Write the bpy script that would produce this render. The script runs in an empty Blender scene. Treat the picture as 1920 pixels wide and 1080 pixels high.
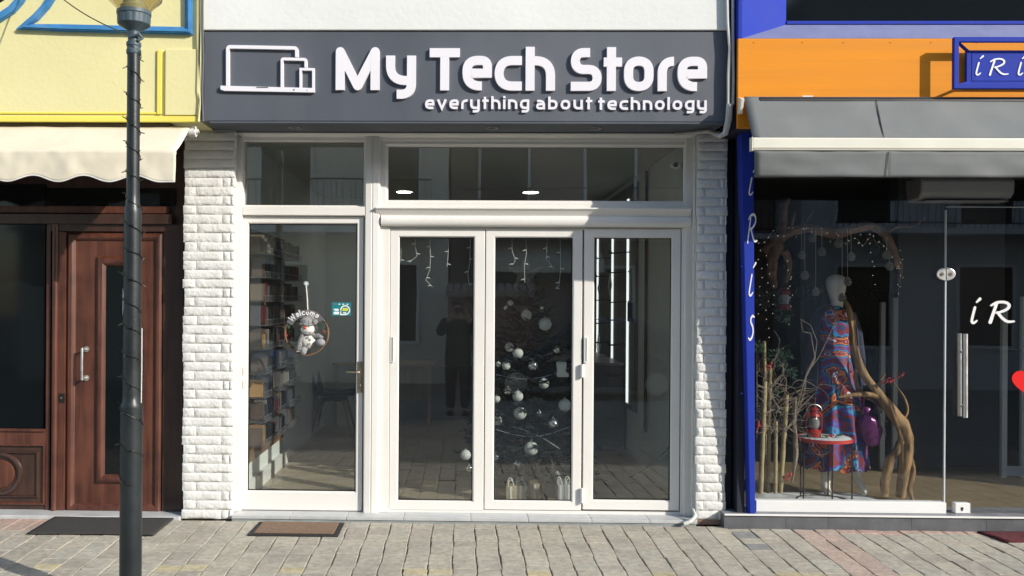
import bpy, bmesh, math, random
from mathutils import Vector, Matrix, Quaternion
from mathutils import noise as mnoise
random.seed(7)
R_ = math.radians
PI = math.pi
S = bpy.context.scene
COL = S.collection
# ------------------------------------------------------------------ camera
FPX, PPX, PPY = 1700.0, 829.4, 560.0
CAM_LOC = Vector((0.0, -6.5, 1.6))
CAM_M = Matrix.Rotation(R_(1.2), 3, 'Z') @ Matrix.Rotation(R_(90), 3, 'X') @ Matrix.Rotation(R_(0.36), 3, 'Z')
cd = bpy.data.cameras.new('camera')
cam = bpy.data.objects.new('camera', cd); COL.objects.link(cam)
cam.matrix_world = Matrix.Translation(CAM_LOC) @ CAM_M.to_4x4()
cd.sensor_width = 36.0; cd.lens = FPX / 1920.0 * 36.0
cd.shift_x = (960 - PPX) / 1920.0; cd.shift_y = (PPY - 540) / 1920.0
cd.clip_start = 0.02; cd.clip_end = 400
S.camera = cam
# ------------------------------------------------------------------ light
SUN_TRAVEL = Vector((-1.45, 1.0, -0.85)).normalized()
to_sun = -SUN_TRAVEL
wd = bpy.data.worlds.new('World'); S.world = wd; wd.use_nodes = True
nt = wd.node_tree; nt.nodes.clear()
sky = nt.nodes.new('ShaderNodeTexSky'); sky.sky_type = 'NISHITA'; sky.sun_disc = False
sky.sun_elevation = math.asin(to_sun.z); sky.sun_rotation = math.atan2(to_sun.x, to_sun.y)
bg = nt.nodes.new('ShaderNodeBackground'); bg.inputs['Strength'].default_value = 0.15
wo = nt.nodes.new('ShaderNodeOutputWorld')
nt.links.new(sky.outputs[0], bg.inputs[0]); nt.links.new(bg.outputs[0], wo.inputs[0])
sl = bpy.data.lights.new('sun', 'SUN'); sl.energy = 3.4; sl.angle = R_(0.5); sl.color = (1.0, 0.945, 0.85)
so = bpy.data.objects.new('sun', sl); COL.objects.link(so)
so.rotation_euler = SUN_TRAVEL.to_track_quat('-Z', 'Y').to_euler(); so.location = (10, -8, 8)
S.view_settings.view_transform = 'Standard'; S.view_settings.look = 'None'
S.view_settings.exposure = 0.66; S.view_settings.gamma = 1.0
S.cycles.transparent_max_bounces = 24; S.cycles.max_bounces = 8

# ------------------------------------------------------------------ photo -> place measuring
def W(px, py, Y):
    d = CAM_M @ Vector(((px - PPX) / FPX, (PPY - py) / FPX, -1.0))
    t = (Y - CAM_LOC.y) / d.y
    return CAM_LOC + d * t
def R(px0, py0, px1, py1, Y):
    mx, my = (px0 + px1) / 2, (py0 + py1) / 2
    return (W(px0, my, Y).x, W(px1, my, Y).x, W(mx, py1, Y).z, W(mx, py0, Y).z)   # x0,x1,z0,z1
def ground_z(y): return 0.025 * min(y, 0.0)

# ------------------------------------------------------------------ mesh builder
class MB:
    def __init__(s): s.v = []; s.f = []; s.c = None
    def add(s, vs, fs):
        o = len(s.v); s.v += [tuple(v) for v in vs]; s.f += [tuple(i + o for i in f) for f in fs]
        return s
    def box(s, x0, x1, y0, y1, z0, z1):
        return s.add([(x0,y0,z0),(x1,y0,z0),(x1,y1,z0),(x0,y1,z0),(x0,y0,z1),(x1,y0,z1),(x1,y1,z1),(x0,y1,z1)],
                     [(0,3,2,1),(4,5,6,7),(0,1,5,4),(1,2,6,5),(2,3,7,6),(3,0,4,7)])
    def prism(s, pts, y0, y1):          # pts (x,z) extruded along y
        n = len(pts)
        return s.add([(x,y0,z) for x,z in pts] + [(x,y1,z) for x,z in pts],
                     [tuple(range(n)), tuple(range(2*n-1, n-1, -1))] + [(i, i+n, (i+1)%n+n, (i+1)%n) for i in range(n)])
    def prism_x(s, pts, x0, x1):        # pts (y,z) extruded along x
        n = len(pts)
        return s.add([(x0,y,z) for y,z in pts] + [(x1,y,z) for y,z in pts],
                     [tuple(range(n)), tuple(range(2*n-1, n-1, -1))] + [(i, i+n, (i+1)%n+n, (i+1)%n) for i in range(n)])
    def prism_z(s, pts, z0, z1):
        n = len(pts)
        return s.add([(x,y,z0) for x,y in pts] + [(x,y,z1) for x,y in pts],
                     [tuple(range(n-1,-1,-1)), tuple(range(n, 2*n))] + [(i, (i+1)%n, (i+1)%n+n, i+n) for i in range(n)])
    def ring(s, o, i, y0, y1):          # rectangular frame: o,i = (x0,x1,z0,z1)
        def q(r, y): return [(r[0],y,r[2]),(r[1],y,r[2]),(r[1],y,r[3]),(r[0],y,r[3])]
        vs = q(o,y0)+q(i,y0)+q(o,y1)+q(i,y1); fs = []
        for k in range(4):
            j = (k+1)%4
            fs += [(k,j,j+4,k+4),(k+8,k+12,j+12,j+8),(k,k+8,j+8,j),(k+4,j+4,j+12,k+12)]
        return s.add(vs, fs)
    def bevel_ring(s, o, i, yo, yi):    # sloping moulding from outer rect at yo to inner rect at yi (closed to back)
        def q(r, y): return [(r[0],y,r[2]),(r[1],y,r[2]),(r[1],y,r[3]),(r[0],y,r[3])]
        vs = q(o,yo)+q(i,yi)
        return s.add(vs, [(k,(k+1)%4,(k+1)%4+4,k+4) for k in range(4)])
    def tube(s, pts, r, n=8, caps=True):
        pts = [Vector(p) for p in pts]; m = len(pts)
        rs = r if isinstance(r, (list, tuple)) else [r]*m
        t = (pts[1]-pts[0]).normalized()
        a = t.orthogonal().normalized()
        vs = []; 
        for k in range(m):
            if k == 0: tt = pts[1]-pts[0]
            elif k == m-1: tt = pts[-1]-pts[-2]
            else: tt = (pts[k+1]-pts[k]).normalized()+(pts[k]-pts[k-1]).normalized()
            if tt.length < 1e-9: tt = t
            tt = tt.normalized()
            q = t.rotation_difference(tt); a = q @ a; t = tt
            a = (a - t*a.dot(t)).normalized(); b = t.cross(a)
            for j in range(n):
                th = 2*PI*j/n
                vs.append(pts[k] + (a*math.cos(th)+b*math.sin(th))*rs[k])
        fs = []
        for k in range(m-1):
            for j in range(n):
                fs.append((k*n+j, k*n+(j+1)%n, (k+1)*n+(j+1)%n, (k+1)*n+j))
        if caps: fs += [tuple(range(n-1,-1,-1)), tuple(range((m-1)*n, m*n))]
        return s.add(vs, fs)
    def lathe(s, prof, c=(0,0,0), n=24, caps=True):   # prof (r,z)
        cx, cy, cz = c; vs = []; m = len(prof)
        for r, z in prof:
            for j in range(n):
                th = 2*PI*j/n; vs.append((cx+max(r,1e-5)*math.cos(th), cy+max(r,1e-5)*math.sin(th), cz+z))
        fs = [(k*n+j, k*n+(j+1)%n, (k+1)*n+(j+1)%n, (k+1)*n+j) for k in range(m-1) for j in range(n)]
        if caps: fs += [tuple(range(n-1,-1,-1)), tuple(range((m-1)*n, m*n))]
        return s.add(vs, fs)
    def sphere(s, c, r, nu=16, nv=10):
        rr = r if isinstance(r, (list, tuple)) else (r, r, r)
        vs = [(c[0], c[1], c[2]-rr[2])]
        for k in range(1, nv):
            ph = -PI/2 + PI*k/nv
            for j in range(nu):
                th = 2*PI*j/nu
                vs.append((c[0]+rr[0]*math.cos(ph)*math.cos(th), c[1]+rr[1]*math.cos(ph)*math.sin(th), c[2]+rr[2]*math.sin(ph)))
        vs.append((c[0], c[1], c[2]+rr[2])); t = len(vs)-1
        fs = [(0, 1+(j+1)%nu, 1+j) for j in range(nu)]
        for k in range(nv-2):
            for j in range(nu):
                fs.append((1+k*nu+j, 1+k*nu+(j+1)%nu, 1+(k+1)*nu+(j+1)%nu, 1+(k+1)*nu+j))
        fs += [(t, 1+(nv-2)*nu+j, 1+(nv-2)*nu+(j+1)%nu) for j in range(nu)]
        return s.add(vs, fs)
    def cyl_y(s, cx, cz, r, y0, y1, n=24, rz=None):
        rz = rz or r
        return s.prism([(cx+r*math.cos(2*PI*k/n), cz+rz*math.sin(2*PI*k/n)) for k in range(n)], y0, y1)
    def xform(s, M):
        s.v = [tuple(M @ Vector(v)) for v in s.v]; return s

ORG = {}
def link(o, parent=None, at=None):
    COL.objects.link(o)
    if parent is not None:
        o.parent = parent
        o.location = Vector(at) - ORG[parent]
    else:
        o.location = at
    ORG[o] = Vector(at)
    return o
def obj(name, mb, mat, parent=None, bev=0.0, smooth=False, seg=2, angle=40, colors=None, at=None):
    me = bpy.data.meshes.new(name)
    vs = [Vector(v) for v in mb.v]
    if at is None:
        lo = [min(v[k] for v in vs) for k in range(3)]; hi = [max(v[k] for v in vs) for k in range(3)]
        at = Vector(((lo[0]+hi[0])/2, (lo[1]+hi[1])/2, lo[2]))
    at = Vector(at)
    me.from_pydata([v-at for v in vs], [], mb.f)
    if colors is not None:
        ca = me.color_attributes.new('tint', 'FLOAT_COLOR', 'CORNER')
        for p in me.polygons:
            for li in p.loop_indices: ca.data[li].color = (*colors[p.index], 1)
    b = bmesh.new(); b.from_mesh(me); bmesh.ops.recalc_face_normals(b, faces=b.faces); b.to_mesh(me); b.free()
    if isinstance(mat, (list, tuple)):
        for m in mat: me.materials.append(m)
    else: me.materials.append(mat)
    o = bpy.data.objects.new(name, me)
    if smooth:
        me.polygons.foreach_set('use_smooth', [True]*len(me.polygons))
        try: me.set_sharp_from_angle(angle=R_(angle))
        except Exception: pass
    if bev > 0:
        m = o.modifiers.new('bevel', 'BEVEL'); m.width = bev; m.segments = seg; m.limit_method = 'ANGLE'; m.angle_limit = R_(35)
    return link(o, parent, at)
def tag(o, label, cat, group=None):
    o['label'] = label; o['category'] = cat
    if group: o['group'] = group
    return o
def thing(name, label, cat, at, group=None):
    o = bpy.data.objects.new(name, None); o.empty_display_size = 0.1
    link(o, None, at); return tag(o, label, cat, group)
def structure(o): o['kind'] = 'structure'; return o
def kids(o): return [c for c in bpy.data.objects if c.parent == o]
def dup(o, loc, rotz=None, label=None, scale=None, parent=None, rot=None):
    c = o.copy(); COL.objects.link(c)
    if parent is not None: c.parent = parent
    if loc is not None: c.location = loc; ORG[c] = Vector(loc)
    if rotz is not None: c.rotation_euler = (0, 0, rotz)
    if rot is not None: c.rotation_euler = rot
    if scale is not None: c.scale = scale if isinstance(scale, (tuple, list)) else (scale,)*3
    if label: c['label'] = label
    for k in kids(o): dup(k, None, parent=c)
    return c

# ------------------------------------------------------------------ materials
def lin(c): return tuple(((x/255)/12.92 if x <= 10 else (((x/255)+0.055)/1.055)**2.4) for x in c)
def pm(name, base, rough=0.6, metal=0.0, var=0.12, scale=3.0, bump=0.0, bscale=60.0, spec=0.5, attr=False, emit=None, estr=0.0,
       stain=None, stain_scale=2.0, stain_amt=0.4, stretch=None, coat=0.0, sheen=0.0, detail=6.0):
    m = bpy.data.materials.new(name); m.use_nodes = True
    n = m.node_tree.nodes; l = m.node_tree.links; bs = n['Principled BSDF']
    tc = n.new('ShaderNodeTexCoord'); src = tc.outputs['Object']
    if stretch:
        mp = n.new('ShaderNodeMapping'); mp.inputs['Scale'].default_value = stretch
        l.new(src, mp.inputs[0]); src = mp.outputs[0]
    nz = n.new('ShaderNodeTexNoise'); nz.inputs['Scale'].default_value = scale; nz.inputs['Detail'].default_value = detail
    nz.inputs['Roughness'].default_value = 0.6
    l.new(src, nz.inputs['Vector'])
    rmp = n.new('ShaderNodeMapRange'); rmp.inputs[1].default_value = 0.3; rmp.inputs[2].default_value = 0.7
    rmp.inputs[3].default_value = 1-var; rmp.inputs[4].default_value = 1+var*0.6
    l.new(nz.outputs[0], rmp.inputs[0])
    mul = n.new('ShaderNodeMix'); mul.data_type = 'RGBA'; mul.blend_type = 'MULTIPLY'; mul.inputs[0].default_value = 1.0
    if attr:
        at = n.new('ShaderNodeAttribute'); at.attribute_name = 'tint'; l.new(at.outputs['Color'], mul.inputs[6])
    else: mul.inputs[6].default_value = (*base, 1)
    l.new(rmp.outputs[0], mul.inputs[7])
    out = mul.outputs[2]
    if stain:
        n2 = n.new('ShaderNodeTexNoise'); n2.inputs['Scale'].default_value = stain_scale; n2.inputs['Detail'].default_value = 8
        l.new(src, n2.inputs['Vector'])
        r2 = n.new('ShaderNodeMapRange'); r2.inputs[1].default_value = 0.5; r2.inputs[2].default_value = 0.72; r2.inputs[4].default_value = stain_amt
        l.new(n2.outputs[0], r2.inputs[0])
        mx = n.new('ShaderNodeMix'); mx.data_type = 'RGBA'; l.new(r2.outputs[0], mx.inputs[0]); l.new(out, mx.inputs[6]); mx.inputs[7].default_value = (*stain, 1)
        out = mx.outputs[2]
    l.new(out, bs.inputs['Base Color'])
    bs.inputs['Roughness'].default_value = rough; bs.inputs['Metallic'].default_value = metal
    bs.inputs['Specular IOR Level'].default_value = spec
    if coat: bs.inputs['Coat Weight'].default_value = coat; bs.inputs['Coat Roughness'].default_value = 0.15
    if sheen: bs.inputs['Sheen Weight'].default_value = sheen
    if var > 0:
        rr = n.new('ShaderNodeMapRange'); rr.inputs[1].default_value = 0.3; rr.inputs[2].default_value = 0.7
        rr.inputs[3].default_value = max(0.03, rough-0.08); rr.inputs[4].default_value = min(1, rough+0.08)
        l.new(nz.outputs[0], rr.inputs[0]); l.new(rr.outputs[0], bs.inputs['Roughness'])
    if bump > 0:
        bn = n.new('ShaderNodeTexNoise'); bn.inputs['Scale'].default_value = bscale; bn.inputs['Detail'].default_value = 5
        l.new(src, bn.inputs['Vector'])
        bp = n.new('ShaderNodeBump'); bp.inputs['Strength'].default_value = bump; bp.inputs['Distance'].default_value = 0.01
        l.new(bn.outputs[0], bp.inputs['Height']); l.new(bp.outputs[0], bs.inputs['Normal'])
    if emit:
        bs.inputs['Emission Color'].default_value = (*emit, 1); bs.inputs['Emission Strength'].default_value = estr
    return m
def glass_mat(name, ior=1.6, tint=(0.93,0.95,0.94), wav=0.02, dust_lift=0.0):
    m = bpy.data.materials.new(name); m.use_nodes = True
    n = m.node_tree.nodes; l = m.node_tree.links; n.clear()
    o = n.new('ShaderNodeOutputMaterial'); mx = n.new('ShaderNodeMixShader')
    tr = n.new('ShaderNodeBsdfTransparent'); tr.inputs[0].default_value = (*tint, 1)
    gl = n.new('ShaderNodeBsdfGlossy'); gl.inputs['Roughness'].default_value = 0.0; gl.inputs[0].default_value = (1,1,1,1)
    fr = n.new('ShaderNodeFresnel'); fr.inputs[0].default_value = ior
    ge = n.new('ShaderNodeNewGeometry'); m1 = n.new('ShaderNodeMath'); m1.operation = 'MULTIPLY_ADD'; m1.inputs[1].default_value = -2; m1.inputs[2].default_value = 1
    pw_ = n.new('ShaderNodeMath'); pw_.operation = 'POWER'; pw_.inputs[0].default_value = ior
    l.new(ge.outputs['Backfacing'], m1.inputs[0]); l.new(m1.outputs[0], pw_.inputs[1]); l.new(pw_.outputs[0], fr.inputs[0])   # same reflectance from either side of a thin pane
    tc = n.new('ShaderNodeTexCoord'); nz = n.new('ShaderNodeTexNoise'); nz.inputs['Scale'].default_value = 1.2; nz.inputs['Detail'].default_value = 1
    bp = n.new('ShaderNodeBump'); bp.inputs['Strength'].default_value = wav; bp.inputs['Distance'].default_value = 0.05
    l.new(tc.outputs['Object'], nz.inputs['Vector']); l.new(nz.outputs[0], bp.inputs['Height']); l.new(bp.outputs[0], gl.inputs['Normal'])
    l.new(fr.outputs[0], mx.inputs[0]); l.new(tr.outputs[0], mx.inputs[1]); l.new(gl.outputs[0], mx.inputs[2]); 
    if dust_lift > 0:      # pale dusty film added to brighten the dark panes, thicker in smears
        df = n.new('ShaderNodeBsdfDiffuse'); df.inputs[0].default_value = (0.62,0.64,0.66,1); m2 = n.new('ShaderNodeMixShader')
        n3 = n.new('ShaderNodeTexNoise'); n3.inputs['Scale'].default_value = 2.5; n3.inputs['Detail'].default_value = 7
        r3 = n.new('ShaderNodeMapRange'); r3.inputs[1].default_value = 0.3; r3.inputs[2].default_value = 0.75; r3.inputs[3].default_value = dust_lift*0.6; r3.inputs[4].default_value = dust_lift*1.5
        l.new(tc.outputs['Object'], n3.inputs['Vector']); l.new(n3.outputs[0], r3.inputs[0]); l.new(r3.outputs[0], m2.inputs[0])
        l.new(mx.outputs[0], m2.inputs[1]); l.new(df.outputs[0], m2.inputs[2]); l.new(m2.outputs[0], o.inputs[0])
    else: l.new(mx.outputs[0], o.inputs[0])
    return m
def wood_mat(name, c1, c2, rough=0.4, stretch=(1,1,0.06), scale=30, bump=0.15, coat=0.0):
    m = bpy.data.materials.new(name); m.use_nodes = True
    n = m.node_tree.nodes; l = m.node_tree.links; bs = n['Principled BSDF']
    tc = n.new('ShaderNodeTexCoord'); mp = n.new('ShaderNodeMapping'); mp.inputs['Scale'].default_value = stretch
    l.new(tc.outputs['Object'], mp.inputs[0])
    nz = n.new('ShaderNodeTexNoise'); nz.inputs['Scale'].default_value = scale; nz.inputs['Detail'].default_value = 8; nz.inputs['Distortion'].default_value = 0.6
    l.new(mp.outputs[0], nz.inputs['Vector'])
    n2 = n.new('ShaderNodeTexNoise'); n2.inputs['Scale'].default_value = 4; n2.inputs['Detail'].default_value = 6
    l.new(tc.outputs['Object'], n2.inputs['Vector'])
    ad = n.new('ShaderNodeMath'); ad.operation = 'ADD'; l.new(nz.outputs[0], ad.inputs[0]); l.new(n2.outputs[0], ad.inputs[1])
    cr = n.new('ShaderNodeValToRGB'); cr.color_ramp.elements[0].position = 0.75; cr.color_ramp.elements[1].position = 1.25
    hv = n.new('ShaderNodeMath'); hv.operation = 'MULTIPLY'; hv.inputs[1].default_value = 0.5
    cr.color_ramp.elements[0].position = 0.38; cr.color_ramp.elements[1].position = 0.62
    cr.color_ramp.elements[0].color = (*c1, 1); cr.color_ramp.elements[1].color = (*c2, 1)
    l.new(ad.outputs[0], hv.inputs[0]); l.new(hv.outputs[0], cr.inputs[0]); l.new(cr.outputs[0], bs.inputs['Base Color'])
    bs.inputs['Roughness'].default_value = rough
    if coat: bs.inputs['Coat Weight'].default_value = coat; bs.inputs['Coat Roughness'].default_value = 0.25
    bp = n.new('ShaderNodeBump'); bp.inputs['Strength'].default_value = bump; bp.inputs['Distance'].default_value = 0.004
    l.new(nz.outputs[0], bp.inputs['Height']); l.new(bp.outputs[0], bs.inputs['Normal'])
    return m

M = {}
M['frame'] = pm('white_aluminium', (0.74,0.72,0.68), 0.40, var=0.04, scale=2.5, bump=0.02, bscale=200, stain=(0.62,0.59,0.52), stain_amt=0.12)
M['plaster'] = pm('white_plaster', (0.72,0.73,0.70), 0.85, var=0.05, scale=2.0, bump=0.15, bscale=25, stain=(0.62,0.63,0.6), stain_amt=0.18, stain_scale=1.2)
M['brick'] = pm('white_stone_brick', (0.70,0.70,0.675), 0.85, var=0.08, scale=9, bump=0.65, bscale=55, stain=(0.5,0.48,0.44), stain_amt=0.2, stain_scale=5)
M['mortar'] = pm('mortar', (0.74,0.74,0.72), 0.9, var=0.08, bump=0.3)
M['sign'] = pm('charcoal_panel', (0.088,0.098,0.120), 0.5, var=0.12, scale=1.5, stretch=(1,1,0.25), bump=0.02, bscale=120, stain=(0.125,0.13,0.145), stain_amt=0.4)
M['letter'] = pm('white_acrylic', (0.78,0.76,0.80), 0.35, var=0.02)
M['yellow'] = pm('yellow_paint', (0.72,0.66,0.34), 0.75, var=0.06, scale=1.6, bump=0.18, bscale=30, stain=(0.72,0.65,0.38), stain_amt=0.4, stain_scale=1.5)
M['yellow2'] = pm('bright_yellow_paint', (0.80,0.68,0.12), 0.7, var=0.06, bump=0.1)
M['trim'] = pm('blue_trim_paint', (0.05,0.22,0.47), 0.5, var=0.2, scale=8, stain=(0.16,0.34,0.55), stain_amt=0.5, stain_scale=6)
M['soffit'] = pm('brown_soffit', (0.10,0.075,0.04), 0.8, var=0.2)
M['beige'] = pm('cream_awning_cloth', (0.68,0.62,0.49), 0.85, var=0.08, scale=3, bump=0.55, bscale=5, stain=(0.5,0.45,0.35), stain_amt=0.25, stain_scale=2.5)
M['brown'] = wood_mat('red_brown_varnished_wood', (0.050,0.016,0.010), (0.122,0.042,0.025), 0.40, coat=0.2)
M['brown_dark'] = wood_mat('dark_brown_varnished_wood', (0.030,0.014,0.010), (0.060,0.028,0.02), 0.35, coat=0.3)
M['post'] = pm('dark_green_grey_paint', (0.013,0.018,0.021), 0.40, var=0.25, scale=5, bump=0.08, bscale=50, stain=(0.035,0.04,0.042), stain_amt=0.6, stain_scale=4)
M['post_band'] = pm('blue_grey_metal', (0.055,0.085,0.105), 0.5, var=0.2, scale=9)
M['wire'] = pm('black_wire', (0.012,0.016,0.012), 0.5, var=0)
M['steel'] = pm('brushed_steel', (0.66,0.65,0.63), 0.38, 0.9, var=0.1, scale=20)
M['brass'] = pm('dull_bronze_handle', (0.42,0.36,0.27), 0.3, 0.9, var=0.12, scale=20)
M['orange'] = pm('orange_painted_board', (0.74,0.265,0.015), 0.7, spec=0.25, var=0.10, scale=2.2, stretch=(0.25,1,7), bump=0.06, bscale=15, stain=(0.62,0.22,0.02), stain_amt=0.3, stain_scale=1.2)
M['blue'] = pm('ultramarine_paint', (0.018,0.042,0.36), 0.72, spec=0.2, var=0.1, scale=3, bump=0.05, bscale=40)
M['blue_sill'] = pm('dusty_blue_sill', (0.17,0.19,0.34), 0.75, var=0.12, scale=6, bump=0.15, bscale=40)
M['navy'] = pm('navy_dark_wall', (0.012,0.014,0.03), 0.7, var=0.2)
M['awn_grey'] = pm('grey_awning_cloth', (0.155,0.165,0.165), 0.8, var=0.14, scale=2.2, bump=0.6, bscale=3.5, stain=(0.26,0.265,0.25), stain_amt=0.35, stain_scale=2.0)
M['cream_bar'] = pm('cream_aluminium_bar', (0.74,0.72,0.62), 0.35, var=0.05)
M['black'] = pm('black_metal', (0.010,0.010,0.011), 0.45, var=0.1)
M['rubber'] = pm('black_rubber', (0.02,0.02,0.02), 0.8, var=0.2, bump=0.3)
M['coir'] = pm('brown_coir', (0.24,0.155,0.10), 0.95, var=0.3, scale=60, bump=0.8, bscale=220)
M['mat_black'] = pm('dark_carpet_mat', (0.045,0.044,0.042), 0.95, var=0.4, scale=90, bump=0.8, bscale=200)
M['mat_red'] = pm('dark_red_carpet_mat', (0.10,0.012,0.018), 0.95, var=0.55, scale=26, bump=0.9, bscale=60)
M['marble'] = pm('grey_marble_step', (0.50,0.51,0.51), 0.4, var=0.15, scale=6, stain=(0.36,0.37,0.38), stain_amt=0.4)
M['marble_front'] = pm('grey_marble_riser', (0.30,0.33,0.33), 0.5, var=0.2, scale=9)
M['slate'] = pm('dark_slate_base', (0.10,0.105,0.115), 0.5, var=0.25, scale=8, bump=0.1)
M['sand'] = pm('joint_sand', (0.42,0.37,0.29), 0.95, var=0.3, scale=14, bump=0.5, bscale=90, stain=(0.13,0.09,0.06), stain_amt=0.6, stain_scale=1.6)
M['paver'] = pm('concrete_paver', (1,1,1), 0.88, var=0.30, scale=26, detail=9, bump=0.6, bscale=140, attr=True, stain=(0.19,0.175,0.15), stain_amt=0.35, stain_scale=3.2)
M['asphalt'] = pm('asphalt', (0.07,0.07,0.068), 0.9, var=0.25, scale=4, bump=0.4, bscale=120)
M['glass'] = glass_mat('window_glass', 1.85, dust_lift=0.004)
M['glass_iris'] = glass_mat('shop_glass', 1.5, (0.95,0.96,0.96), 0.015, dust_lift=0.0015)
M['glass_dark'] = pm('dark_tinted_glass', (0.004,0.006,0.007), 0.06, var=0.0, spec=0.35)
M['lamp_glass'] = glass_mat('lantern_polycarbonate', 1.5, (0.86,0.82,0.70), 0.02)
M['inner_wall'] = pm('grey_interior_paint', (0.74,0.77,0.75), 0.8, var=0.04)
M['inner_dark'] = pm('dark_interior_panel', (0.075,0.075,0.082), 0.7, var=0.1)
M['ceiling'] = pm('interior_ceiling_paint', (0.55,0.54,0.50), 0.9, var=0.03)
M['tile'] = None
M['led'] = pm('led_strip', (0.9,0.9,0.9), 0.5, var=0, emit=(0.95,1,1), estr=0.8)
M['led_disc'] = pm('lit_downlight', (0.9,0.9,0.9), 0.5, var=0, emit=(1,0.98,0.9), estr=14)
M['white'] = pm('white_paint', (0.75,0.75,0.73), 0.5, var=0.04)
M['white_cable'] = pm('white_plastic_cable', (0.66,0.65,0.62), 0.5, var=0.12, scale=12)
M['wood_light'] = wood_mat('light_wood', (0.30,0.19,0.10), (0.44,0.30,0.17), 0.5)
# ------------------------------------------------------------------ tile material for shop floor
def tile_mat(name, c1, c2, cm, w, h, ms=0.006, rough=0.35):
    m = bpy.data.materials.new(name); m.use_nodes = True
    n = m.node_tree.nodes; l = m.node_tree.links; bs = n['Principled BSDF']
    tc = n.new('ShaderNodeTexCoord'); br = n.new('ShaderNodeTexBrick'); br.offset = 0.5
    br.inputs['Scale'].default_value = 1.0; br.inputs['Brick Width'].default_value = w; br.inputs['Row Height'].default_value = h
    br.inputs['Mortar Size'].default_value = ms
    br.inputs['Color1'].default_value = (*c1,1); br.inputs['Color2'].default_value = (*c2,1); br.inputs['Mortar'].default_value = (*cm,1)
    nz = n.new('ShaderNodeTexNoise'); nz.inputs['Scale'].default_value = 7; nz.inputs['Detail'].default_value = 7
    l.new(tc.outputs['Object'], nz.inputs['Vector'])
    mr = n.new('ShaderNodeMapRange'); mr.inputs[3].default_value = 0.75; mr.inputs[4].default_value = 1.25; l.new(nz.outputs[0], mr.inputs[0])
    mx = n.new('ShaderNodeMix'); mx.data_type='RGBA'; mx.blend_type='MULTIPLY'; mx.inputs[0].default_value=1
    l.new(tc.outputs['Object'], br.inputs['Vector']); l.new(br.outputs['Color'], mx.inputs[6]); l.new(mr.outputs[0], mx.inputs[7])
    l.new(mx.outputs[2], bs.inputs['Base Color']); bs.inputs['Roughness'].default_value = rough
    bp = n.new('ShaderNodeBump'); bp.inputs['Strength'].default_value = 0.4; bp.inputs['Distance'].default_value = 0.004; bp.invert = True
    l.new(br.outputs['Fac'], bp.inputs['Height']); l.new(bp.outputs[0], bs.inputs['Normal'])
    return m
M['tile'] = tile_mat('shop_floor_tile', (0.36,0.30,0.22), (0.40,0.335,0.25), (0.5,0.45,0.37), 0.45, 0.45, 0.004)
M['street_paver'] = tile_mat('street_pavers', (0.35,0.32,0.26), (0.27,0.25,0.21), (0.14,0.12,0.10), 0.19, 0.148, 0.006, 0.85)

# ------------------------------------------------------------------ ground
g = MB()
NX, NY = 24, 24
g.add([(-60,-80,-0.35),(60,-80,-0.35),(60,40,-0.35),(-60,40,-0.35)], [(0,1,2,3)])
structure(obj('ground', g, M['asphalt']))
g = MB(); g.add([(-30,-4.2,ground_z(-4.2)),(40,-4.2,ground_z(-4.2)),(40,-14.5,-0.30),(-30,-14.5,-0.30)], [(0,1,2,3)])
structure(obj('street', g, M['street_paver']))
g = MB(); g.add([(-12,-4.25,ground_z(-4.25)-0.008),(14,-4.25,ground_z(-4.25)-0.008),(14,0.5,-0.008),(-12,0.5,-0.008)], [(0,1,2,3)])
structure(obj('sand_bed', g, M['sand']))
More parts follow.
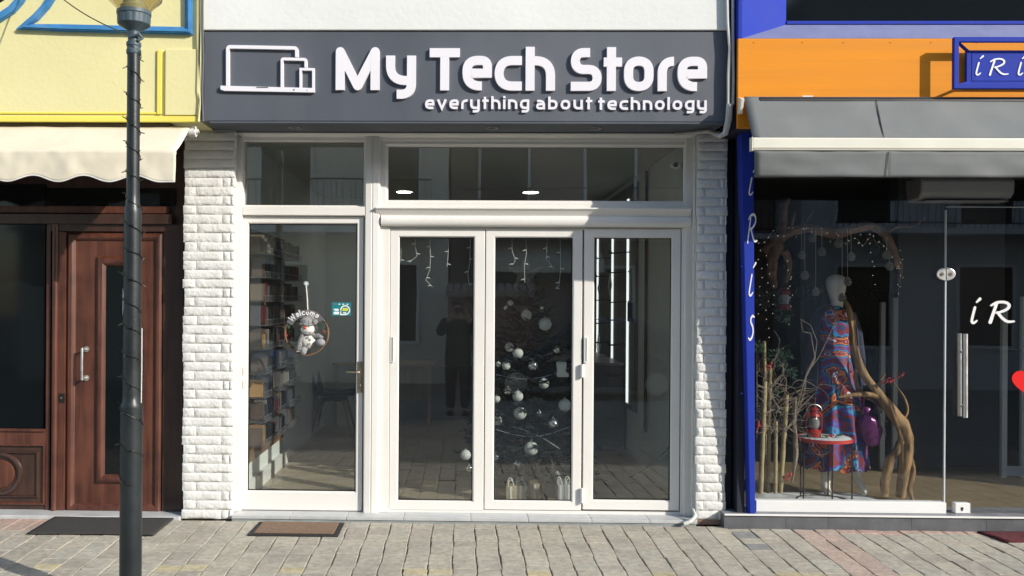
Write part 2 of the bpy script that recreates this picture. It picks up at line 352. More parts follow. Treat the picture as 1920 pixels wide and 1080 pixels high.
# individually laid pavers of the pavement, one sheet
rng = random.Random(11)
pv = MB(); cols = []
cw = 0.148; rows = [-0.045]
y = -0.045
while y > -4.2:
    y -= rng.choice([0.085, 0.10, 0.12, 0.13, 0.17, 0.19]); rows.append(y)
ci = 0
x = -7.0
while x < 8.6:
    off = rng.uniform(-0.012, 0.012)
    shift = rng.uniform(-0.02, 0.02)
    for r in range(len(rows)-1):
        ya = rows[r] + (shift if r else 0); yb = rows[r+1] + shift
        if r > 2 and rng.random() < 0.10: yb += rng.uniform(-0.008, 0.008)
        gx = 0.0032; gy = 0.0006
        wob = 0.0035*math.sin(r*1.7+ci) + rng.uniform(-0.0015, 0.0015)
        x0, x1, y1, y0 = x+gx+wob, x+cw-gx+wob, ya-gy, yb+gy
        dz = rng.uniform(-0.002, 0.0025); tx = rng.uniform(-0.0016, 0.0016); ty = rng.uniform(-0.0016, 0.0016)
        e = 0.0045
        def zz(px_, py_, d=0): return ground_z(py_) + dz + tx*(1 if px_ > x+cw/2 else -1) + ty*(1 if py_ > (ya+yb)/2 else -1) - d
        o = [(x0,y0),(x1,y0),(x1,y1),(x0,y1)]
        i = [(x0+e,y0+e*0.35),(x1-e,y0+e*0.35),(x1-e,y1-e*0.35),(x0+e,y1-e*0.35)]
        m_ = [(x0+e*0.3,y0+e*0.15),(x1-e*0.3,y0+e*0.15),(x1-e*0.3,y1-e*0.15),(x0+e*0.3,y1-e*0.15)]
        vs = [(a,b,zz(a,b,0.014)) for a,b in o]+[(a,b,zz(a,b,0.0032)) for a,b in o]+[(a,b,zz(a,b,0.0012)) for a,b in m_]+[(a,b,zz(a,b)) for a,b in i]
        fs = []
        for lv in range(3):
            for k in range(4):
                j = (k+1)%4; fs.append((lv*4+k, lv*4+j, lv*4+4+j, lv*4+4+k))
        fs.append((12,13,14,15))
        pv.add(vs, fs)
        base = rng.choice([(0.375,0.345,0.28),(0.36,0.33,0.27),(0.385,0.355,0.285),(0.34,0.31,0.255),(0.365,0.345,0.285),(0.36,0.325,0.265)])
        if r == 7 and (ci % 5 in (0,)) : base = (0.45,0.39,0.24)
        if r == 7 and (ci % 5 in (1,)) and rng.random() < 0.6: base = (0.43,0.38,0.25)
        if r == 0 and (x < -2.55 or x > 2.2): base = (0.40,0.285,0.235)
        if r == 1 and x < -2.75: base = (0.39,0.295,0.24)
        if ci in (63,64) and r < 12: base = (0.385,0.30,0.245)
        if ci in (58,59,60) and r in (1,2,3) and rng.random()<0.5: base = (0.22,0.215,0.21)
        k_ = rng.uniform(1.12, 1.25)
        cols += [tuple(c*k_ for c in base)]*13
    x += cw; ci += 1
structure(obj('pavement', pv, M['paver'], colors=cols))

# ------------------------------------------------------------------ white shop building
LX, RX = W(343,640,0).x, W(1362,640,0).x          # outer edges of the two brick piers
LI, RI = W(437,640,0).x, W(1307,640,0).x          # inner edges
shop = thing('shop_building', 'narrow white shop between the yellow house and the blue and orange boutique', 'shop', ((LX+RX)/2, 0, 0))
zs_bot = R(385,222,1345,228,-0.33)[2] + 0.0
zs_top = (W(385,52,-0.33).z + W(1375,65,-0.33).z)/2
SX0, SX1 = W(380,140,-0.33).x, W(1366,150,-0.33).x
mb = MB(); mb.box(SX0, SX1, -0.345, 7.2, zs_top+0.004, 6.2)
obj('upper_wall', mb, M['plaster'], shop, bev=0.006)
mb = MB(); mb.box(LX+0.01, LI-0.005, 0.012, 0.2, 0, zs_bot); obj('pier_core', mb, M['mortar'], shop)
mb = MB(); mb.box(RI+0.005, RX-0.01, 0.012, 0.2, 0, zs_bot); obj('pier_core', mb, M['mortar'], shop)

def brick_face(mb, x0, x1, z0, z1, yf, rg, rough=0.0032):
    nx = max(4, int((x1-x0)/0.018)); nz = 5
    sd = rg.uniform(0, 100); base = rg.uniform(-0.002, 0.002)
    vs = []; 
    def sk(u): return (min(1.0, min(u, 1-u)*5.0))
    for k in range(nz+1):
        for i in range(nx+1):
            u, v = i/nx, k/nz
            eu = min(u, 1-u)*(x1-x0); ev = min(v, 1-v)*(z1-z0)
            e = min(eu, ev)
            push = 0.007*max(0, 1-e/0.006)**1.5
            wx = mnoise.noise((u*6, v*3, sd))*0.003; wz = mnoise.noise((u*5, v*4, sd+7))*0.003
            yy = yf + base + push + rough*(mnoise.noise((u*(x1-x0)*42, v*2.2, sd))+0.5*mnoise.noise((u*(x1-x0)*110, v*5, sd)))*(0.4 if e < 0.004 else 1)
            vs.append((x0+(x1-x0)*u+wx, yy, z0+(z1-z0)*v+wz))
    fs = [(k*(nx+1)+i, k*(nx+1)+i+1, (k+1)*(nx+1)+i+1, (k+1)*(nx+1)+i) for k in range(nz) for i in range(nx)]
    o = len(vs); rim = [i for i in range(nx+1)] + [k*(nx+1)+nx for k in range(1, nz+1)] + [nz*(nx+1)+i for i in range(nx-1,-1,-1)] + [k*(nx+1) for k in range(nz-1,0,-1)]
    for r in rim: vs.append((vs[r][0], yf+0.06, vs[r][2]))
    L = len(rim)
    fs += [(rim[k], o+k, o+(k+1)%L, rim[(k+1)%L]) for k in range(L)]
    mb.add(vs, fs)
def brick_pier(x0, x1, zb, zt, seed, name='brick_cladding'):
    rg = random.Random(seed); mb = MB(); h = 0.0653; n = int((zt-zb)/h); h = (zt-zb)/n; w = x1-x0
    for r in range(n):
        za, zb_ = zb+r*h+0.0013, zb+(r+1)*h-0.0013
        a = x0+rg.uniform(-0.008,0.006); b = x1+rg.uniform(-0.004,0.006)
        if r % 2 == 0: cuts = [a, x0+w*rg.uniform(0.74,0.80), x0+w*0.93, b] if rg.random() < 0.75 else [a, x0+w*0.78, b]
        else: cuts = [a, x0+w*rg.uniform(0.22,0.28), b]
        if n-r <= 5: cuts = [a, b]
        for c0, c1 in zip(cuts[:-1], cuts[1:]):
            brick_face(mb, c0+0.0014, c1-0.0014, za, zb_, 0.0, rg)
    return obj(name, mb, M['brick'], shop, smooth=True, angle=60)
brick_pier(LX, LI, 0.0, zs_bot-0.01, 3)
brick_pier(RX-(RX-RI), RX, 0.035, zs_bot-0.01, 5)
mb = MB(); mb.box(RI+0.02, RX-0.03, 0.005, 0.06, 0.0, 0.034); obj('pier_foot', mb, pm('stained_concrete', (0.30,0.20,0.15), 0.9, var=0.4, scale=12, bump=0.4), shop)
# step
cuts_ = [LI+0.002, LI+0.42, LI+0.83, LI+1.24, LI+1.72, LI+2.13, LI+2.58, LI+2.99, RI-0.002]
for a_, b_ in zip(cuts_[:-1], cuts_[1:]):
    mb = MB(); mb.box(a_+0.0012, b_-0.0012, -0.03, 0.30, 0.012, 0.036); obj('step_slab', mb, M['marble'], shop, bev=0.003)
mb = MB(); mb.box(LI+0.004, RI-0.004, -0.022, 0.0, -0.02, 0.0118); obj('step_riser', mb, M['marble_front'], shop)
# interior shell
IX0, IX1, IY1, IZ1 = LI-0.03, RI+0.04, 7.0, 2.80
mb = MB(); mb.box(IX0, IX1, 0.30, IY1, 0.0, 0.034); obj('shop_floor', mb, M['tile'], shop)
mb = MB(); mb.box(IX0-0.1, IX0, 0.2, IY1, 0.0, 2.83); obj('side_wall', mb, M['inner_wall'], shop)
mb = MB(); mb.box(IX1, IX1+0.1, 0.2, IY1, 0.0, 2.83); obj('side_wall', mb, M['inner_wall'], shop)
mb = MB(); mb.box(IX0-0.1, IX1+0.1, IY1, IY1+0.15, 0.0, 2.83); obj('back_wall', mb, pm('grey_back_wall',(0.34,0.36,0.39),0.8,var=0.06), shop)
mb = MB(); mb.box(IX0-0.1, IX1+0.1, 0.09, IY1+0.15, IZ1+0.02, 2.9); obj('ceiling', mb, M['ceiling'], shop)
# back partition seen through the door: pale column, dark lower panels
mb = MB(); mb.box(IX0, -1.05, 4.6, 4.7, 0.034, IZ1+0.02); obj('partition', mb, M['inner_wall'], shop)
mb = MB(); mb.box(-0.98, 0.85, 5.2, 5.3, 0.034, 0.62); mb.box(-0.98, 0.85, 5.17, 5.2, 0.62, 0.72)
obj('back_panel', mb, pm('grey_lower_panel',(0.13,0.13,0.14),0.6,var=0.1), shop)
for px_, py_ in ((758,361),(995,364)):
    p = W(px_, py_, 3.8); p.z = IZ1+0.007
    mb = MB(); mb.lathe([(0.085,0.0),(0.085,0.012)], (p.x,p.y,p.z), 28)
    d = obj('ceiling_light', mb, M['led_disc'], None)
    tag(d, 'round lit ceiling disc seen through the wide upper window, %s' % ('the one on its left' if px_<800 else 'the one near its middle'), 'ceiling light', 'ceiling discs in the white shop')
    mb = MB(); mb.lathe([(0.098,0.002),(0.098,0.012),(0.087,0.012),(0.087,0.002)], (p.x,p.y,p.z), 28, caps=False); obj('trim_ring', mb, M['white'], d)

# ---- fixed frames
YF = 0.10     # frame front plane
fr = MB()
# head
x0,_,_,zh = R(437,245,1300,250,YF)
ZH = zs_bot - 0.0
j0,j1,_,_ = R(437,250,455,950,YF)
m0,m1,_,_ = R(683,400,712,700,YF)
r0,r1,_,_ = R(1281,640,1306,700,YF)
zt_gl = R(455,262,682,386,YF)[3]
ZB = 0.036
fr.box(LI-0.02, j1-0.006, YF-0.02, YF+0.10, ZB, ZH-0.03)                     # left jamb
f = obj('frame_jamb', fr, M['frame'], shop, bev=0.006)
fr = MB(); fr.box(R(1283,640,1300,700,YF)[0], RI+0.02, YF+0.0, YF+0.10, ZB, ZH-0.03); obj('frame_jamb', fr, M['frame'], shop, bev=0.006)
# mullion: rounded profile
xm = (m0+m1)/2; wm = (m1-m0)/2
prof = [(-wm, 0.12), (-wm, 0.010), (-wm*0.86, 0.0), (-wm*0.1, -0.004), (-wm*0.08, -0.001), (wm*0.05,-0.001), (wm*0.07,-0.005), (wm*0.8, -0.003), (wm, 0.008), (wm, 0.12)]
mb = MB(); mb.prism_z([(xm+a, YF-0.01+b) for a,b in prof], ZB, ZH-0.03); obj('mullion', mb, M['frame'], shop, smooth=True, angle=35, bev=0.002)
# head moulding, three stepped beads
ztg = zt_gl
mb = MB()
mb.prism_x([(YF+0.10,ztg-0.004),(YF+0.005,ztg-0.004),(YF+0.0,ztg+0.02),(YF-0.03,ztg+0.035),(YF-0.035,ZH-0.005),(YF+0.10,ZH-0.005)], LI-0.02, RI+0.02)
obj('frame_head', mb, M['frame'], shop, bev=0.003)

# ---- left transom window
def window(name, outer, inner, y, parent, glassm, bead=0.012, depth=0.055, bev=0.003):
    w = MB(); w.ring(outer, inner, y, y+depth); fo = obj(name, w, M['frame'], parent, bev=bev)
    b = MB(); i2 = (inner[0]+bead, inner[1]-bead, inner[2]+bead, inner[3]-bead)
    b.bevel_ring(inner, i2, y+0.004, y+0.016); b.ring(i2, (i2[0]+0.003,i2[1]-0.003,i2[2]+0.003,i2[3]-0.003), y+0.0165, y+0.03)
    obj('glazing_bead', b, M['frame'], fo)
    gk = MB(); i3 = (i2[0]-0.001,i2[1]+0.001,i2[2]-0.001,i2[3]+0.001)
    gk.ring(i3, (i3[0]+0.006,i3[1]-0.006,i3[2]+0.006,i3[3]-0.006), y+0.031, y+0.034); obj('gasket', gk, M['black'], fo)
    gl = MB(); gl.box(i2[0]+0.001, i2[1]-0.001, y+0.036, y+0.044, i2[2]+0.001, i2[3]-0.001)
    obj('pane', gl, glassm, fo)
    return fo
def grow(r, d): return (r[0]-d, r[1]+d, r[2]-d, r[3]+d)
gi = R(455,262,682,386,YF+0.03)
window('window', (j1-0.004, m0+0.004, gi[2]-0.012, ztg+0.0), (gi[0]-0.008, gi[1]+0.008, gi[2]-0.004, gi[3]+0.0-0.008), YF+0.02, shop, M['glass'], bead=0.006)
# rail under transom
rr = R(449,387,682,404,YF)
mb = MB(); mb.box(j1-0.005, m0+0.002, YF-0.006, YF+0.09, rr[2], rr[3]); obj('transom_rail', mb, M['frame'], shop, bev=0.006)
# ---- left door
YD = 0.125
do = R(449,405.5,680,957,YD); di = R(466,420,668,920,YD+0.02)
mb = MB(); mb.ring(do, (di[0]-0.006, di[1]+0.006, di[2]-0.006, di[3]+0.006), YD, YD+0.065)
door = obj('door', mb, M['frame'], shop, bev=0.004); 
b = MB(); o_ = (di[0]-0.006, di[1]+0.006, di[2]-0.006, di[3]+0.006); b.bevel_ring(o_, di, YD+0.003, YD+0.014); obj('glazing_bead', b, M['frame'], door)
b = MB(); b.ring(di, (di[0]+0.007,di[1]-0.007,di[2]+0.007,di[3]-0.007), YD+0.018, YD+0.024); obj('gasket', b, M['black'], door)
b = MB(); b.box(di[0]+0.002, di[1]-0.002, YD+0.026, YD+0.036, di[2]+0.002, di[3]-0.002); obj('pane', b, M['glass'], door)
# handle: back plate and lever
p = R(670,678,681,736,YD); b = MB(); b.box(p[0],p[1],YD-0.012,YD-0.001,p[2],p[3])
q = W(675,697,YD); b.tube([(q.x,YD-0.01,q.z),(q.x,YD-0.055,q.z),(q.x-0.02,YD-0.062,q.z),(q.x-0.092,YD-0.06,q.z+0.002)], [0.009,0.009,0.0085,0.007], 10)
b.cyl_y(q.x, q.z-0.10, 0.011, YD-0.018, YD-0.011, 14); obj('handle', b, M['brass'], door, bev=0.002, smooth=True)
for py0, py1 in ((688,706),(713,731)):
    p = R(448.5,py0,456,py1,YD-0.0); cx=(p[0]+p[1])/2; w=(p[1]-p[0])/2
    pts=[(cx+w*math.cos(t), p[3]-w+w*math.sin(t)) for t in [PI*k/8 for k in range(9)]]+[(cx+w*math.cos(t), p[2]+w+w*math.sin(t)) for t in [PI+PI*k/8 for k in range(9)]]
    b = MB(); b.prism(pts, YD-0.004, YD-0.0005); obj('cover_plate', b, pm('bronze_plate',(0.42,0.32,0.2),0.4,0.3), door)
# black strip painting in the shade of the gap between leaf and mullion
mb = MB(); mb.box(do[1]+0.003, m0-0.002, YD+0.03, YD+0.07, ZB, do[3]); obj('gap_shade_strip', mb, M['black'], shop)

# ---- wide transom
to = R(714,264,1292,391,YF+0.0); ti = R(728,276,1281,376,YF+0.03)
window('window', (m1-0.002, to[1]+0.01, to[2], ztg+0.002), (ti[0]-0.016, ti[1]+0.016, ti[2]-0.018, ti[3]+0.016), YF+0.012, shop, M['glass'], bead=0.014)
# stepped ledge and shutter-track cover
l = R(704,389,1292,402,YF-0.03); l2 = R(714,405,1292,425,YF)
LX1 = to[1]+0.012
mb = MB(); mb.prism_x([(YF+0.09,l[2]-0.012),(YF-0.005,l[2]-0.012),(YF-0.012,l[2]),(YF-0.035,l[3]-0.018),(YF-0.045,l[3]-0.012),(YF-0.045,l[3]-0.004),(YF-0.038,l[3]),(YF+0.09,l[3]+0.004)], W(704,395,YF-0.04).x, LX1)
obj('ledge', mb, M['frame'], shop, bev=0.0015)
pts = []
zc = (l2[2]+l2[3])/2; hh = (l2[3]-l2[2])/2
for k in range(13):
    t = PI/2 + PI*k/12; pts.append((YF-0.0+0.026*math.cos(t), zc+hh*math.sin(t)))
mb = MB(); mb.prism_x([(YF+0.09,zc+hh)]+pts+[(YF+0.09,zc-hh)], W(714,415,YF-0.03).x, LX1)
obj('track_cover', mb, M['frame'], shop, smooth=True, angle=50)
# ---- folding doors
YP = 0.13
jl = R(712,428,731,958,YP)
mb = MB(); mb.box(m1-0.002, jl[1]-0.003, YP-0.01, YP+0.07, ZB, l2[2]-0.002); obj('fold_jamb', mb, M['frame'], shop, bev=0.004)
pr = R(1276,428,1300,958,YP)
mb = MB(); mb.box(pr[0]+0.002, RI+0.01, YP-0.008, YP+0.07, ZB, l2[2]-0.002); obj('fold_jamb', mb, M['frame'], shop, bev=0.004)
for (a, b_, ga, gb, yo, gtop, gbot, nm) in ((731,908,748,887,0.0,445,938,'p1'),(909.5,1091,927,1072,0.0,446,938,'p2'),(1094,1275,1113,1257,-0.004,446.5,937,'p3')):
    yy = YP+yo
    o_ = R(a,429,b_,956.5,yy); i_ = R(ga,gtop,gb,gbot,yy+0.02)
    i1 = grow(i_, 0.006)
    mb = MB(); mb.ring(o_, i1, yy, yy+0.06); fd = obj('folding_door', mb, M['frame'], shop, bev=0.004)
    b = MB(); b.bevel_ring(i1, i_, yy+0.003, yy+0.015); obj('glazing_bead', b, M['frame'], fd)
    b = MB(); b.ring(i_, (i_[0]+0.006,i_[1]-0.006,i_[2]+0.006,i_[3]-0.006), yy+0.019, yy+0.024); obj('gasket', b, M['black'], fd)
    b = MB(); b.box(i_[0]+0.002,i_[1]-0.002,yy+0.026,yy+0.036,i_[2]+0.002,i_[3]-0.002); obj('pane', b, M['glass'], fd)
    if nm == 'p1':
        h = R(732,631,737,679,yy); b = MB(); b.ring((h[0],h[1]+0.006,h[2],h[3]),(h[0]+0.005,h[1]-0.0,h[2]+0.008,h[3]-0.008),yy-0.012,yy-0.0005); obj('pull_handle', b, M['white'], fd, bev=0.002)
    if nm == 'p3':
        h = R(1095,632,1101,680,yy); b = MB(); b.ring(h,(h[0]+0.007,h[1]-0.006,h[2]+0.01,h[3]-0.01),yy-0.012,yy-0.0005); obj('pull_handle', b, M['white'], fd, bev=0.002)
        for py0,py1 in ((683,707),(915,942)):
            h = R(1087,py0,1095,py1,yy); b = MB(); b.tube([((h[0]+h[1])/2,yy-0.012,h[2]),((h[0]+h[1])/2,yy-0.012,h[3])],0.014,14); obj('hinge', b, M['white'], fd, smooth=True)
mb = MB(); mb.box(m1-0.002, RI+0.0, YP+0.012, YP+0.07, R(731,429,908,958,YP)[3]-0.004, l2[2]+0.004); obj('top_track', mb, M['frame'], shop)
mb = MB(); mb.box(m1-0.002, RI+0.0, YP+0.004, YP+0.07, ZB, R(712,957.5,1275,962,YP)[3]); obj('bottom_track', mb, M['frame'], shop)

# ------------------------------------------------------------------ shop sign
sign = thing('shop_sign', 'long charcoal fascia sign with white raised letters above the white shop', 'shop sign', ((SX0+SX1)/2,-0.33,zs_bot))
mb = MB(); mb.box(SX0, SX1, -0.33, 0.085, zs_bot, zs_top); obj('panel', mb, M['sign'], sign, bev=0.006)
mb = MB(); mb.box(SX0+0.05, SX1-0.03, -0.333, -0.315, zs_bot-0.014, zs_bot-0.002); obj('lower_lip', mb, M['sign'], sign, bev=0.003)
mb = MB(); mb.box(SX0+0.012, SX0+0.022, -0.336, -0.3305, zs_bot+0.03, zs_top-0.03); obj('edge_strip', mb, M['sign'], sign)
for px_ in (552, 923, 1116):
    p = W(px_, 240, -0.12)
    mb = MB(); mb.lathe([(0.045,-0.008),(0.045,0.0),(0.03,0.0),(0.028,-0.006)], (p.x,-0.12,zs_bot-0.001), 20, caps=False); mb.lathe([(0.028,0)],(p.x,-0.12,zs_bot),20,caps=False) if False else None
    d = obj('downlight', mb, M['steel'], sign, smooth=True)
YS = -0.33; LT = 0.022
def arc_path(pts, rad):
    out = []
    for k, p in enumerate(pts):
        r = rad[k] if k < len(rad) else 0
        p = Vector(p)
        if r > 0 and 0 < k < len(pts)-1:
            a, b = Vector(pts[k-1]), Vector(pts[k+1])
            d1 = (a-p); d2 = (b-p); l1, l2 = d1.length, d2.length
            rr = min(r, l1*(0.98 if k == 1 else 0.49), l2*(0.98 if k == len(pts)-2 else 0.49)); d1.normalize(); d2.normalize()
            ang = d1.angle(d2); t = rr
            c1 = p+d1*t; c2 = p+d2*t
            for q in range(9):
                u = q/8; out.append((1-u)**2*c1 + 2*u*(1-u)*(p*0.93+ (c1+c2)/2*0.07) + u*u*c2)
        else: out.append(p)
    return out
def stroke(mb, pts, w, y0, y1, tf, closed=False, cap0=False, cap1=False):
    """band of width w (number or list) along 2-D pts, mapped by tf to (x,z), extruded from y0 (front) to y1"""
    n = len(pts); ws = w if isinstance(w,(list,tuple)) else [w]*n
    if closed and (Vector(pts[0])-Vector(pts[-1])).length < 1e-6: pts = pts[:-1]; n -= 1
    Ls, Rs = [], []
    for k in range(n):
        p = Vector(pts[k])
        a = Vector(pts[k-1]) if (k > 0 or closed) else None
        b = Vector(pts[(k+1)%n]) if (k < n-1 or closed) else None
        d1 = (p-a).normalized() if a is not None else (b-p).normalized()
        d2 = (b-p).normalized() if b is not None else d1
        n1 = Vector((-d1.y,d1.x)); n2 = Vector((-d2.y,d2.x)); m = (n1+n2)
        if m.length < 1e-6: m = n1
        m.normalize(); s_ = 1/max(0.45, m.dot(n1))
        Ls.append(p+m*ws[k]/2*s_); Rs.append(p-m*ws[k]/2*s_)
    def capfan(c, r, a0):
        return [c+Vector((math.cos(a0+PI*q/8), math.sin(a0+PI*q/8)))*r for q in range(1,8)]
    if closed:
        for seg in range(n):
            j = (seg+1)%n
            q = [tf(Ls[seg]),tf(Ls[j]),tf(Rs[j]),tf(Rs[seg])]
            v = [(x,y0,z) for x,z in q]+[(x,y1,z) for x,z in q]
            mb.add(v,[(0,1,2,3),(0,4,5,1),(3,2,6,7)])
    else:
        for seg in range(n-1):
            j = seg+1
            q = [tf(Ls[seg]),tf(Ls[j]),tf(Rs[j]),tf(Rs[seg])]
            v = [(x,y0,z) for x,z in q]+[(x,y1,z) for x,z in q]
            mb.add(v,[(0,1,2,3),(0,4,5,1),(3,2,6,7)])
        for end, on in ((0,cap0),(n-1,cap1)):
            l_, r_ = Ls[end], Rs[end]
            if on:
                d = (Vector(pts[0])-Vector(pts[1])) if end == 0 else (Vector(pts[-1])-Vector(pts[-2]))
                c = (l_+r_)/2; rad = (l_-r_).length/2
                a0 = math.atan2(d.y,d.x)-PI/2
                fan = capfan(c, rad, a0)
                first = c+Vector((math.cos(a0),math.sin(a0)))*rad; last = c+Vector((math.cos(a0+PI),math.sin(a0+PI)))*rad
                poly = [tf(first)]+[tf(f_) for f_ in fan]+[tf(last)]
            else: poly = [tf(l_),tf(r_)]
            if len(poly) > 2:
                m_ = len(poly)
                mb.add([(x,y0,z) for x,z in poly]+[(x,y1,z) for x,z in poly], [tuple(range(m_))]+[(k,k+1,k+1+m_,k+m_) for k in range(m_-1)])
            else:
                mb.add([(poly[0][0],y0,poly[0][1]),(poly[1][0],y0,poly[1][1]),(poly[1][0],y1,poly[1][1]),(poly[0][0],y1,poly[0][1])],[(0,1,2,3)])
def glyph(ch, w_, H, t, asc, desc, big=False):
    """list of (points, closed, cap0, cap1); box width w_, x-height H, stroke t"""
    h = t/2; r = H*0.42; S_ = []
    P = lambda pts, rad=(): arc_path(pts, list(rad))
    if ch == 'e': S_.append((P([(w_*(0.66 if big else 0.9),h),(h,h),(h,H-h),(w_-h,H-h),(w_-h,H*0.5),(t*1.01,H*0.5)],[0,r,r,r,0,0]),0,0,0))
    elif ch == 'c': S_.append((P([(w_,h),(h,h),(h,H-h),(w_,H-h)],[0,r,r,0]),0,0,0))
    elif ch == 'h': S_ += [(P([(h,0),(h,asc)]),0,0,0),(P([(h,H-h),(w_-h,H-h),(w_-h,0)],[0,r,0]),0,0,0)]
    elif ch == 'n': S_ += [(P([(h,0),(h,H)]),0,0,0),(P([(h,H-h),(w_-h,H-h),(w_-h,0)],[0,r,0]),0,0,0)]
    elif ch == 'o': S_.append((P([(w_/2,h),(h,h),(h,H-h),(w_-h,H-h),(w_-h,h),(w_/2,h)],[0,r,r,r,r,0]),1,0,0))
    elif ch == 'r': S_.append((P([(h,0),(h,H-h),(w_,H-h)],[0,r,0]),0,0,0))
    elif ch == 't': 
        cx = w_*0.42
        if big: S_ += [(P([(cx,0),(cx,asc)]),0,0,0),(P([(0,H-h-2),(w_,H-h-2)]),0,0,0)]
        else: S_ += [(P([(cx,0),(cx,asc*0.95)]),0,0,0),(P([(0,H-h),(w_,H-h)]),0,0,0)]
    elif ch == 'T': S_ += [(P([(0,asc-t*0.58),(w_,asc-t*0.58)]),0,0,0),(P([(w_/2,0),(w_/2,asc-t)]),0,0,0)]
    elif ch == 'S': S_.append((P([(w_*0.62,asc-h),(h,asc-h),(h,asc/2),(w_-h,asc/2),(w_-h,h),(0,h)],[0,r*0.9,r*0.9,r*0.9,r*0.9,0]),0,0,0))
    elif ch == 'M':
        e = h*0.95
        S_ += [(P([(h,0),(h,asc-h)]),0,0,0),(P([(w_-h,0),(w_-h,asc-h)]),0,0,0),
               (P([(h,asc-h),(w_/2,e)]),0,1,1),(P([(w_-h,asc-h),(w_/2,e)]),0,1,1)]
    elif ch == 'y':
        S_ += [(P([(h,H),(h,H*0.28),(w_-t*0.5,H*0.28)],[0,r,0]),0,0,0),(P([(w_-h,H),(w_-h,desc+h),(w_*0.36,desc+h)],[0,r*0.7,0]),0,0,0)] if big else \
              [(P([(h,H),(h,h),(w_-h,h)],[0,r*0.8,0]),0,0,0),(P([(w_-h,H),(w_-h,desc+h),(w_*0.28,desc+h)],[0,r*0.6,0]),0,0,0)]
    elif ch == 'v': S_.append((P([(h*0.9,H),(w_/2,h*0.6),(w_-h*0.9,H)]),0,0,0))
    elif ch == 'i': S_ += [(P([(h,0),(h,H)]),0,0,0),(P([(h,H+t*0.55),(h,H+t*1.45)]),0,0,0)]
    elif ch == 'l': S_.append((P([(h,0),(h,asc)]),0,0,0))
    elif ch == 'g': S_ += [(P([(w_-h,h),(h,h),(h,H-h),(w_-h,H-h)],[0,r*0.9,r*0.9,0]),0,0,0),(P([(w_-h,H),(w_-h,desc+h),(w_*0.2,desc+h)],[0,r*0.6,0]),0,0,0)]
    elif ch == 'a': S_ += [(P([(w_*0.1,H-h),(w_-h,H-h),(w_-h,0)],[0,r,0]),0,0,0),(P([(w_-h,H*0.55),(h,H*0.55),(h,h),(w_-h,h)],[0,r*0.5,r*0.5,0]),0,0,0)]
    elif ch == 'b': S_ += [(P([(h,0),(h,asc)]),0,0,0),(P([(h,h),(w_-h,h),(w_-h,H-h),(h,H-h)],[0,r,r,0]),0,0,0)]
    elif ch == 'u': S_.append((P([(h,H),(h,h),(w_-h,h),(w_-h,H)],[0,r,0,0]),0,0,0))
    return S_
def place_letter(ch, px0, px1, pyb, H, t, asc, desc, big, depth):
    pb = W((px0+px1)/2, pyb, YS); sc = (W(px1,pyb,YS).x - W(px0,pyb,YS).x)/(px1-px0)
    bx = W(px0,pyb,YS).x
    tf = lambda p: (bx+p[0]*sc, pb.z+p[1]*sc)
    mb = MB()
    for k,(pts,cl,c0,c1) in enumerate(glyph(ch, px1-px0, H, t, asc, desc, big)):
        stroke(mb, pts, t, YS-depth+0.0004*k, YS-0.0005, tf, bool(cl), bool(c0), bool(c1))
    obj('letter', mb, M['letter'], sign)
for ch, a, b in (('M',630,712),('y',724,780),('T',805.5,862),('e',867,922),('c',927,978),('h',985,1040),('S',1069.5,1127),('t',1131,1165),('o',1169,1224),('r',1232,1262),('e',1269,1324)):
    base = 170 + 2.0*(a-630)/600
    place_letter(ch, a, b, base, 64.5, 16.8, 80 if ch in 'MTS' else 82, -16, True, LT)
def row_text(txt, xa, xb, pyb):
    wd_ = {'e':17.5,'v':18.5,'r':12,'y':18,'t':12,'h':17.5,'i':4.6,'n':17.5,'g':17.5,'a':16.5,'b':17.5,'o':18,'u':17.5,'c':16,'l':4.6}
    tot = sum(wd_[c] for c in txt); gap = (xb-xa-tot)/(len(txt)-1); x = xa
    for c in txt:
        place_letter(c, x, x+wd_[c], pyb, 18, 4.5, 24, -6.5, False, 0.016); x += wd_[c]+gap
row_text('everything', 797, 992, 205.3); row_text('about', 1005, 1110, 206); row_text('technology', 1121, 1324, 206.8)
# device outline emblem: laptop, tablet, phone
def emb(name, rects, depth=LT, extra=()):
    mb = MB()
    for k,(o_,i_) in enumerate(rects):
        O = R(*o_,YS); 
        if i_: mb.ring(O, R(*i_,YS), YS-depth+0.0004*k, YS-0.0005)
        else: mb.box(O[0],O[1],YS-depth+0.0004*k,YS-0.0005,O[2],O[3])
    return obj(name, mb, M['letter'], sign, bev=0.0025)
def poly_emb(name, paths, w, depth=LT):
    mb = MB(); tf = lambda p: ((lambda q:(q.x,q.z))(W(p[0],p[1],YS)))
    for k,(pts,rad,cl) in enumerate(paths):
        stroke(mb, arc_path(pts, rad), w, YS-depth+0.0004*k, YS-0.0005, tf, cl)
    return obj(name, mb, M['letter'], sign)
poly_emb('laptop_outline', [([(428.5,162),(428.5,89),(557.5,91.5),(557.5,108.5)],[0,5,5,0],False)], 6.3)
poly_emb('tablet_outline', [([(530,168),(530,111.8),(574.5,112.8),(574.5,128)],[0,3,3,0],False)], 5.2)
poly_emb('phone_outline', [([(564.8,168),(564.8,131),(588.5,131.5),(588.5,172)],[0,0,0,0],False)], 4.6)
mb = MB(); tf = lambda p: ((lambda q:(q.x,q.z))(W(p[0],p[1],YS)))
pts = [tf(p) for p in [(415,162),(590.8,166.5),(590.8,174.6),(422,171.5),(415,169)]]
mb.prism(pts, YS-LT-0.0008, YS-0.0005); obj('laptop_base', mb, M['letter'], sign)
for a,b,c,d in ((482,164.5,504,166.3),(551,168.6,553.4,171.2),(576,170,577.5,171.6)):
    q = R(a,b,c,d,YS); mb = MB(); mb.box(q[0],q[1],YS-LT-0.0022,YS-LT-0.001,q[2],q[3]); obj('emblem_mark', mb, M['sign'], sign)
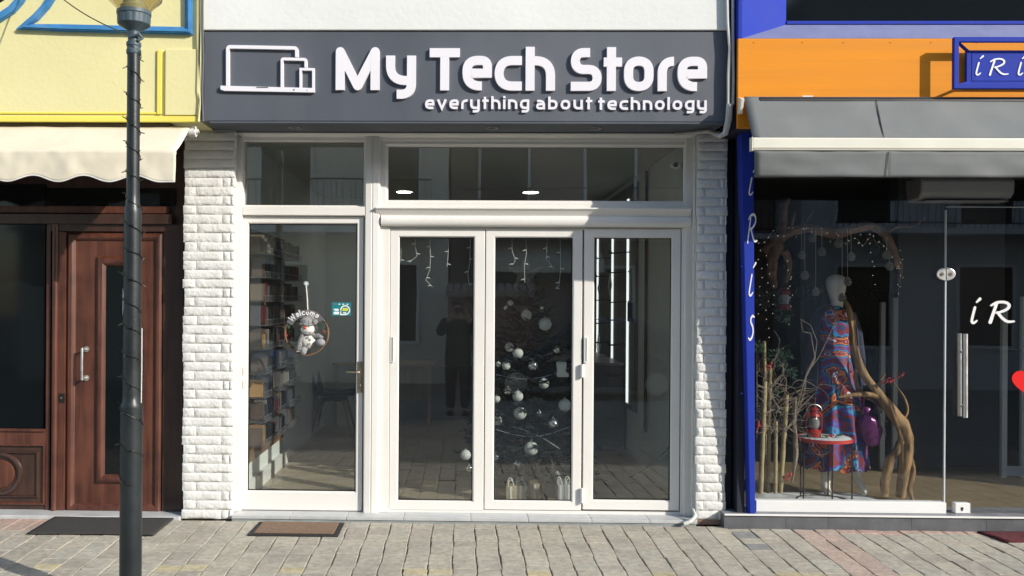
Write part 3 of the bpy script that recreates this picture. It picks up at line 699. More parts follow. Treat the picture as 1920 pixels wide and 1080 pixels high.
# ------------------------------------------------------------------ yellow house on the left
yel = thing('yellow_house', 'yellow rendered house with blue window trim and a brown wooden shopfront', 'house', (-4.6, -0.33, 0))
YX1 = W(374,120,-0.335).x
zyb = W(200,229,-0.35).z
mb = MB(); mb.box(-9, YX1, -0.335, 7, zyb+0.012, 6.2); obj('upper_wall', mb, M['yellow'], yel, bev=0.006)
q = R(309.5,60,372,216,-0.355); mb = MB(); mb.box(q[0],YX1-0.002,-0.358,-0.3345,q[2],6.19); 
mb2 = mb; obj('corner_pilaster', mb, M['yellow'], yel, bev=0.004) if False else None
q = R(309.5,92,372,216,-0.355); mb = MB(); mb.box(q[0],YX1-0.004,-0.357,-0.3345,q[2],q[3]); obj('corner_panel', mb, M['yellow'], yel, bev=0.005)
q = R(294,93,303,214,-0.35); mb = MB(); mb.box(q[0],q[1],-0.350,-0.3345,q[2],q[3]); obj('panel_moulding', mb, M['yellow2'], yel, bev=0.004)
q = R(-400,217.5,373,229,-0.35); mb = MB(); mb.box(-9,YX1-0.003,-0.362,-0.3345,zyb,q[3]); obj('bottom_moulding', mb, M['yellow2'], yel, bev=0.006)
q = R(-400,209,293,213,-0.35); mb = MB(); mb.box(-9,q[1],-0.345,-0.3345,q[2],q[3]); obj('panel_moulding', mb, M['yellow2'], yel, bev=0.003)
mb = MB(); mb.box(-9, LX-0.004, -0.32, 0.30, zyb-0.03, zyb-0.002); obj('soffit', mb, M['soffit'], yel)
def tfY(Y): return lambda p: ((lambda q:(q.x,q.z))(W(p[0],p[1],Y)))
def stroke_px(mb, pts, w, Y0, Y1, closed=False, c0=False, c1=False, ws=None):
    stroke(mb, [Vector(p) for p in pts], ws or w, Y0, Y1, tfY(Y0), closed, c0, c1)
pa = [(110,-40),(100,-12),(86,10),(66,32),(44,49.5),(120,52),(354,57.5),(353,-40)]
for w_, d_ in ((13.5,0.022),(8.0,0.036),(3.2,0.043)):
    mb = MB(); stroke_px(mb, pa, w_, -0.335-d_, -0.3345); obj('window_trim', mb, M['trim'], yel)
pb_ = [(62,-60),(48,-20),(36,0),(20,18),(-8,36),(-60,50)]
for w_, d_ in ((15,0.024),(8,0.04)):
    mb = MB(); stroke_px(mb, pb_, w_, -0.335-d_, -0.3345); obj('window_trim', mb, M['trim'], yel)
mb = MB(); mb.prism([tfY(-0.338)(p) for p in [(40,-60),(28,-22),(14,-4),(-8,10),(-200,40),(-200,-60)]], -0.339, -0.3345); obj('upper_window', mb, M['glass_dark'], yel)
# shopfront in brown wood
YB = 0.13
front = MB(); front.box(-9, LX-0.002, YB+0.05, YB+0.3, 0.0, zyb-0.02); obj('shopfront_frame', front, M['brown_dark'], yel)
def bx(name, px0, py0, px1, py1, y0, y1, m='brown', bev=0.006, parent=yel, z0=None, x0=None, x1=None):
    q = R(px0,py0,px1,py1,y0); b = MB(); b.box(q[0] if x0 is None else x0, q[1] if x1 is None else x1, y0, y1, q[2] if z0 is None else z0, q[3])
    return obj(name, b, M[m], parent, bev=bev)
bx('lintel', -300, 352, 330, 385, YB+0.04, YB+0.052, 'glass_dark', 0.002)
bx('lintel', -300, 386, 316, 399, YB+0.0, YB+0.05, 'brown', 0.004)
bx('lintel', -300, 400, 322, 419, YB-0.025, YB+0.05, 'brown_dark', 0.006)
bx('door_frame', 92, 420, 343, 434, YB+0.0, YB+0.05, 'brown_dark', 0.004)
bx('door_frame', 305, 434.5, 343, 968, YB+0.005, YB+0.05, 'brown_dark', 0.004, z0=0.02)
bx('door_frame', 107, 434.5, 122, 968, YB+0.0, YB+0.05, 'brown', 0.004, z0=0.02)
q = R(95,420,106,968,YB-0.02); b = MB(); b.tube([((q[0]+q[1])/2, YB+0.0, 0.02),((q[0]+q[1])/2, YB+0.0, q[3])], (q[1]-q[0])/2, 14); obj('door_bead', b, M['brown'], yel, smooth=True)
bx('door_frame', 86, 420, 94, 968, YB+0.01, YB+0.05, 'brown', 0.003, z0=0.02)
# door leaf
lo = R(123,436,304,962,YB+0.01)
b = MB(); b.box(lo[0],lo[1],YB+0.022,YB+0.049,lo[2],lo[3]); dleaf = obj('door', b, M['brown'], yel, bev=0.003)
def rail(r_o, r_i, y, name, hump=0.022, parent=None, mat='brown'):
    b = MB(); n = 6; prev = r_o
    for k in range(1, n+1):
        u0, u1 = (k-1)/n, k/n
        mixr = lambda u: tuple(r_o[i]+(r_i[i]-r_o[i])*u for i in range(4))
        b.bevel_ring(mixr(u0), mixr(u1), y-hump*math.sin(PI*u0), y-hump*math.sin(PI*u1))
    return obj(name, b, M[mat], parent or dleaf, smooth=True, angle=50)
rail(lo, R(140,452,288,945,YB+0.01), YB+0.021, 'moulding', 0.024)
gi_ = R(198,500,230,889,YB+0.01); go_ = R(178,480,250,908,YB+0.01)
rail(go_, gi_, YB+0.021, 'moulding', 0.028)
b = MB(); b.box(gi_[0],gi_[1],YB+0.015,YB+0.0218,gi_[2],gi_[3]); obj('pane', b, M['glass_dark'], dleaf)
# door pull
hx = W(158,680,YB).x; zt_, zb_h = W(158,655,YB).z, W(158,709,YB).z
b = MB()
for z in (zt_, zb_h): b.cyl_y(hx+0.008, z, 0.021, YB+0.012, YB+0.0215, 18); b.tube([(hx+0.006,YB+0.014,z),(hx,YB-0.035,z)],0.009,10)
b.tube([(hx-0.001,YB-0.036,zb_h-0.012),(hx-0.001,YB-0.04,(zt_+zb_h)/2),(hx-0.001,YB-0.036,zt_+0.012)],0.0095,12); obj('handle', b, M['steel'], dleaf, smooth=True)
lk = bx('lock_plate', 110, 738, 121, 755, YB-0.004, YB+0.001, 'black', 0.001)
b = MB(); p = W(115.5,746,YB); b.cyl_y(p.x,p.z,0.008,YB-0.009,YB-0.004,12); obj('keyhole', b, M['brass'], lk)
# left display window and its panel
bx('display_window', -300, 345, 84, 806, YB+0.035, YB+0.052, 'glass_dark', 0.0)
bx('window_rail', -300, 806, 85, 834, YB+0.004, YB+0.05, 'brown', 0.004)
bx('window_rail', -300, 803, 84, 807.5, YB-0.012, YB+0.02, 'brown', 0.002)
bx('lower_panel', -300, 834, 85, 968, YB+0.02, YB+0.05, 'brown_dark', 0.003, z0=0.02)
po = R(-95,832,84,948,YB); pi_ = R(-78,845,70,936,YB)
rail(po, R(-90,838,78,942,YB), YB+0.02, 'panel_moulding', 0.02, yel, 'brown')
rail(R(-70,846,72,934,YB), R(-64,851,66,929,YB), YB+0.02, 'panel_moulding', 0.02, yel, 'brown_dark')
c_ = W(0,889,YB); rr_ = 37*6.63/1700
b = MB(); 
for (ra, hump, r0_) in ((rr_*0.14,0.02,rr_),):
    pts = [(c_.x+r0_*math.cos(t), YB+0.018, c_.z+r0_*math.sin(t)) for t in [2*PI*k/40 for k in range(41)]]
    b.tube(pts, 0.019, 8, caps=False)
obj('round_moulding', b, M['brown_dark'], yel, smooth=True)
b = MB(); b.cyl_y(c_.x, c_.z, rr_*0.72, YB+0.004, YB+0.021, 32); obj('round_panel', b, M['brown'], yel, bev=0.006)
mb = MB(); mb.box(-9, LX-0.01, -0.03, YB+0.06, -0.03, 0.019); obj('threshold', mb, M['marble'], yel, bev=0.004)

# ------------------------------------------------------------------ cream awning
awn = thing('awning', 'cream cloth awning with scalloped valance over the brown door', 'awning', (-4.6,-0.33,zyb-0.06))
AX1 = W(345,260,-0.45).x; AX0 = -7.0
zt_a = W(200,236.5,-0.31).z; YAF = -0.62; zf = W(200,283,YAF).z; zv = W(200,335,YAF).z
nx, ny = 90, 8
vs = []; 
def awn_top(u, v):
    x = AX0+(AX1-AX0)*u + (0.0)*v; y = -0.31+(YAF+0.31)*v; sag = -0.012*math.sin(PI*v)+0.008*mnoise.noise((x*2.2,v*2,1))+0.004*mnoise.noise((x*7,v*3,4))
    return (x, y, zt_a+(zf-zt_a)*v+sag)
for k in range(ny+1):
    for i in range(nx+1): vs.append(awn_top(i/nx, k/ny))
fs = [(k*(nx+1)+i, k*(nx+1)+i+1, (k+1)*(nx+1)+i+1, (k+1)*(nx+1)+i) for k in range(ny) for i in range(nx)]
mb = MB(); mb.add(vs, fs); o = obj('canopy', mb, M['beige'], awn, smooth=True); sm = o.modifiers.new('s','SOLIDIFY'); sm.thickness = 0.003
nx, nz = 260, 10; vs = []
wl = 97*5.88/1700; ph = W(62,440,YAF).x
for k in range(nz+1):
    for i in range(nx+1):
        x = AX0+(AX1-AX0)*i/nx; v = k/nz
        dx = (x-ph)/wl
        low = zv - 0.0175*math.cos(2*PI*(dx-0.5)) * -1
        zb2 = zv + 0.021*math.cos(2*PI*dx)
        if x > W(302,340,YAF).x: zb2 = zv-0.021
        z = zf+0.006+(zb2-zf-0.006)*v
        y = YAF-0.004 + 0.020*v*mnoise.noise((x*5,0.3,v*1.2))+0.006*mnoise.noise((x*13,2,v*2)) - 0.006*v
        vs.append((x,y,z))
fs = [(k*(nx+1)+i, k*(nx+1)+i+1, (k+1)*(nx+1)+i+1, (k+1)*(nx+1)+i) for k in range(nz) for i in range(nx)]
mb = MB(); mb.add(vs, fs); o = obj('valance', mb, M['beige'], awn, smooth=True); sm = o.modifiers.new('s','SOLIDIFY'); sm.thickness = 0.003
edge = [Vector(vs[nz*(nx+1)+i])+Vector((0,-0.003,0)) for i in range(nx+1)]
mb = MB(); mb.tube(edge, 0.004, 6); obj('valance_hem', mb, M['white'], awn, smooth=True)
mb = MB(); mb.tube([(AX0,YAF+0.012,zf-0.008),(AX1-0.005,YAF+0.012,zf-0.008)], 0.014, 12); obj('front_bar', mb, M['white'], awn, smooth=True)
p = W(362,246,-0.33); mb = MB(); mb.tube([(AX0,-0.30,zt_a-0.035),(p.x-0.03,-0.30,zt_a-0.035)],0.03,14); mb.tube([(p.x-0.03,-0.30,zt_a-0.035),(p.x+0.012,-0.30,zt_a-0.035)],0.036,14); mb.tube([(p.x+0.012,-0.30,zt_a-0.035),(p.x+0.03,-0.30,zt_a-0.03)],0.014,10)
obj('roller', mb, M['white_cable'], awn, smooth=True)
mb = MB(); mb.tube([(AX1-0.35,-0.28,zt_a-0.12),(AX1-0.20,-0.44,zt_a-0.16),(AX1-0.05,YAF+0.03,zf-0.03)],0.011,8); obj('arm', mb, M['white'], awn)

# ------------------------------------------------------------------ cables between yellow house and sign
cb = thing('cable_bundle', 'yellow and dark cables running down the gap beside the yellow house', 'cables', (W(378,120,-0.36).x,-0.36,2.7), None)
for k,(pxs,m,r) in enumerate((((371,372,371.5,370,374,369),'yellow',0.006),((374.5,375,374,376,376,371),'wire',0.0045),((377,377.5,376.5,377,375,372),'yellow',0.007),((380,380,381,379.5,380,381),'sign',0.007))):
    ys = (-40,50,110,170,200,228); pts=[W(a,b_,-0.362-0.006*k) for a,b_ in zip(pxs,ys)]
    mb = MB(); mb.tube(pts, r, 8); obj('cable', mb, M[m], cb, smooth=True)

# ------------------------------------------------------------------ street lamp
YPOST = -1.76; PXc = W(247,700,YPOST).x; DP = (6.5+YPOST)/1700
zp = lambda py: W(247,py,YPOST).z
gz = ground_z(YPOST)
lamp = thing('street_lamp', 'dark green lamp post with a clear lantern in front of the brown door', 'street lamp', (PXc,YPOST,gz))
prof = [(0.0565,gz),(0.0565,zp(764)),(0.056,zp(757)),(0.0480,zp(752)),(0.0465,zp(740)),(0.0450,zp(420)),(0.0445,zp(399)),(0.043,zp(391)),(0.0347,zp(382)),(0.0332,zp(360)),(0.0327,zp(105)),(0.0327,zp(101))]
mb = MB(); mb.lathe(prof, (PXc,YPOST,0), 40); obj('pole', mb, M['post'], lamp, smooth=True, angle=30)
mb = MB(); mb.lathe([(0.036,zp(102)),(0.038,zp(100)),(0.038,zp(94)),(0.0345,zp(92)),(0.0345,zp(88)),(0.038,zp(86)),(0.038,zp(80)),(0.030,zp(79)),(0.030,zp(58))],(PXc,YPOST,0),32); obj('neck', mb, M['post_band'], lamp, smooth=True, angle=30)
prof = [(0.030,zp(60)),(0.036,zp(57)),(0.074,zp(49)),(0.083,zp(46)),(0.085,zp(30)),(0.088,zp(28)),(0.088,zp(22)),(0.07,zp(21))]
mb = MB(); n=56; vs=[]; m_=len(prof)
for k,(r,z) in enumerate(prof):
    for j in range(n):
        th=2*PI*j/n; rr=r*(1-(0.035 if (j%4==0 and 2<=k<=4) else 0)); vs.append((PXc+rr*math.cos(th),YPOST+rr*math.sin(th),z))
mb.add(vs,[(k*n+j,k*n+(j+1)%n,(k+1)*n+(j+1)%n,(k+1)*n+j) for k in range(m_-1) for j in range(n)]+[tuple(range(n-1,-1,-1)),tuple(range((m_-1)*n,m_*n))])
obj('lantern_collar', mb, M['post_band'], lamp, smooth=True, angle=25)
mb = MB(); mb.lathe([(0.078,zp(24)),(0.095,zp(15)),(0.140,zp(0)),(0.17,zp(-35)),(0.185,zp(-70)),(0.18,zp(-110)),(0.165,zp(-160)),(0.162,zp(-160)),(0.177,zp(-110)),(0.182,zp(-70)),(0.167,zp(-35)),(0.137,zp(0)),(0.092,zp(15)),(0.075,zp(24))],(PXc,YPOST,0),40,caps=False)
obj('lantern_glass', mb, M['lamp_glass'], lamp, smooth=True)
mb = MB(); mb.lathe([(0.15,zp(-160)),(0.155,zp(-166)),(0.10,zp(-190)),(0.05,zp(-225)),(0.03,zp(-240)),(0.0,zp(-245))],(PXc,YPOST,0),40); obj('lantern_roof', mb, M['post_band'], lamp, smooth=True)
mb = MB(); mb.lathe([(0.068,zp(24)),(0.070,zp(12)),(0.055,zp(9)),(0.056,zp(0)),(0.04,zp(-6)),(0.035,zp(-40)),(0.045,zp(-60)),(0.04,zp(-90)),(0.0,zp(-100))],(PXc,YPOST,0),24); obj('lamp_bulb', mb, pm('milky_lamp',(0.42,0.46,0.40),0.3,var=0.1), lamp, smooth=True)
mb = MB(); mb.tube([(PXc-0.01,YPOST-0.03,zp(72)),(PXc+0.04,YPOST-0.03,zp(68)),(PXc+0.052,YPOST-0.02,zp(74)),(PXc+0.03,YPOST-0.03,zp(79))],0.009,8); obj('bracket', mb, M['post_band'], lamp, smooth=True)
mb = MB(); mb.box(PXc-0.14,PXc+0.09,YPOST+0.03,YPOST+0.24,gz-0.02,gz+0.012); o=obj('ground_cover', mb, pm('rusty_iron_cover',(0.14,0.10,0.075),0.8,0.2,var=0.4,scale=15,bump=0.3), None, bev=0.004); tag(o,'rusty brown metal ground cover behind the foot of the lamp post','ground cover')
# torn sticker
def on_post(px_off, py, r, d=0.002):
    a = math.asin(max(-0.98,min(0.98,px_off/r))); return (PXc+(r+d)*math.sin(a), YPOST-(r+d)*math.cos(a), zp(py))
mb = MB(); grid=[]
for k,py in enumerate((540,548,556,566,576,586,592)):
    wv=(0.004,0.009,0.010,0.0095,0.009,0.007,0.003)[k]
    for u in (0,0.5,1): grid.append(on_post(-0.0445+wv*u*1.3, py, 0.0462, 0.0015))
mb.add(grid,[(k*3+i,k*3+i+1,(k+1)*3+i+1,(k+1)*3+i) for k in range(6) for i in range(2)]); o=obj('torn_sticker', mb, M['white'], lamp)
# wrapped fairy light wire
fl = thing('fairy_light_wire', 'dark wire of unlit fairy lights wound round the lamp post', 'string lights', (PXc,YPOST,zp(880)))
def post_r(py):
    return 0.0338 if py < 385 else (0.047 if py < 752 else 0.0570)
pts=[]; tips=[]; rg=random.Random(4); th=0.0; py=88.0; nxt=0
seq=[]
while py < 905:
    r=post_r(py)+0.003; pts.append((PXc+r*math.sin(th),YPOST-r*math.cos(th),zp(py+2.5*math.sin(th*0.7)))); seq.append((th,py))
    th+=2*PI/18; py+= (48 if py<700 else 62)/18
mb=MB(); mb.tube(pts,0.0025,5); obj('wire', mb, M['wire'], fl)
for k in range(3,len(pts)-1,4):
    th,py=seq[k]
    th+=rg.uniform(-0.2,0.2)
    p=Vector(pts[k]); d=Vector((math.sin(th),-math.cos(th),rg.choice([-1,1])*rg.uniform(0.2,1.0))).normalized()
    b=MB(); b.tube([p,p+d*0.014,p+d*0.024],[0.0025,0.003,0.0015],5); obj('bulb', b, M['wire'], fl)
mb=MB(); mb.tube([(PXc+0.054,YPOST-0.005,zp(615)),(PXc+0.055,YPOST-0.006,zp(690)),(PXc+0.053,YPOST-0.005,zp(755))],0.003,6); o=obj('white_cable', mb, M['white_cable'], lamp)
ov=MB(); a=Vector((PXc-0.03,YPOST-0.0,zp(66))); b_=W(60,-55,-0.40); ov.tube([a+(b_-a)*u+Vector((0,0,-0.05*math.sin(PI*u))) for u in [k/14 for k in range(15)]],0.0038,6)
o=obj('overhead_cable', ov, M['wire'], None); tag(o,'thin dark cable stretched from the lamp post up to the yellow house','cable')
# ------------------------------------------------------------------ mats
def mat_quad(name, corners, z0, th, m, label, cat, parent=None, bev=0.004):
    mb=MB(); n=len(corners); mb.prism_z(corners, z0, z0+th); o=obj(name, mb, m, parent, bev=bev)
    if parent is None: tag(o,label,cat)
    return o
def gpt(px,py,z):
    d=CAM_M@Vector(((px-PPX)/FPX,(PPY-py)/FPX,-1.0)); t=(z-CAM_LOC.z)/d.z; p=CAM_LOC+d*t; return (p.x,p.y)
a=gpt(46,1003,-0.006); b_=gpt(290,1001,-0.006); c_=gpt(316,974,0.0); d_=gpt(78,976,0.0)
yb=-0.02
xl,xr=-3.02,-2.13
xl=gpt(46,1003,0)[0]; xr=gpt(292,1001,0)[0]; yf=gpt(170,1002,0)[1]
mb=MB(); 
nx,ny=30,10; vs=[]
for k in range(ny+1):
    for i in range(nx+1):
        u,v=i/nx,k/ny
        x=xl+(xr-xl)*u; y=yf+(-0.035-yf)*v
        if k==0: y+=0.012*math.sin(PI*u)
        cut=0.06*(1-v) if False else 0
        z=ground_z(y)+0.008+0.004*mnoise.noise((x*4,y*6,0))
        vs.append((x,y,z))
mb.add(vs,[(k*(nx+1)+i,k*(nx+1)+i+1,(k+1)*(nx+1)+i+1,(k+1)*(nx+1)+i) for k in range(ny) for i in range(nx)])
o=obj('door_mat', mb, M['mat_black'], None, smooth=True); sm=o.modifiers.new('s','SOLIDIFY'); sm.thickness=0.008; sm.offset=1
tag(o,'thin dark grey carpet mat in front of the brown wooden door','door mat')
xl=gpt(466,1000,0)[0]; xr=gpt(636,1000,0)[0]; yf=gpt(550,1000,0.012)[1]; yb=gpt(560,976,0.012)[1]
dm=thing('door_mat','brown coir mat with black rubber rim before the white glass door','door mat',((xl+xr)/2,(yf+yb)/2,ground_z(yf)))
mb=MB(); z0=ground_z(yf); mb.prism_z([(xl,yf),(xr,yf),(xr,yb),(xl,yb)],z0-0.001,z0+0.012); obj('rubber_base', mb, M['rubber'], dm, bev=0.004)
mb=MB(); mb.prism_z([(xl+0.035,yf+0.03),(xr-0.035,yf+0.03),(xr-0.035,yb-0.02),(xl+0.035,yb-0.02)],z0+0.0115,z0+0.019); obj('coir_panel', mb, M['coir'], dm, bev=0.004)
# condensate hose at the foot of the right pier
hs=MB(); pts=[W(1297,640,0.05),W(1298,850,0.05),W(1298,935,0.03),W(1302,958,0.0),W(1303,968,-0.02)]
pts2=[W(1304,966,-0.03),W(1300,973,-0.06),W(1292,979,-0.08),W(1283,982,-0.08)]
hs.tube([Vector(p) for p in pts2],0.012,10)
for k in range(18):
    u=k/17*(len(pts2)-1); i=min(int(u),len(pts2)-2); p=Vector(pts2[i]).lerp(Vector(pts2[i+1]),u-i); d=(Vector(pts2[i+1])-Vector(pts2[i])).normalized()*0.003
    hs.tube([p-d,p+d],0.0145,10)
hose=obj('drain_hose', hs, M['white_cable'], None, smooth=True); tag(hose,'short white corrugated hose end lying at the foot of the right brick pier','hose')
dp=MB(); xw=W(1300,600,0.045).x
dp.tube([(xw,0.045,zs_bot-0.03),(xw+0.002,0.045,1.6),(xw,0.045,0.12),W(1304,966,-0.03)],0.009,8)
o=obj('drain_pipe', dp, M['white_cable'], None, smooth=True); tag(o,'thin white pipe running down between the folding doors and the right pier','pipe')
# white cable bundle at sign's right end
cb=thing('cable_bundle','thick white cable bundle hanging down beside the right end of the charcoal sign','cables',(W(1368,120,-0.36).x,-0.37,2.7))
rg=random.Random(9)
for k in range(5):
    o1=rg.uniform(-4,4)
    ys=(-40,40,90,140,190,215,240,250); base=(1362,1364,1367,1366,1365,1364,1360,1357)
    pts=[W(b0+o1*(0.7 if i<6 else 0.5)+rg.uniform(-1,1),yy_,-0.355-0.012*(k%3)) for i,(b0,yy_) in enumerate(zip(base,ys))]
    mb=MB(); mb.tube(pts,0.0075,8); obj('cable', mb, M['white_cable'], cb, smooth=True)
pts=[W(1374,-40,-0.36),W(1374,70,-0.36),W(1375,150,-0.36),W(1374,196,-0.36)]; mb=MB(); mb.tube(pts,0.011,10); obj('conduit', mb, M['white_cable'], cb, smooth=True)
pts=[W(1368,196,-0.37),W(1366,225,-0.38),W(1360,250,-0.37),W(1350,255,-0.30),W(1330,246,-0.12),W(1300,249,-0.04),W(1265,251,0.02)]
mb=MB(); mb.tube(pts,[0.022,0.022,0.02,0.018,0.016,0.014,0.010],10); obj('wrapped_hose', mb, pm('grey_wrap_tape',(0.45,0.44,0.42),0.7,var=0.2,scale=20), cb, smooth=True)
# ------------------------------------------------------------------ blue and orange boutique
bou = thing('boutique_building', 'blue and orange boutique building with a glass shopfront on the right', 'shop', (3.6, -0.3, 0))
YO = -0.42
BX0 = W(1383.5,150,YO).x; BX1 = 7.5
oz0 = W(1400,240,YO).z; oz1 = (W(1400,70,YO).z*0.5+W(1900,72,YO).z*0.5)
mb = MB(); mb.box(BX0, BX1, YO, YO+0.03, oz0, oz1-0.004); obj('fascia_board', mb, M['orange'], bou, bev=0.003)
mb = MB(); mb.box(BX0+0.004, BX1, YO+0.031, 0.4, oz0+0.002, oz1-0.004); obj('upper_floor', mb, M['navy'], bou)
for px_ in (1413,1504,1581,1669,1745,1831):
    p = W(px_, 80, YO); b = MB(); b.cyl_y(p.x, p.z, 0.0035, YO-0.002, YO-0.0002, 8); obj('screw', b, M['black'], bou)
# blue upper front with splayed window recess
YW = -0.20
xo = W(1391,40,YO).x; xi = W(1474,20,YW).x; zi = W(1600,43,YW).z
mb = MB(); mb.box(BX0, xo, YO+0.001, 6.5, oz1-0.003, 6.2); obj('upper_wall', mb, M['blue'], bou, bev=0.003)
mb = MB(); mb.prism_z([(xo+0.001,YO+0.002),(xo+0.001,6.5),(xi,6.5),(xi,YW)], oz1-0.0025, 6.2); obj('window_jamb', mb, M['blue'], bou)
mb = MB(); mb.prism_x([(YO+0.002,oz1-0.003),(YW,zi-0.012),(YW+0.2,zi-0.012),(YW+0.2,oz1-0.003)], xo+0.002, BX1); obj('window_sill', mb, M['blue_sill'], bou)
mb = MB(); mb.box(xi+0.001, BX1, YW-0.01, YW+0.05, zi-0.0115, zi+0.012); obj('window_bottom_frame', mb, M['blue'], bou, bev=0.003)
mb = MB(); mb.box(xi+0.001, BX1, YW+0.02, YW+0.03, zi+0.0125, 6.0); obj('upper_window', mb, M['glass_dark'], bou)
# dark return wall and gap beside the brick pier
mb = MB(); mb.box(RX+0.012, W(1384,500,-0.08).x, 0.06, 0.16, 0.0, 2.95); obj('gap_panel', mb, M['navy'], bou)
sx = W(1386,500,-0.07).x
mb = MB(); mb.box(sx, sx+0.05, -0.06, 0.2, 0.06, oz0+0.01); obj('side_wall', mb, M['navy'], bou)
# leaning blue fin carrying the letters
def finY(z): return -0.085 - 0.066*max(0, z-0.06)
def wz(px,py,z):   # point on the leaning front plane at pixel
    Y=-0.2
    for _ in range(12): Y=finY(W(px,py,Y).z)
    return W(px,py,Y)
A=[wz(1383,244,0),wz(1394.5,500,0),wz(1406.5,966,0)]
bl=wz(1406.5,966,0); br=wz(1416,968,0); tl=wz(1390,244,0); tr=wz(1413,244,0)
bkb=W(1398.5,966,-0.05); bkt=W(1381,244,-0.05)
def D(v,y): return Vector((v.x,y,v.z))
mb = MB()
vs=[bl,br,tr,tl, Vector((bkb.x,-0.05,bl.z)),Vector((br.x,-0.02,br.z)),Vector((tr.x,-0.02,tr.z)),Vector((bkt.x,-0.05,tl.z))]
mb.add(vs,[(0,1,2,3),(0,3,7,4),(1,5,6,2),(4,7,6,5),(3,2,6,7),(0,4,5,1)]); fin=obj('name_pillar', mb, M['blue'], bou, bev=0.003)
for py in (500,738,): 
    p=wz(1390,py,0); mb=MB(); mb.sphere((p.x,p.y-0.002,p.z),0.006,8,6); obj('rivet', mb, M['blue'], fin)
# brush-script letters (unit height 100, y up)
SCRIPT={
 'i':[([(13,64),(4,30),(0,10),(4,2),(12,3),(22,11)],[9,9,9,9,8,5]),([(20,86),(34,99)],[6,10])],
 'I':[([(14,72),(6,36),(1,10),(6,1),(14,3),(24,12)],[9,9,9,9,8,5]),([(22,92),(36,103)],[6,10])],
 'R':[([(22,74),(12,40),(1,1)],[9,9,10]),([(4,70),(24,82),(50,84),(66,74),(62,58),(40,45),(22,40)],[6,9,9,9,9,8,6]),([(26,42),(44,18),(62,5),(84,6)],[8,9,9,6])],
 'S':[([(40,84),(26,88),(12,78),(14,64),(28,50),(34,30),(24,10),(8,2),(-4,8)],[6,8,9,9,9,9,9,8,6])],
}
def smooth_path(pts, ws, n=6):
    P=[Vector(p) for p in pts]; out=[]; wo=[]
    for k in range(len(P)-1):
        p0=P[max(k-1,0)];p1=P[k];p2=P[k+1];p3=P[min(k+2,len(P)-1)]
        for q in range(n):
            t=q/n; out.append(0.5*((2*p1)+(p2-p0)*t+(2*p0-5*p1+4*p2-p3)*t*t+(3*p1-p0-3*p2+p3)*t**3)); wo.append(ws[k]+(ws[k+1]-ws[k])*t)
    out.append(P[-1]); wo.append(ws[-1]); return out,wo
def script_letter(ch, px, pyb, hpx, Y, m, parent, depth=0.004, wfac=1.0, thick=1.0, slope=0.0, name='letter', yz=None):
    p0=W(px,pyb,Y) if yz is None else yz(px,pyb,0); Y=p0.y
    sc=(W(px,pyb-hpx,Y).z-p0.z)/100
    tf=lambda p:(p0.x+p[0]*sc*wfac, p0.z+p[1]*sc)
    mb=MB()
    for k,(pts,ws) in enumerate(SCRIPT[ch]):
        P,wd=smooth_path(pts,[w*thick for w in ws])
        stroke(mb,P,None,Y-depth+0.0003*k,Y-0.0004,tf,False,True,True) if False else stroke(mb,P,wd,Y-depth-0.0003*k,Y-0.0004,tf,False,True,True)
    if slope: mb.v=[(x,y-slope*(z-p0.z),z) for x,y,z in mb.v]
    return obj(name,mb,m,parent)
M['white_vinyl']=pm('white_vinyl',(0.80,0.80,0.80),0.45,var=0.02)
script_letter('i',1404.5,366,50,0,M['white_vinyl'],fin,0.003,0.62,0.8,0.066,yz=wz)
script_letter('R',1401.5,455,62,0,M['white_vinyl'],fin,0.003,0.34,0.9,0.066,yz=wz)
script_letter('i',1404.5,555,62,0,M['white_vinyl'],fin,0.003,0.5,0.8,0.066,yz=wz)
script_letter('S',1404,638,52,0,M['white_vinyl'],fin,0.003,0.42,1.1,0.066,yz=wz)
# base, sill
bz=W(1600,967,-0.1).z
cutx=[W(1358,975,-0.1).x,W(1474,975,-0.1).x,W(1553,975,-0.1).x,W(1710,975,-0.1).x,W(1850,975,-0.1).x,4.5,5.5,BX1]
for a_,b_ in zip(cutx[:-1],cutx[1:]):
    mb=MB(); mb.box(a_+0.001,b_-0.001,-0.095,0.2,-0.03,bz-0.008); obj('base_slab',mb,M['slate'],bou)
mb=MB(); mb.box(cutx[0],BX1,-0.103,0.2,bz-0.0078,bz+0.004); obj('base_edge',mb,pm('grey_stone_ledge',(0.20,0.205,0.22),0.5,var=0.2,scale=8),bou,bev=0.002)
mb=MB(); mb.box(cutx[0],BX1,-0.108,-0.1035,bz-0.007,bz+0.006); obj('edge_trim',mb,M['white'],bou,bev=0.001)
sq=R(1417,940,1773,957,-0.02)
mb=MB(); mb.box(W(1417,950,-0.02).x,sq[1],-0.03,0.05,bz+0.0045,sq[3]); obj('glass_sill',mb,M['white'],bou,bev=0.003)
# glass
gz1=2.75
gx0=W(1412,640,0).x; gx1=W(1771.5,640,0).x
mb=MB(); mb.box(gx0,gx1,0.005,0.015,sq[3]-0.004,gz1); obj('fixed_pane',mb,M['glass_iris'],bou)
dx0=W(1774.5,640,0).x; dzt=W(1850,389,0).z
mb=MB(); mb.box(dx0,dx0+1.25,0.005,0.015,bz+0.02,dzt); gdoor=obj('glass_door',mb,M['glass_iris'],bou)
mb=MB(); mb.box(dx0,dx0+3.2,0.005,0.015,dzt+0.006,gz1); obj('top_pane',mb,M['glass_iris'],bou)
mb=MB(); mb.box(dx0+1.256,dx0+3.2,0.005,0.015,bz+0.006,dzt); obj('fixed_pane',mb,M['glass_iris'],bou)
edge_m=pm('polished_glass_edge',(0.62,0.66,0.66),0.2,var=0.1,scale=8)
mb=MB(); mb.box(gx1+0.0002,gx1+0.008,-0.002,0.016,sq[3],dzt-0.02); obj('pane_edge',mb,edge_m,bou)
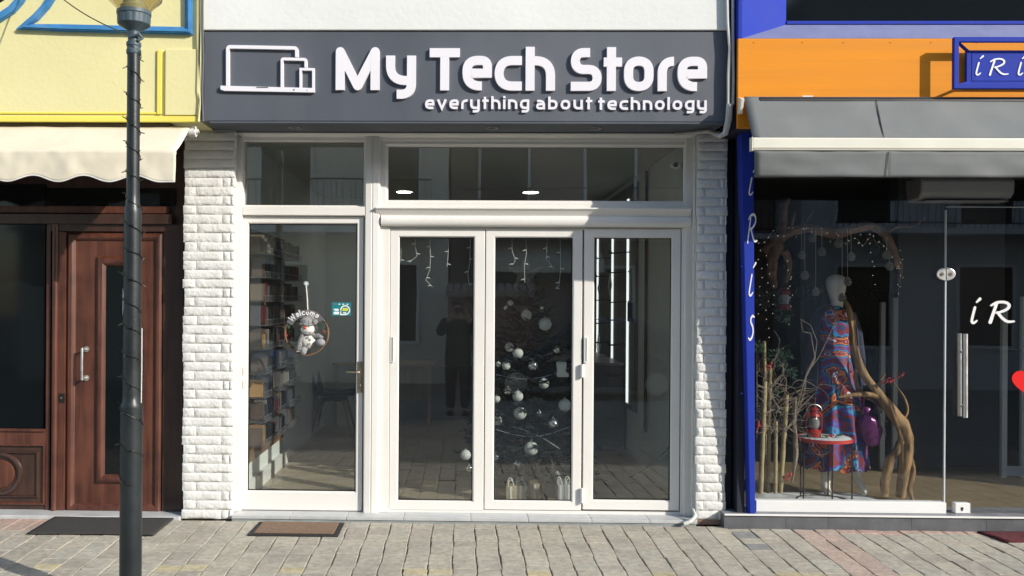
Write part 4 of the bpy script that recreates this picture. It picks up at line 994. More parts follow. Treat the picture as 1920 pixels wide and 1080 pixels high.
mb=MB(); mb.box(dx0-0.001,dx0+1.3,0.0,0.02,dzt+0.0005,dzt+0.0055); obj('pane_edge',mb,edge_m,bou)
# oval patch lock
c=W(1774,514,-0.01); rx=W(1792,514,-0.01).x-c.x; rz=c.z-W(1774,526,-0.01).z
mb=MB(); 
def halfoval(s): return [(c.x+s*0.0035,c.z-rz)]+[(c.x+s*(0.0035+ (rx-0.0035)*math.cos(t)),c.z+rz*math.sin(t)) for t in [-PI/2+PI*k/14 for k in range(15)]]+[(c.x+s*0.0035,c.z+rz)]
lockp=None
for s in (-1,1):
    mb=MB(); pts=halfoval(s); mb.prism(pts if s>0 else pts[::-1],-0.012,0.004); o=obj('patch_lock',mb,M['steel'],bou,bev=0.004)
    mb=MB(); mb.cyl_y(c.x+s*rx*0.45,c.z,0.013,-0.016,-0.0125,16); obj('lock_cylinder',mb,M['brass'],o)
# door bars
for pxh,Yh,p0,p1 in ((1810,-0.055,626,783),(1799,0.075,625,780)):
    t_=W(pxh,p0,Yh); b_=W(pxh,p1,Yh); mb=MB(); mb.tube([b_,t_],0.0155,18)
    for u in (0.22,0.87):
        q=Vector(t_).lerp(Vector(b_),u); mb.tube([(q.x,Yh,q.z),(q.x,0.0048 if Yh<0 else 0.0152,q.z)],0.007,8)
    obj('handle_bar',mb,M['steel'],gdoor,smooth=True)
q=R(1790,943,1818,963,-0.01); mb=MB(); mb.box(q[0],q[1],-0.02,0.03,bz+0.006,q[3]); o=obj('floor_lock',mb,M['white'],gdoor,bev=0.003)
p=W(1804,953,-0.02); mb=MB(); mb.cyl_y(p.x,p.z,0.008,-0.024,-0.0201,12); mb.box(p.x-0.004,p.x+0.004,-0.0235,-0.0201,p.z-0.018,p.z); obj('keyhole',mb,M['black'],o)
for ch,px_ in (('i',1822),('R',1856),('i',1924),('S',1962)):
    script_letter(ch,px_,606 if ch!='R' else 605,46,0.003,M['white_vinyl'],gdoor,0.0012,1.15 if ch=='R' else 0.95,1.25)
hp=[]; 
for k in range(40):
    t=2*PI*k/40; hp.append((16*math.sin(t)**3,13*math.cos(t)-5*math.cos(2*t)-2*math.cos(3*t)-math.cos(4*t)))
cc=W(1929,717,0.003); s_=W(1929+32,717,0.003).x-cc.x
mb=MB(); mb.prism([(cc.x+a/16*s_,cc.z+b_/16*s_*0.93) for a,b_ in hp],0.0018,0.0046); obj('heart_sticker',mb,pm('red_vinyl',(0.72,0.006,0.006),0.4,var=0.0),gdoor)
# interior shell
mb=MB(); mb.box(sx+0.052,BX1,0.06,5.0,-0.02,0.095); obj('shop_floor',mb,pm('ochre_tile_floor',(0.22,0.165,0.095),0.5,var=0.2,scale=5),bou)
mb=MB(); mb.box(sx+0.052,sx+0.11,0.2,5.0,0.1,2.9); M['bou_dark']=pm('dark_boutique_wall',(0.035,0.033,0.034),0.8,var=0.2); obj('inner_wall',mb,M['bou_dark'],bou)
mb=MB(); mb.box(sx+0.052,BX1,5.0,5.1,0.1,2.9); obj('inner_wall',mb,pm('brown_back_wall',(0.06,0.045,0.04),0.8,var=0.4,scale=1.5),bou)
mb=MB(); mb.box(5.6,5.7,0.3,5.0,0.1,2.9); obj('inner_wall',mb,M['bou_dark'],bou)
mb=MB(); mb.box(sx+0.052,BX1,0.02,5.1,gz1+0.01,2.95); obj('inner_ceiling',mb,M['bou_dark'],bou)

# ------------------------------------------------------------------ grey awning
aw=thing('awning','grey cloth awning with a cream front bar and hanging valance over the boutique window','awning',(3.5,YO,oz0))
gx_=W(1396,200,-0.46).x; yF=-0.66
xF=W(1411,270,yF).x; zT=W(1600,181.5,-0.45).z; zB1=W(1600,259,yF).z; zB2=W(1600,283,yF).z; zV=W(1600,332,yF).z
GX1=7.2
def cloth(name,f,nu,nv,m,par):
    vs=[f(i/nu,k/nv) for k in range(nv+1) for i in range(nu+1)]
    mb=MB(); mb.add(vs,[(k*(nu+1)+i,k*(nu+1)+i+1,(k+1)*(nu+1)+i+1,(k+1)*(nu+1)+i) for k in range(nv) for i in range(nu)])
    o=obj(name,mb,m,par,smooth=True); sd=o.modifiers.new('s','SOLIDIFY'); sd.thickness=0.003; return o
def can(u,v):
    x=gx_+(GX1-gx_)*u; x+= (xF+0.006-gx_)*v*(1-u)
    n=(mnoise.noise((x*1.5,v*1.5,3))*0.020+mnoise.noise((x*0.8,v*9,5))*0.006)*math.sin(PI*v)
    return (x,-0.45+(yF+0.012+0.45)*v+n,zT+(zB1-zT)*v-0.012*math.sin(PI*v)+n)
cloth('canopy',can,90,10,M['awn_grey'],aw)
mb=MB(); mb.box(xF-0.004,GX1,yF-0.018,yF+0.028,zB2,zB1); bar=obj('front_bar',mb,M['cream_bar'],aw,bev=0.008,seg=3)
mb=MB(); mb.box(xF-0.004,GX1,yF-0.0205,yF-0.0178,zB2+0.012,zB2+0.017); obj('groove_shade_strip',mb,pm('painted_groove_shade',(0.4,0.38,0.3),0.5,var=0),bar)  # raised strip coloured as the shade of a groove
mb=MB(); mb.box(xF-0.010,xF-0.0045,yF-0.022,yF+0.032,zB2-0.004,zB1+0.003); obj('end_cap',mb,M['cream_bar'],bar,bev=0.002)
xV=W(1416,325,yF).x
def val(u,v):
    x=xF+0.008+(GX1-xF)*u+ (xV-xF-0.008)*v*(1-u)
    return (x,yF-0.008+0.030*v*mnoise.noise((x*1.3,v,8))+0.008*mnoise.noise((x*5,v*2,1))+0.010*v*(math.exp(-(x-xF)*3)),zB2-0.001+(zV-zB2)*v)
cloth('valance',val,120,8,M['awn_grey'],aw)
seam=pm('dark_seam',(0.07,0.075,0.075),0.9,var=0.1)
p0,p1=W(1642,184,-0.455),W(1660,255,yF-0.004)
mb=MB(); mb.add([Vector((p0.x-0.002,-0.452,zT-0.004)),Vector((p0.x+0.003,-0.452,zT-0.004)),Vector((p1.x+0.004,yF+0.002,zB1+0.004)),Vector((p1.x-0.001,yF+0.002,zB1+0.004))],[(0,1,2,3)])
mb=MB(); n_=12; mb.tube([Vector((p0.x+(p1.x-p0.x)*k/n_,-0.452+(yF+0.012+0.452)*k/n_-0.0035,zT+(zB1-zT)*k/n_-0.012*math.sin(PI*k/n_)+0.001)) for k in range(n_+1)],[0.001+0.003*math.sin(PI*k/n_) for k in range(n_+1)],5); obj('seam',mb,seam,aw)
for px_ in (1667,1669.5):
    p=W(px_,300,yF-0.02); mb=MB(); mb.tube([(p.x,yF-0.016,zB2-0.004),(p.x,yF-0.018,zV+0.004)],0.0016,4); obj('seam',mb,seam,aw)
p=W(1390,195,-0.47); mb=MB(); mb.prism_x([(-0.50,p.z+0.03),(-0.44,p.z+0.05),(-0.425,p.z-0.06),(-0.47,p.z-0.065)],p.x-0.012,p.x+0.01); obj('wall_bracket',mb,M['cream_bar'],aw,bev=0.004)
p=W(1514,180,-0.44); mb=MB(); mb.box(p.x-0.035,p.x+0.035,-0.445,-0.4205,zT-0.006,zT+0.008); obj('wall_clip',mb,M['white'],aw)
mb=MB(); mb.tube([(gx_+0.1,-0.44,zT-0.03),(GX1,-0.44,zT-0.03)],0.03,14); obj('roller',mb,M['black'],aw,smooth=True)
mb=MB(); mb.tube([(gx_+0.5,-0.44,zT-0.16),(gx_+1.1,-0.53,zT-0.21),(gx_+0.7,yF+0.03,zB1-0.03)],0.014,8); obj('arm',mb,M['cream_bar'],aw)

# ------------------------------------------------------------------ projecting blue sign
YFR=-0.535
sg=thing('shop_sign','blue framed box sign with white script on the orange board','shop sign',(4.0,YFR,W(1900,165,YFR).z))
q=R(1789,69,2140,166,YFR); bw=0.032
mb=MB(); mb.ring((q[0],q[1],q[2],q[3]),(q[0]+bw,q[1]-bw,q[2]+bw,q[3]-bw),YFR,YFR+0.03); obj('outer_frame',mb,M['blue'],sg,bev=0.003)
YPN=-0.47; pq=R(1822,100,2115,152,YPN)
mb=MB(); mb.box(pq[0],pq[1],YPN,YPN+0.03,pq[2],pq[3]); sp=obj('sign_panel',mb,M['blue'],sg,bev=0.002)
mb=MB(); mb.ring((pq[0]-0.03,pq[1]+0.03,pq[2]-0.02,pq[3]+0.02),(pq[0]-0.002,pq[1]+0.002,pq[2]-0.002,pq[3]+0.002),YPN+0.002,YPN+0.028); obj('inner_frame',mb,M['blue'],sg)
mb=MB()
for (ox,oz,ix,iz) in ((q[0]+bw/2,q[2]+bw/2,pq[0]-0.015,pq[2]-0.01),(q[0]+bw/2,q[3]-bw/2,pq[0]-0.015,pq[3]+0.01),(q[1]-bw/2,q[2]+bw/2,pq[1]+0.015,pq[2]-0.01),(q[1]-bw/2,q[3]-bw/2,pq[1]+0.015,pq[3]+0.01)):
    mb=MB(); mb.tube([(ox,YFR+0.02,oz),(ix,YPN+0.01,iz)],0.011,6); obj('strut',mb,M['blue'],sg)
mb=MB(); mb.box(q[0]+bw+0.3,q[1]-bw-0.3,YPN+0.03,YO-0.0005,(pq[2]+pq[3])/2-0.03,(pq[2]+pq[3])/2+0.03); obj('wall_mount',mb,M['blue'],sg)
for ch,px_ in (('i',1830),('R',1855),('i',1909),('S',1940)):
    script_letter(ch,px_,141,36,YPN,M['white_vinyl'],sg,0.004,1.0 if ch!='R' else 1.12,0.95)
# red mat
xl=gpt(1812,985,0)[0]
mb=MB(); nx,ny=30,8; vs=[]
yf=gpt(1850,1015,0)[1]
for k in range(ny+1):
    for i in range(nx+1):
        u,v=i/nx,k/ny; y=yf+(-0.12-yf)*v; x=gpt(1806,986,0)[0]+0.05*(1-v)+1.2*u+0.012*mnoise.noise((v*6,0,u))
        if k in(0,): y+=0.012*mnoise.noise((x*5,0,0))
        vs.append((x,y,ground_z(y)+0.012+0.006*mnoise.noise((x*8,y*9,2))))
mb.add(vs,[(k*(nx+1)+i,k*(nx+1)+i+1,(k+1)*(nx+1)+i+1,(k+1)*(nx+1)+i) for k in range(ny) for i in range(nx)])
o=obj('door_mat',mb,M['mat_red'],None,smooth=True); sd=o.modifiers.new('s','SOLIDIFY'); sd.thickness=0.012
tag(o,'dark red carpet mat in front of the boutique glass door','door mat')
# ------------------------------------------------------------------ things inside the white shop
def prop(name,label,cat,at,group=None): return thing(name,label,cat,at,group)
# wire rack of boxed accessories on the left wall
XR = IX0+0.02
rack=prop('wall_rack','tall brown panel wall rack with wire shelves behind the white glass door','rack',(XR,1.1,0.3))
wp=wood_mat('rack_board',(0.16,0.09,0.05),(0.26,0.15,0.085),0.55)
ry0,ry1=0.36,1.95
for k in range(4):
    a=ry0+(ry1-ry0)*k/4; b_=ry0+(ry1-ry0)*(k+1)/4
    mb=MB(); mb.box(XR-0.02,XR,a+0.002,b_-0.002,0.30,2.14); obj('back_panel',mb,wp,rack,bev=0.002)
mb=MB(); mb.box(XR-0.02,XR+0.012,ry0-0.2,ry1+0.2,0.035,0.16); obj('skirting',mb,M['white'],rack)
SH=[0.46+0.185*k for k in range(9)]
wirem=pm('grey_wire',(0.35,0.35,0.36),0.35,0.6,var=0.05)
for z in SH:
    mb=MB()
    for xx,zz in ((0.01,0),(0.16,0.0),(0.16,0.045),(0.08,0)): mb.tube([(XR+xx,ry0+0.02,z+zz),(XR+xx,ry1-0.02,z+zz)],0.0035,5)
    n=26
    for k in range(n+1):
        y=ry0+0.02+(ry1-ry0-0.04)*k/n; mb.tube([(XR+0.005,y,z+0.05),(XR+0.01,y,z),(XR+0.16,y,z),(XR+0.16,y,z+0.045)],0.0024,4,caps=False)
    obj('wire_shelf',mb,wirem,rack)
rg=random.Random(21)
pal=[(0.10,0.10,0.11),(0.14,0.10,0.08),(0.05,0.06,0.10),(0.20,0.16,0.12),(0.13,0.13,0.14),(0.06,0.07,0.11),(0.26,0.24,0.22),(0.02,0.10,0.45),(0.42,0.25,0.11),(0.14,0.035,0.035)]
nmz=['dark grey','brown','slate blue','tan','grey','navy','pale grey','bright blue','sunlight-coloured orange brown','dark red']
mats_=[pm(nmz[k].replace(' ','_')+'_carton',pal[k],0.5,var=0.15,scale=15) for k in range(len(pal))]
protos={}
for si,z in enumerate(SH[:-1] if False else SH):
    y=ry0+0.05
    while y<ry1-0.08:
        w=rg.uniform(0.016,0.034); h=rg.uniform(0.11,0.15); dpt=rg.uniform(0.09,0.13)
        if rg.random()<0.30: y+=w+0.03; continue
        k=rg.choice([0,1,2,3,4,5,6,0,1,5,9])
        if si in (3,) and 0.85<y<0.93: k=7
        if si<5 and y<0.5: k=8 if rg.random()<0.45 else 1  # orange cartons near the door carry the sunlight in their colour
        key=k
        if key not in protos:
            mb=MB(); mb.box(0,0.11,-0.015,0.015,0,0.13); o=obj('boxed_accessory',mb,mats_[k],None,bev=0.002,at=(0,0,0)); protos[key]=o; first=True
        else:
            o=protos[key].copy(); COL.objects.link(o)
        o.location=(XR+0.02,y,z+0.006); o.scale=(dpt/0.11,w/0.03,h/0.13); o.rotation_euler=(rg.uniform(-0.10,0.10),0,rg.uniform(-0.08,0.08))
        tag(o,'slim %s carton standing on edge in the wire rack behind the glass door'%nmz[k],'box','cartons in the wire rack, %s'%nmz[k])
        y+=w+rg.uniform(0.006,0.02)
# chair
def chair():
    p=W(625,815,3.9); gx,gy,gzf=p.x,3.9,0.036
    c=prop('chair','dark shell chair with splayed wooden legs inside behind the glass door','chair',(gx,gy,gzf))
    dk=pm('charcoal_shell',(0.035,0.038,0.045),0.5,var=0.05)
    vs=[]; nu,nv=14,16
    for k in range(nv+1):
        v=k/nv
        for i in range(nu+1):
            u=i/nu-0.5
            if v<0.5: x=0.24-0.44*(v/0.5); z=0.45-0.02*math.sin(PI*v/0.5)+0.05*(2*abs(u))**3
            else: q=(v-0.5)/0.5; x=-0.20-0.10*q; z=0.45+0.38*q
            w=0.23 if v<0.6 else 0.23-0.05*((v-0.6)/0.4)**2
            rec=0.05*(2*abs(u))**2*(1 if v>=0.5 else 0.3)
            vs.append((gx+ (x+rec), gy+u*2*w, gzf+z))
    mb=MB(); mb.add(vs,[(k*(nu+1)+i,k*(nu+1)+i+1,(k+1)*(nu+1)+i+1,(k+1)*(nu+1)+i) for k in range(nv) for i in range(nu)])
    o=obj('seat_shell',mb,dk,c,smooth=True); sd=o.modifiers.new('s','SOLIDIFY'); sd.thickness=0.015
    mb=MB(); mb.box(gx-0.14,gx+0.14,gy-0.14,gy+0.14,gzf+0.39,gzf+0.42); obj('seat_frame',mb,M['black'],c,bev=0.01)
    for sx_,sy_ in ((1,1),(1,-1),(-1,1),(-1,-1)):
        mb=MB(); mb.tube([(gx+sx_*0.13,gy+sy_*0.13,gzf+0.41),(gx+sx_*0.23,gy+sy_*0.22,gzf)],[0.018,0.011],10); obj('leg',mb,M['wood_light'],c,smooth=True)
chair()
# desk with monitor
def desk():
    p=W(690,640,5.0); x0,x1=W(628,640,4.7).x,W(740,640,4.7).x
    d=prop('desk','pale wooden desk with panel sides at the back of the white shop','desk',((x0+x1)/2,4.8,0.036))
    zt=0.78
    mb=MB(); mb.box(x0,x1+0.5,4.5,5.1,zt,zt+0.03); obj('desktop',mb,M['wood_light'],d,bev=0.004)
    for xx in (x0+0.02,x1+0.42):
        mb=MB(); mb.box(xx,xx+0.03,4.53,5.07,0.036,zt-0.001); obj('side_panel',mb,M['wood_light'],d)
    mb=MB(); mb.box(x0+0.052,x1+0.418,5.03,5.05,0.3,zt-0.001); obj('back_panel',mb,M['wood_light'],d)
    m=prop('monitor','black computer monitor standing on the pale desk','monitor',(x0+0.3,4.75,zt+0.03))
    mb=MB(); mb.box(x0+0.1,x0+0.55,4.76,4.785,zt+0.12,zt+0.40); obj('screen',mb,M['glass_dark'],m,bev=0.004)
    mb=MB(); mb.box(x0+0.30,x0+0.35,4.79,4.81,zt+0.035,zt+0.25); obj('stand',mb,M['black'],m)
    mb=MB(); mb.box(x0+0.22,x0+0.43,4.70,4.85,zt+0.031,zt+0.04); obj('foot',mb,M['black'],m)
desk()
# slat wall with LED strips on the right
XS=IX1-0.002
panm=pm('taupe_display_panel',(0.20,0.195,0.185),0.6,var=0.08)
dw=prop('display_wall','taupe display wall with glowing vertical light strips at the right of the shop','display wall',(XS,4.2,0.04))
bounds=[2.35,3.30,4.35,5.6,6.9]
strips=[2.72,3.72,4.78]
for a,b_ in zip(bounds[:-1],bounds[1:]):
    mb=MB(); mb.box(XS-0.03,XS,a+0.01,b_-0.01,0.5,2.75); obj('panel',mb,panm,dw,bev=0.003)
for (px_,y) in ((1181,2.72),(1148,3.65),(1123,4.75)):
    mb=MB(); mb.box(XS-0.044,XS-0.0305,y-0.030,y+0.030,0.55,2.62); obj('light_strip',mb,M['led'],dw)
rg=random.Random(5)
for y in (2.95,3.95,5.0):
    for z in (0.82,1.12,1.38,1.62,1.85,2.05):
        zz=z+rg.uniform(-0.04,0.04); yy=y+rg.uniform(-0.05,0.05)-0.22
        mb=MB(); mb.tube([(XS-0.03,yy,zz),(XS-0.20,yy,zz-0.01),(XS-0.22,yy,zz+0.02)],0.006,5); mb.tube([(XS-0.035,yy+0.12,zz),(XS-0.20,yy+0.12,zz-0.01),(XS-0.22,yy+0.12,zz+0.02)],0.006,5); mb.tube([(XS-0.034,yy-0.06,zz),(XS-0.034,yy+0.2,zz)],0.008,5); obj('hook',mb,M['black'],dw)
def hang_cable(y,z,L,m,lab):
    b=MB(); b.tube([(XS-0.17,y,z),(XS-0.185,y+0.01,z-L*0.5),(XS-0.17,y+0.02,z-L),(XS-0.155,y+0.012,z-L*0.5),(XS-0.17,y+0.004,z)],0.006,6); o=obj('packaged_cable',b,m,None,smooth=True); tag(o,lab,'cable')
hang_cable(3.75,1.22,0.30,M['white_cable'],'white looped cable hanging lower on the middle hooks of the display wall')
hang_cable(2.98,1.88,0.26,M['white_cable'],'white looped cable hanging high beside the right-hand light strip')
hang_cable(3.72,1.80,0.15,M['wire'],'black looped cable hanging beside the middle light strip')
p0=W(1190,585,2.66)
mb=MB(); mb.box(XS-0.16,XS-0.062,2.62,2.68,W(1190,603,2.66).z,W(1190,567,2.66).z); o=obj('gadget_box',mb,M['glass_dark'],None,bev=0.003); tag(o,'black flat gadget box hung across the right-hand light strip','box')
q=R(1178,567,1203,603,2.4); mb=MB(); mb.box(q[0],q[1],2.41,2.45,q[2],q[3]); 
o.data=o.data
bpy.data.objects.remove(o)
o=obj('gadget_box',mb,pm('black_card',(0.015,0.02,0.03),0.4,var=0.1),None,bev=0.003); tag(o,'black flat gadget box hung in front of the right-hand light strip','box')
mb=MB(); mb.box(0.75,XS-0.032,2.9,5.4,0.036,0.92); o=obj('sales_counter',mb,M['inner_dark'],None,bev=0.01); tag(o,'long dark sales counter below the light strips in the white shop','counter')
mb=MB(); mb.box(0.73,XS-0.031,2.88,5.42,0.9205,0.95); obj('worktop',mb,pm('grey_worktop',(0.18,0.18,0.18),0.4,var=0.1),o,bev=0.004)
q=W(1197,726,2.7); hs_=MB(); hs_.sphere((q.x,q.y,q.z),(0.06,0.05,0.032),14,10); hs_.sphere((q.x-0.05,q.y-0.02,q.z-0.012),(0.03,0.03,0.022),10,8); o=obj('headset',hs_,M['rubber'],None,smooth=True); tag(o,'small black headset on a shelf at the foot of the right-hand light strip','headset')
q=R(1176,757,1203,765,2.6); mb=MB(); mb.box(q[0],q[1]+0.05,2.5,2.75,q[2],q[3]); o=obj('shelf_board',mb,M['black'],None); tag(o,'short black shelf low on the display wall, left of the hanging black cord','shelf')
# black pole and thin cable on pale wall
a=W(1222,450,1.9); b_=W(1222,810,1.9); mb=MB(); mb.tube([(IX1-0.02,1.9,b_.z),(IX1-0.02,1.9,2.79)],0.014,8); o=obj('cord_cover',mb,M['inner_dark'],None); tag(o,'vertical dark cord cover on the pale right-hand wall inside','cord')
pts=[W(1262,825,0.75),W(1250,845,0.9),W(1232,862,1.0),W(1205,883,1.2),W(1180,895,1.35)]; mb=MB(); mb.tube(pts,0.004,5); o=obj('loose_cable',mb,M['wire'],None); tag(o,'thin black loose cable drooping near the floor inside the right-hand pane','cable')

# ------------------------------------------------------------------ Christmas tree
TY=0.98
tb=W(990,920,TY); tx=tb.x; tz0=0.036
tH=W(990,520,TY).z-tz0
tree=prop('christmas_tree','dark green Christmas tree with white and silver baubles behind the middle folding door','Christmas tree',(tx,TY,tz0))
mb=MB(); mb.tube([(tx,TY,tz0),(tx,TY,tz0+tH)],[0.03,0.008],8); obj('trunk',mb,M['brown_dark'],tree)
mb=MB(); 
for k in range(3): mb.tube([(tx,TY,tz0+0.12),(tx+0.25*math.cos(2.1*k+0.4),TY+0.25*math.sin(2.1*k+0.4),tz0+0.012)],0.012,6)
obj('stand',mb,M['black'],tree)
rg=random.Random(77); mb=MB(); nb=0; cols=[]
for layer in range(17):
    t=layer/16; z=tz0+0.16+(tH-0.2)*t; rad=0.52*(1-t)**0.8+0.06
    nbr=int(22*(1-t)+6)
    for k in range(nbr):
        th=2*PI*(k+rg.random()*0.7)/nbr+layer; L=rad*rg.uniform(0.78,1.12); droop=rg.uniform(-0.06,0.05)
        d=Vector((math.cos(th),math.sin(th),0)); base=Vector((tx,TY,z+rg.uniform(-0.03,0.03)))
        ns=int(22+L*90)
        for j in range(ns):
            s=0.22+0.80*(j+rg.random())/ns
            c=base+d*(L*s)+Vector((0,0,droop*s+0.10*s*s*(0.6)))
            side=Vector((-d.y,d.x,0))*rg.choice([-1,1])*rg.uniform(0.4,1.0)+d*rg.uniform(0.2,0.9)+Vector((0,0,rg.uniform(-0.4,0.6)))
            side.normalize(); ln=rg.uniform(0.035,0.065); w=side.orthogonal().normalized()*0.006
            e=c+side*ln
            mb.add([c-w,c+w,e+w*0.3,e-w*0.3],[(0,1,2,3)])
            g=rg.uniform(0.7,1.3); cols.append((0.009*g,0.019*g,0.019*g))
fol=pm('dark_fir_needles',(1,1,1),0.6,var=0.0,attr=True); obj('foliage',mb,fol,tree,colors=cols)
st=W(985,512,TY-0.05); sr=0.16; pts=[]
for k in range(10):
    r=sr if k%2==0 else sr*0.42; a=PI/2+PI*k/5; pts.append((st.x+r*math.cos(a),st.z+r*math.sin(a)))
mb=MB(); n=len(pts); mb.add([(x,TY-0.05,z) for x,z in pts]+[(st.x,TY-0.075,st.z),(st.x,TY-0.025,st.z)],[(k,(k+1)%n,n) for k in range(n)]+[((k+1)%n,k,n+1) for k in range(n)])
o=obj('star_topper',mb,pm('matt_silver',(0.20,0.205,0.20),0.6,0.1,var=0.05),None); tag(o,'pale grey five-pointed star on the top of the Christmas tree','star')
whb=pm('white_glitter_bauble',(0.68,0.70,0.68),0.65,var=0.12,scale=40,bump=0.3,bscale=150); slv=pm('silver_mirror_bauble',(0.75,0.75,0.75),0.08,0.95,var=0)
capm=pm('bauble_cap',(0.5,0.5,0.5),0.3,0.8,var=0)
def bauble_mesh(m):
    mb=MB(); mb.sphere((0,0,0),1.0,22,14); o=obj('bauble',mb,m,None,smooth=True,at=(0,0,0))
    c=MB(); c.tube([(0,0,0.95),(0,0,1.14)],0.20,10); 
    c.tube([(0.1*math.cos(t),0,1.22+0.1*math.sin(t)) for t in [2*PI*k/10 for k in range(11)]],0.025,5,caps=False); obj('cap',c,capm,o,smooth=True,at=(0,0,0))
    return o
BL=[(957,568,5.5,'w'),(948,577,4.5,'s'),(987,591,10,'w'),(1022,608,12,'w'),(955,651,8.5,'w'),(971,662,10,'w'),(1043,657,7,'s'),(934,683,5,'w'),(949,686,8,'w'),(999,686,10,'s'),(1020,719,10,'w'),(952,733,8,'s'),(971,743,10,'w'),(1059,760,12,'w'),(931,748,7,'w'),(975,775,12,'w'),(1011,774,5,'s'),(1037,794,10,'s'),(932,788,9.5,'w'),(996,841,13,'w'),(970,869,8,'s'),(1045,888,5.5,'w'),(873,853,10,'w'),(930,858,9,'s'),(1016,577,4,'s'),(880,878,7,'s')]
pw=ps=None
where={0:'high up',1:'in the upper middle',2:'in the lower middle',3:'near the bottom'}
LAB={}
def blabel(px,py,r,k):
    col='matt white' if k=='w' else 'shiny silver'
    size='large' if r>=11.5 else ('small' if r<7.5 else 'middling')
    sd='at the left edge' if px<940 else ('left of centre' if px<968 else ('near the centre' if px<1008 else ('right of centre' if px<1035 else 'at the right edge')))
    row=('at the very top','high','above the middle','at middle height','below the middle','low','at the very bottom')[min(6,max(0,int((py-560)/48)))]
    return '%s %s bauble %s, %s of the tree'%(size,col,row,sd)
seen=set()
for px,py,r,k in BL:
    z=(py-500)/430; Yb=TY-0.12-0.30*max(0,min(1,z)); 
    p=W(px,py,Yb); rad=r*(6.5+Yb)/1700
    if k=='w':
        if pw is None: pw=bauble_mesh(whb); o=pw
        else: o=dup(pw,None)
    else:
        if ps is None: ps=bauble_mesh(slv); o=ps
        else: o=dup(ps,None)
    o.location=p; o.scale=(rad,)*3
    l=blabel(px,py,r,k).replace(', ',' ',1)
    if l in seen: l=l.replace(' bauble',' second bauble')
    seen.add(l)
    tag(o,l,'bauble','baubles on the Christmas tree')
# white boot ornament
b0=W(1053,695,TY-0.3); mb=MB()
prof=[(-0.035,0.05),(0.03,0.05),(0.03,-0.005),(0.055,-0.02),(0.058,-0.05),(-0.04,-0.05),(-0.038,-0.02)]
mb.prism([(b0.x+x,b0.z+z) for x,z in prof],TY-0.33,TY-0.28); o=obj('boot_ornament',mb,whb,None,bev=0.012,smooth=True,seg=3,angle=60); tag(o,'small white boot ornament at the right edge of the Christmas tree','ornament')
mb=MB(); mb.tube([(b0.x-0.04,TY-0.305,b0.z+0.045),(b0.x+0.035,TY-0.305,b0.z+0.045)],0.026,10); obj('cuff',mb,whb,o,smooth=True)
# tinsel garlands
for i,(xa,ya,xb,yb,sag) in enumerate(((962,668,1035,662,8),(930,702,1066,690,14),(930,805,1068,800,16),(960,800,1050,842,-6))):
    mb=MB(); pts=[]
    for k in range(24):
        u=k/23; zz=(ya+(yb-ya)*u-500)/430; pts.append(W(xa+(xb-xa)*u,ya+(yb-ya)*u+sag*math.sin(PI*u),TY-0.12-0.28*zz))
    mb.tube(pts,0.0028,5); o=obj('garland',mb,capm,None); tag(o,('thin silver garland strung across the upper part of the Christmas tree','thin silver garland round the middle of the tree under the boot ornament','thin silver garland sagging round the lower part of the Christmas tree','thin silver garland crossing slantwise low on the Christmas tree')[i],'garland','garlands on the Christmas tree')
# gifts
def gift(px0,py0,px1,py1,Y,m,label,dp=0.12,handle=True):
    q=R(px0,py0,px1,py1,Y); gbz=0.036
    dz=gbz-q[2]
    g_=prop('gift_bag',label,'gift bag',((q[0]+q[1])/2,Y,gbz))
    mb=MB(); mb.box(q[0],q[1],Y,Y+dp,gbz,q[3]); obj('bag',mb,m,g_,bev=0.004)
    mb=MB(); mb.box((q[0]+q[1])/2-0.008,(q[0]+q[1])/2+0.008,Y-0.003,Y-0.0003,gbz,q[3]); obj('ribbon',mb,M['white'],g_)
    if handle:
        cx=(q[0]+q[1])/2; w=(q[1]-q[0])*0.28; zt=q[3]
        for yy in (Y+0.02,Y+dp-0.02):
            mb=MB(); mb.tube([(cx+w*math.cos(t),yy,zt+0.045*math.sin(t)) for t in [PI*k/10 for k in range(11)]],0.004,5); obj('handle',mb,M['white_cable'],g_)
gold=pm('pale_gold_paper',(0.50,0.42,0.27),0.4,0.3,var=0.15,scale=20); glit=pm('silver_glitter_paper',(0.52,0.50,0.44),0.45,0.3,var=0.8,scale=130,bump=0.5,bscale=200); greyp=pm('grey_paper',(0.42,0.43,0.44),0.5,0.1,var=0.1)
gift(949,912,967,937,0.32,gold,'pale gold gift bag under the tree, left of the glitter bag')
gift(963,911,989,937,0.40,glit,'silver glitter gift bag under the tree, right of the pale gold bag')
gift(1045,910,1057,937,0.34,greyp,'narrow grey gift bag under the tree at the right of the reindeer')
gift(1058,909,1075,937,0.36,greyp,'wider grey gift bag at the right end under the tree')
gift(993,908,1012,937,0.46,gold,'gold gift box in the shade behind the reindeer figure',0.15,False)
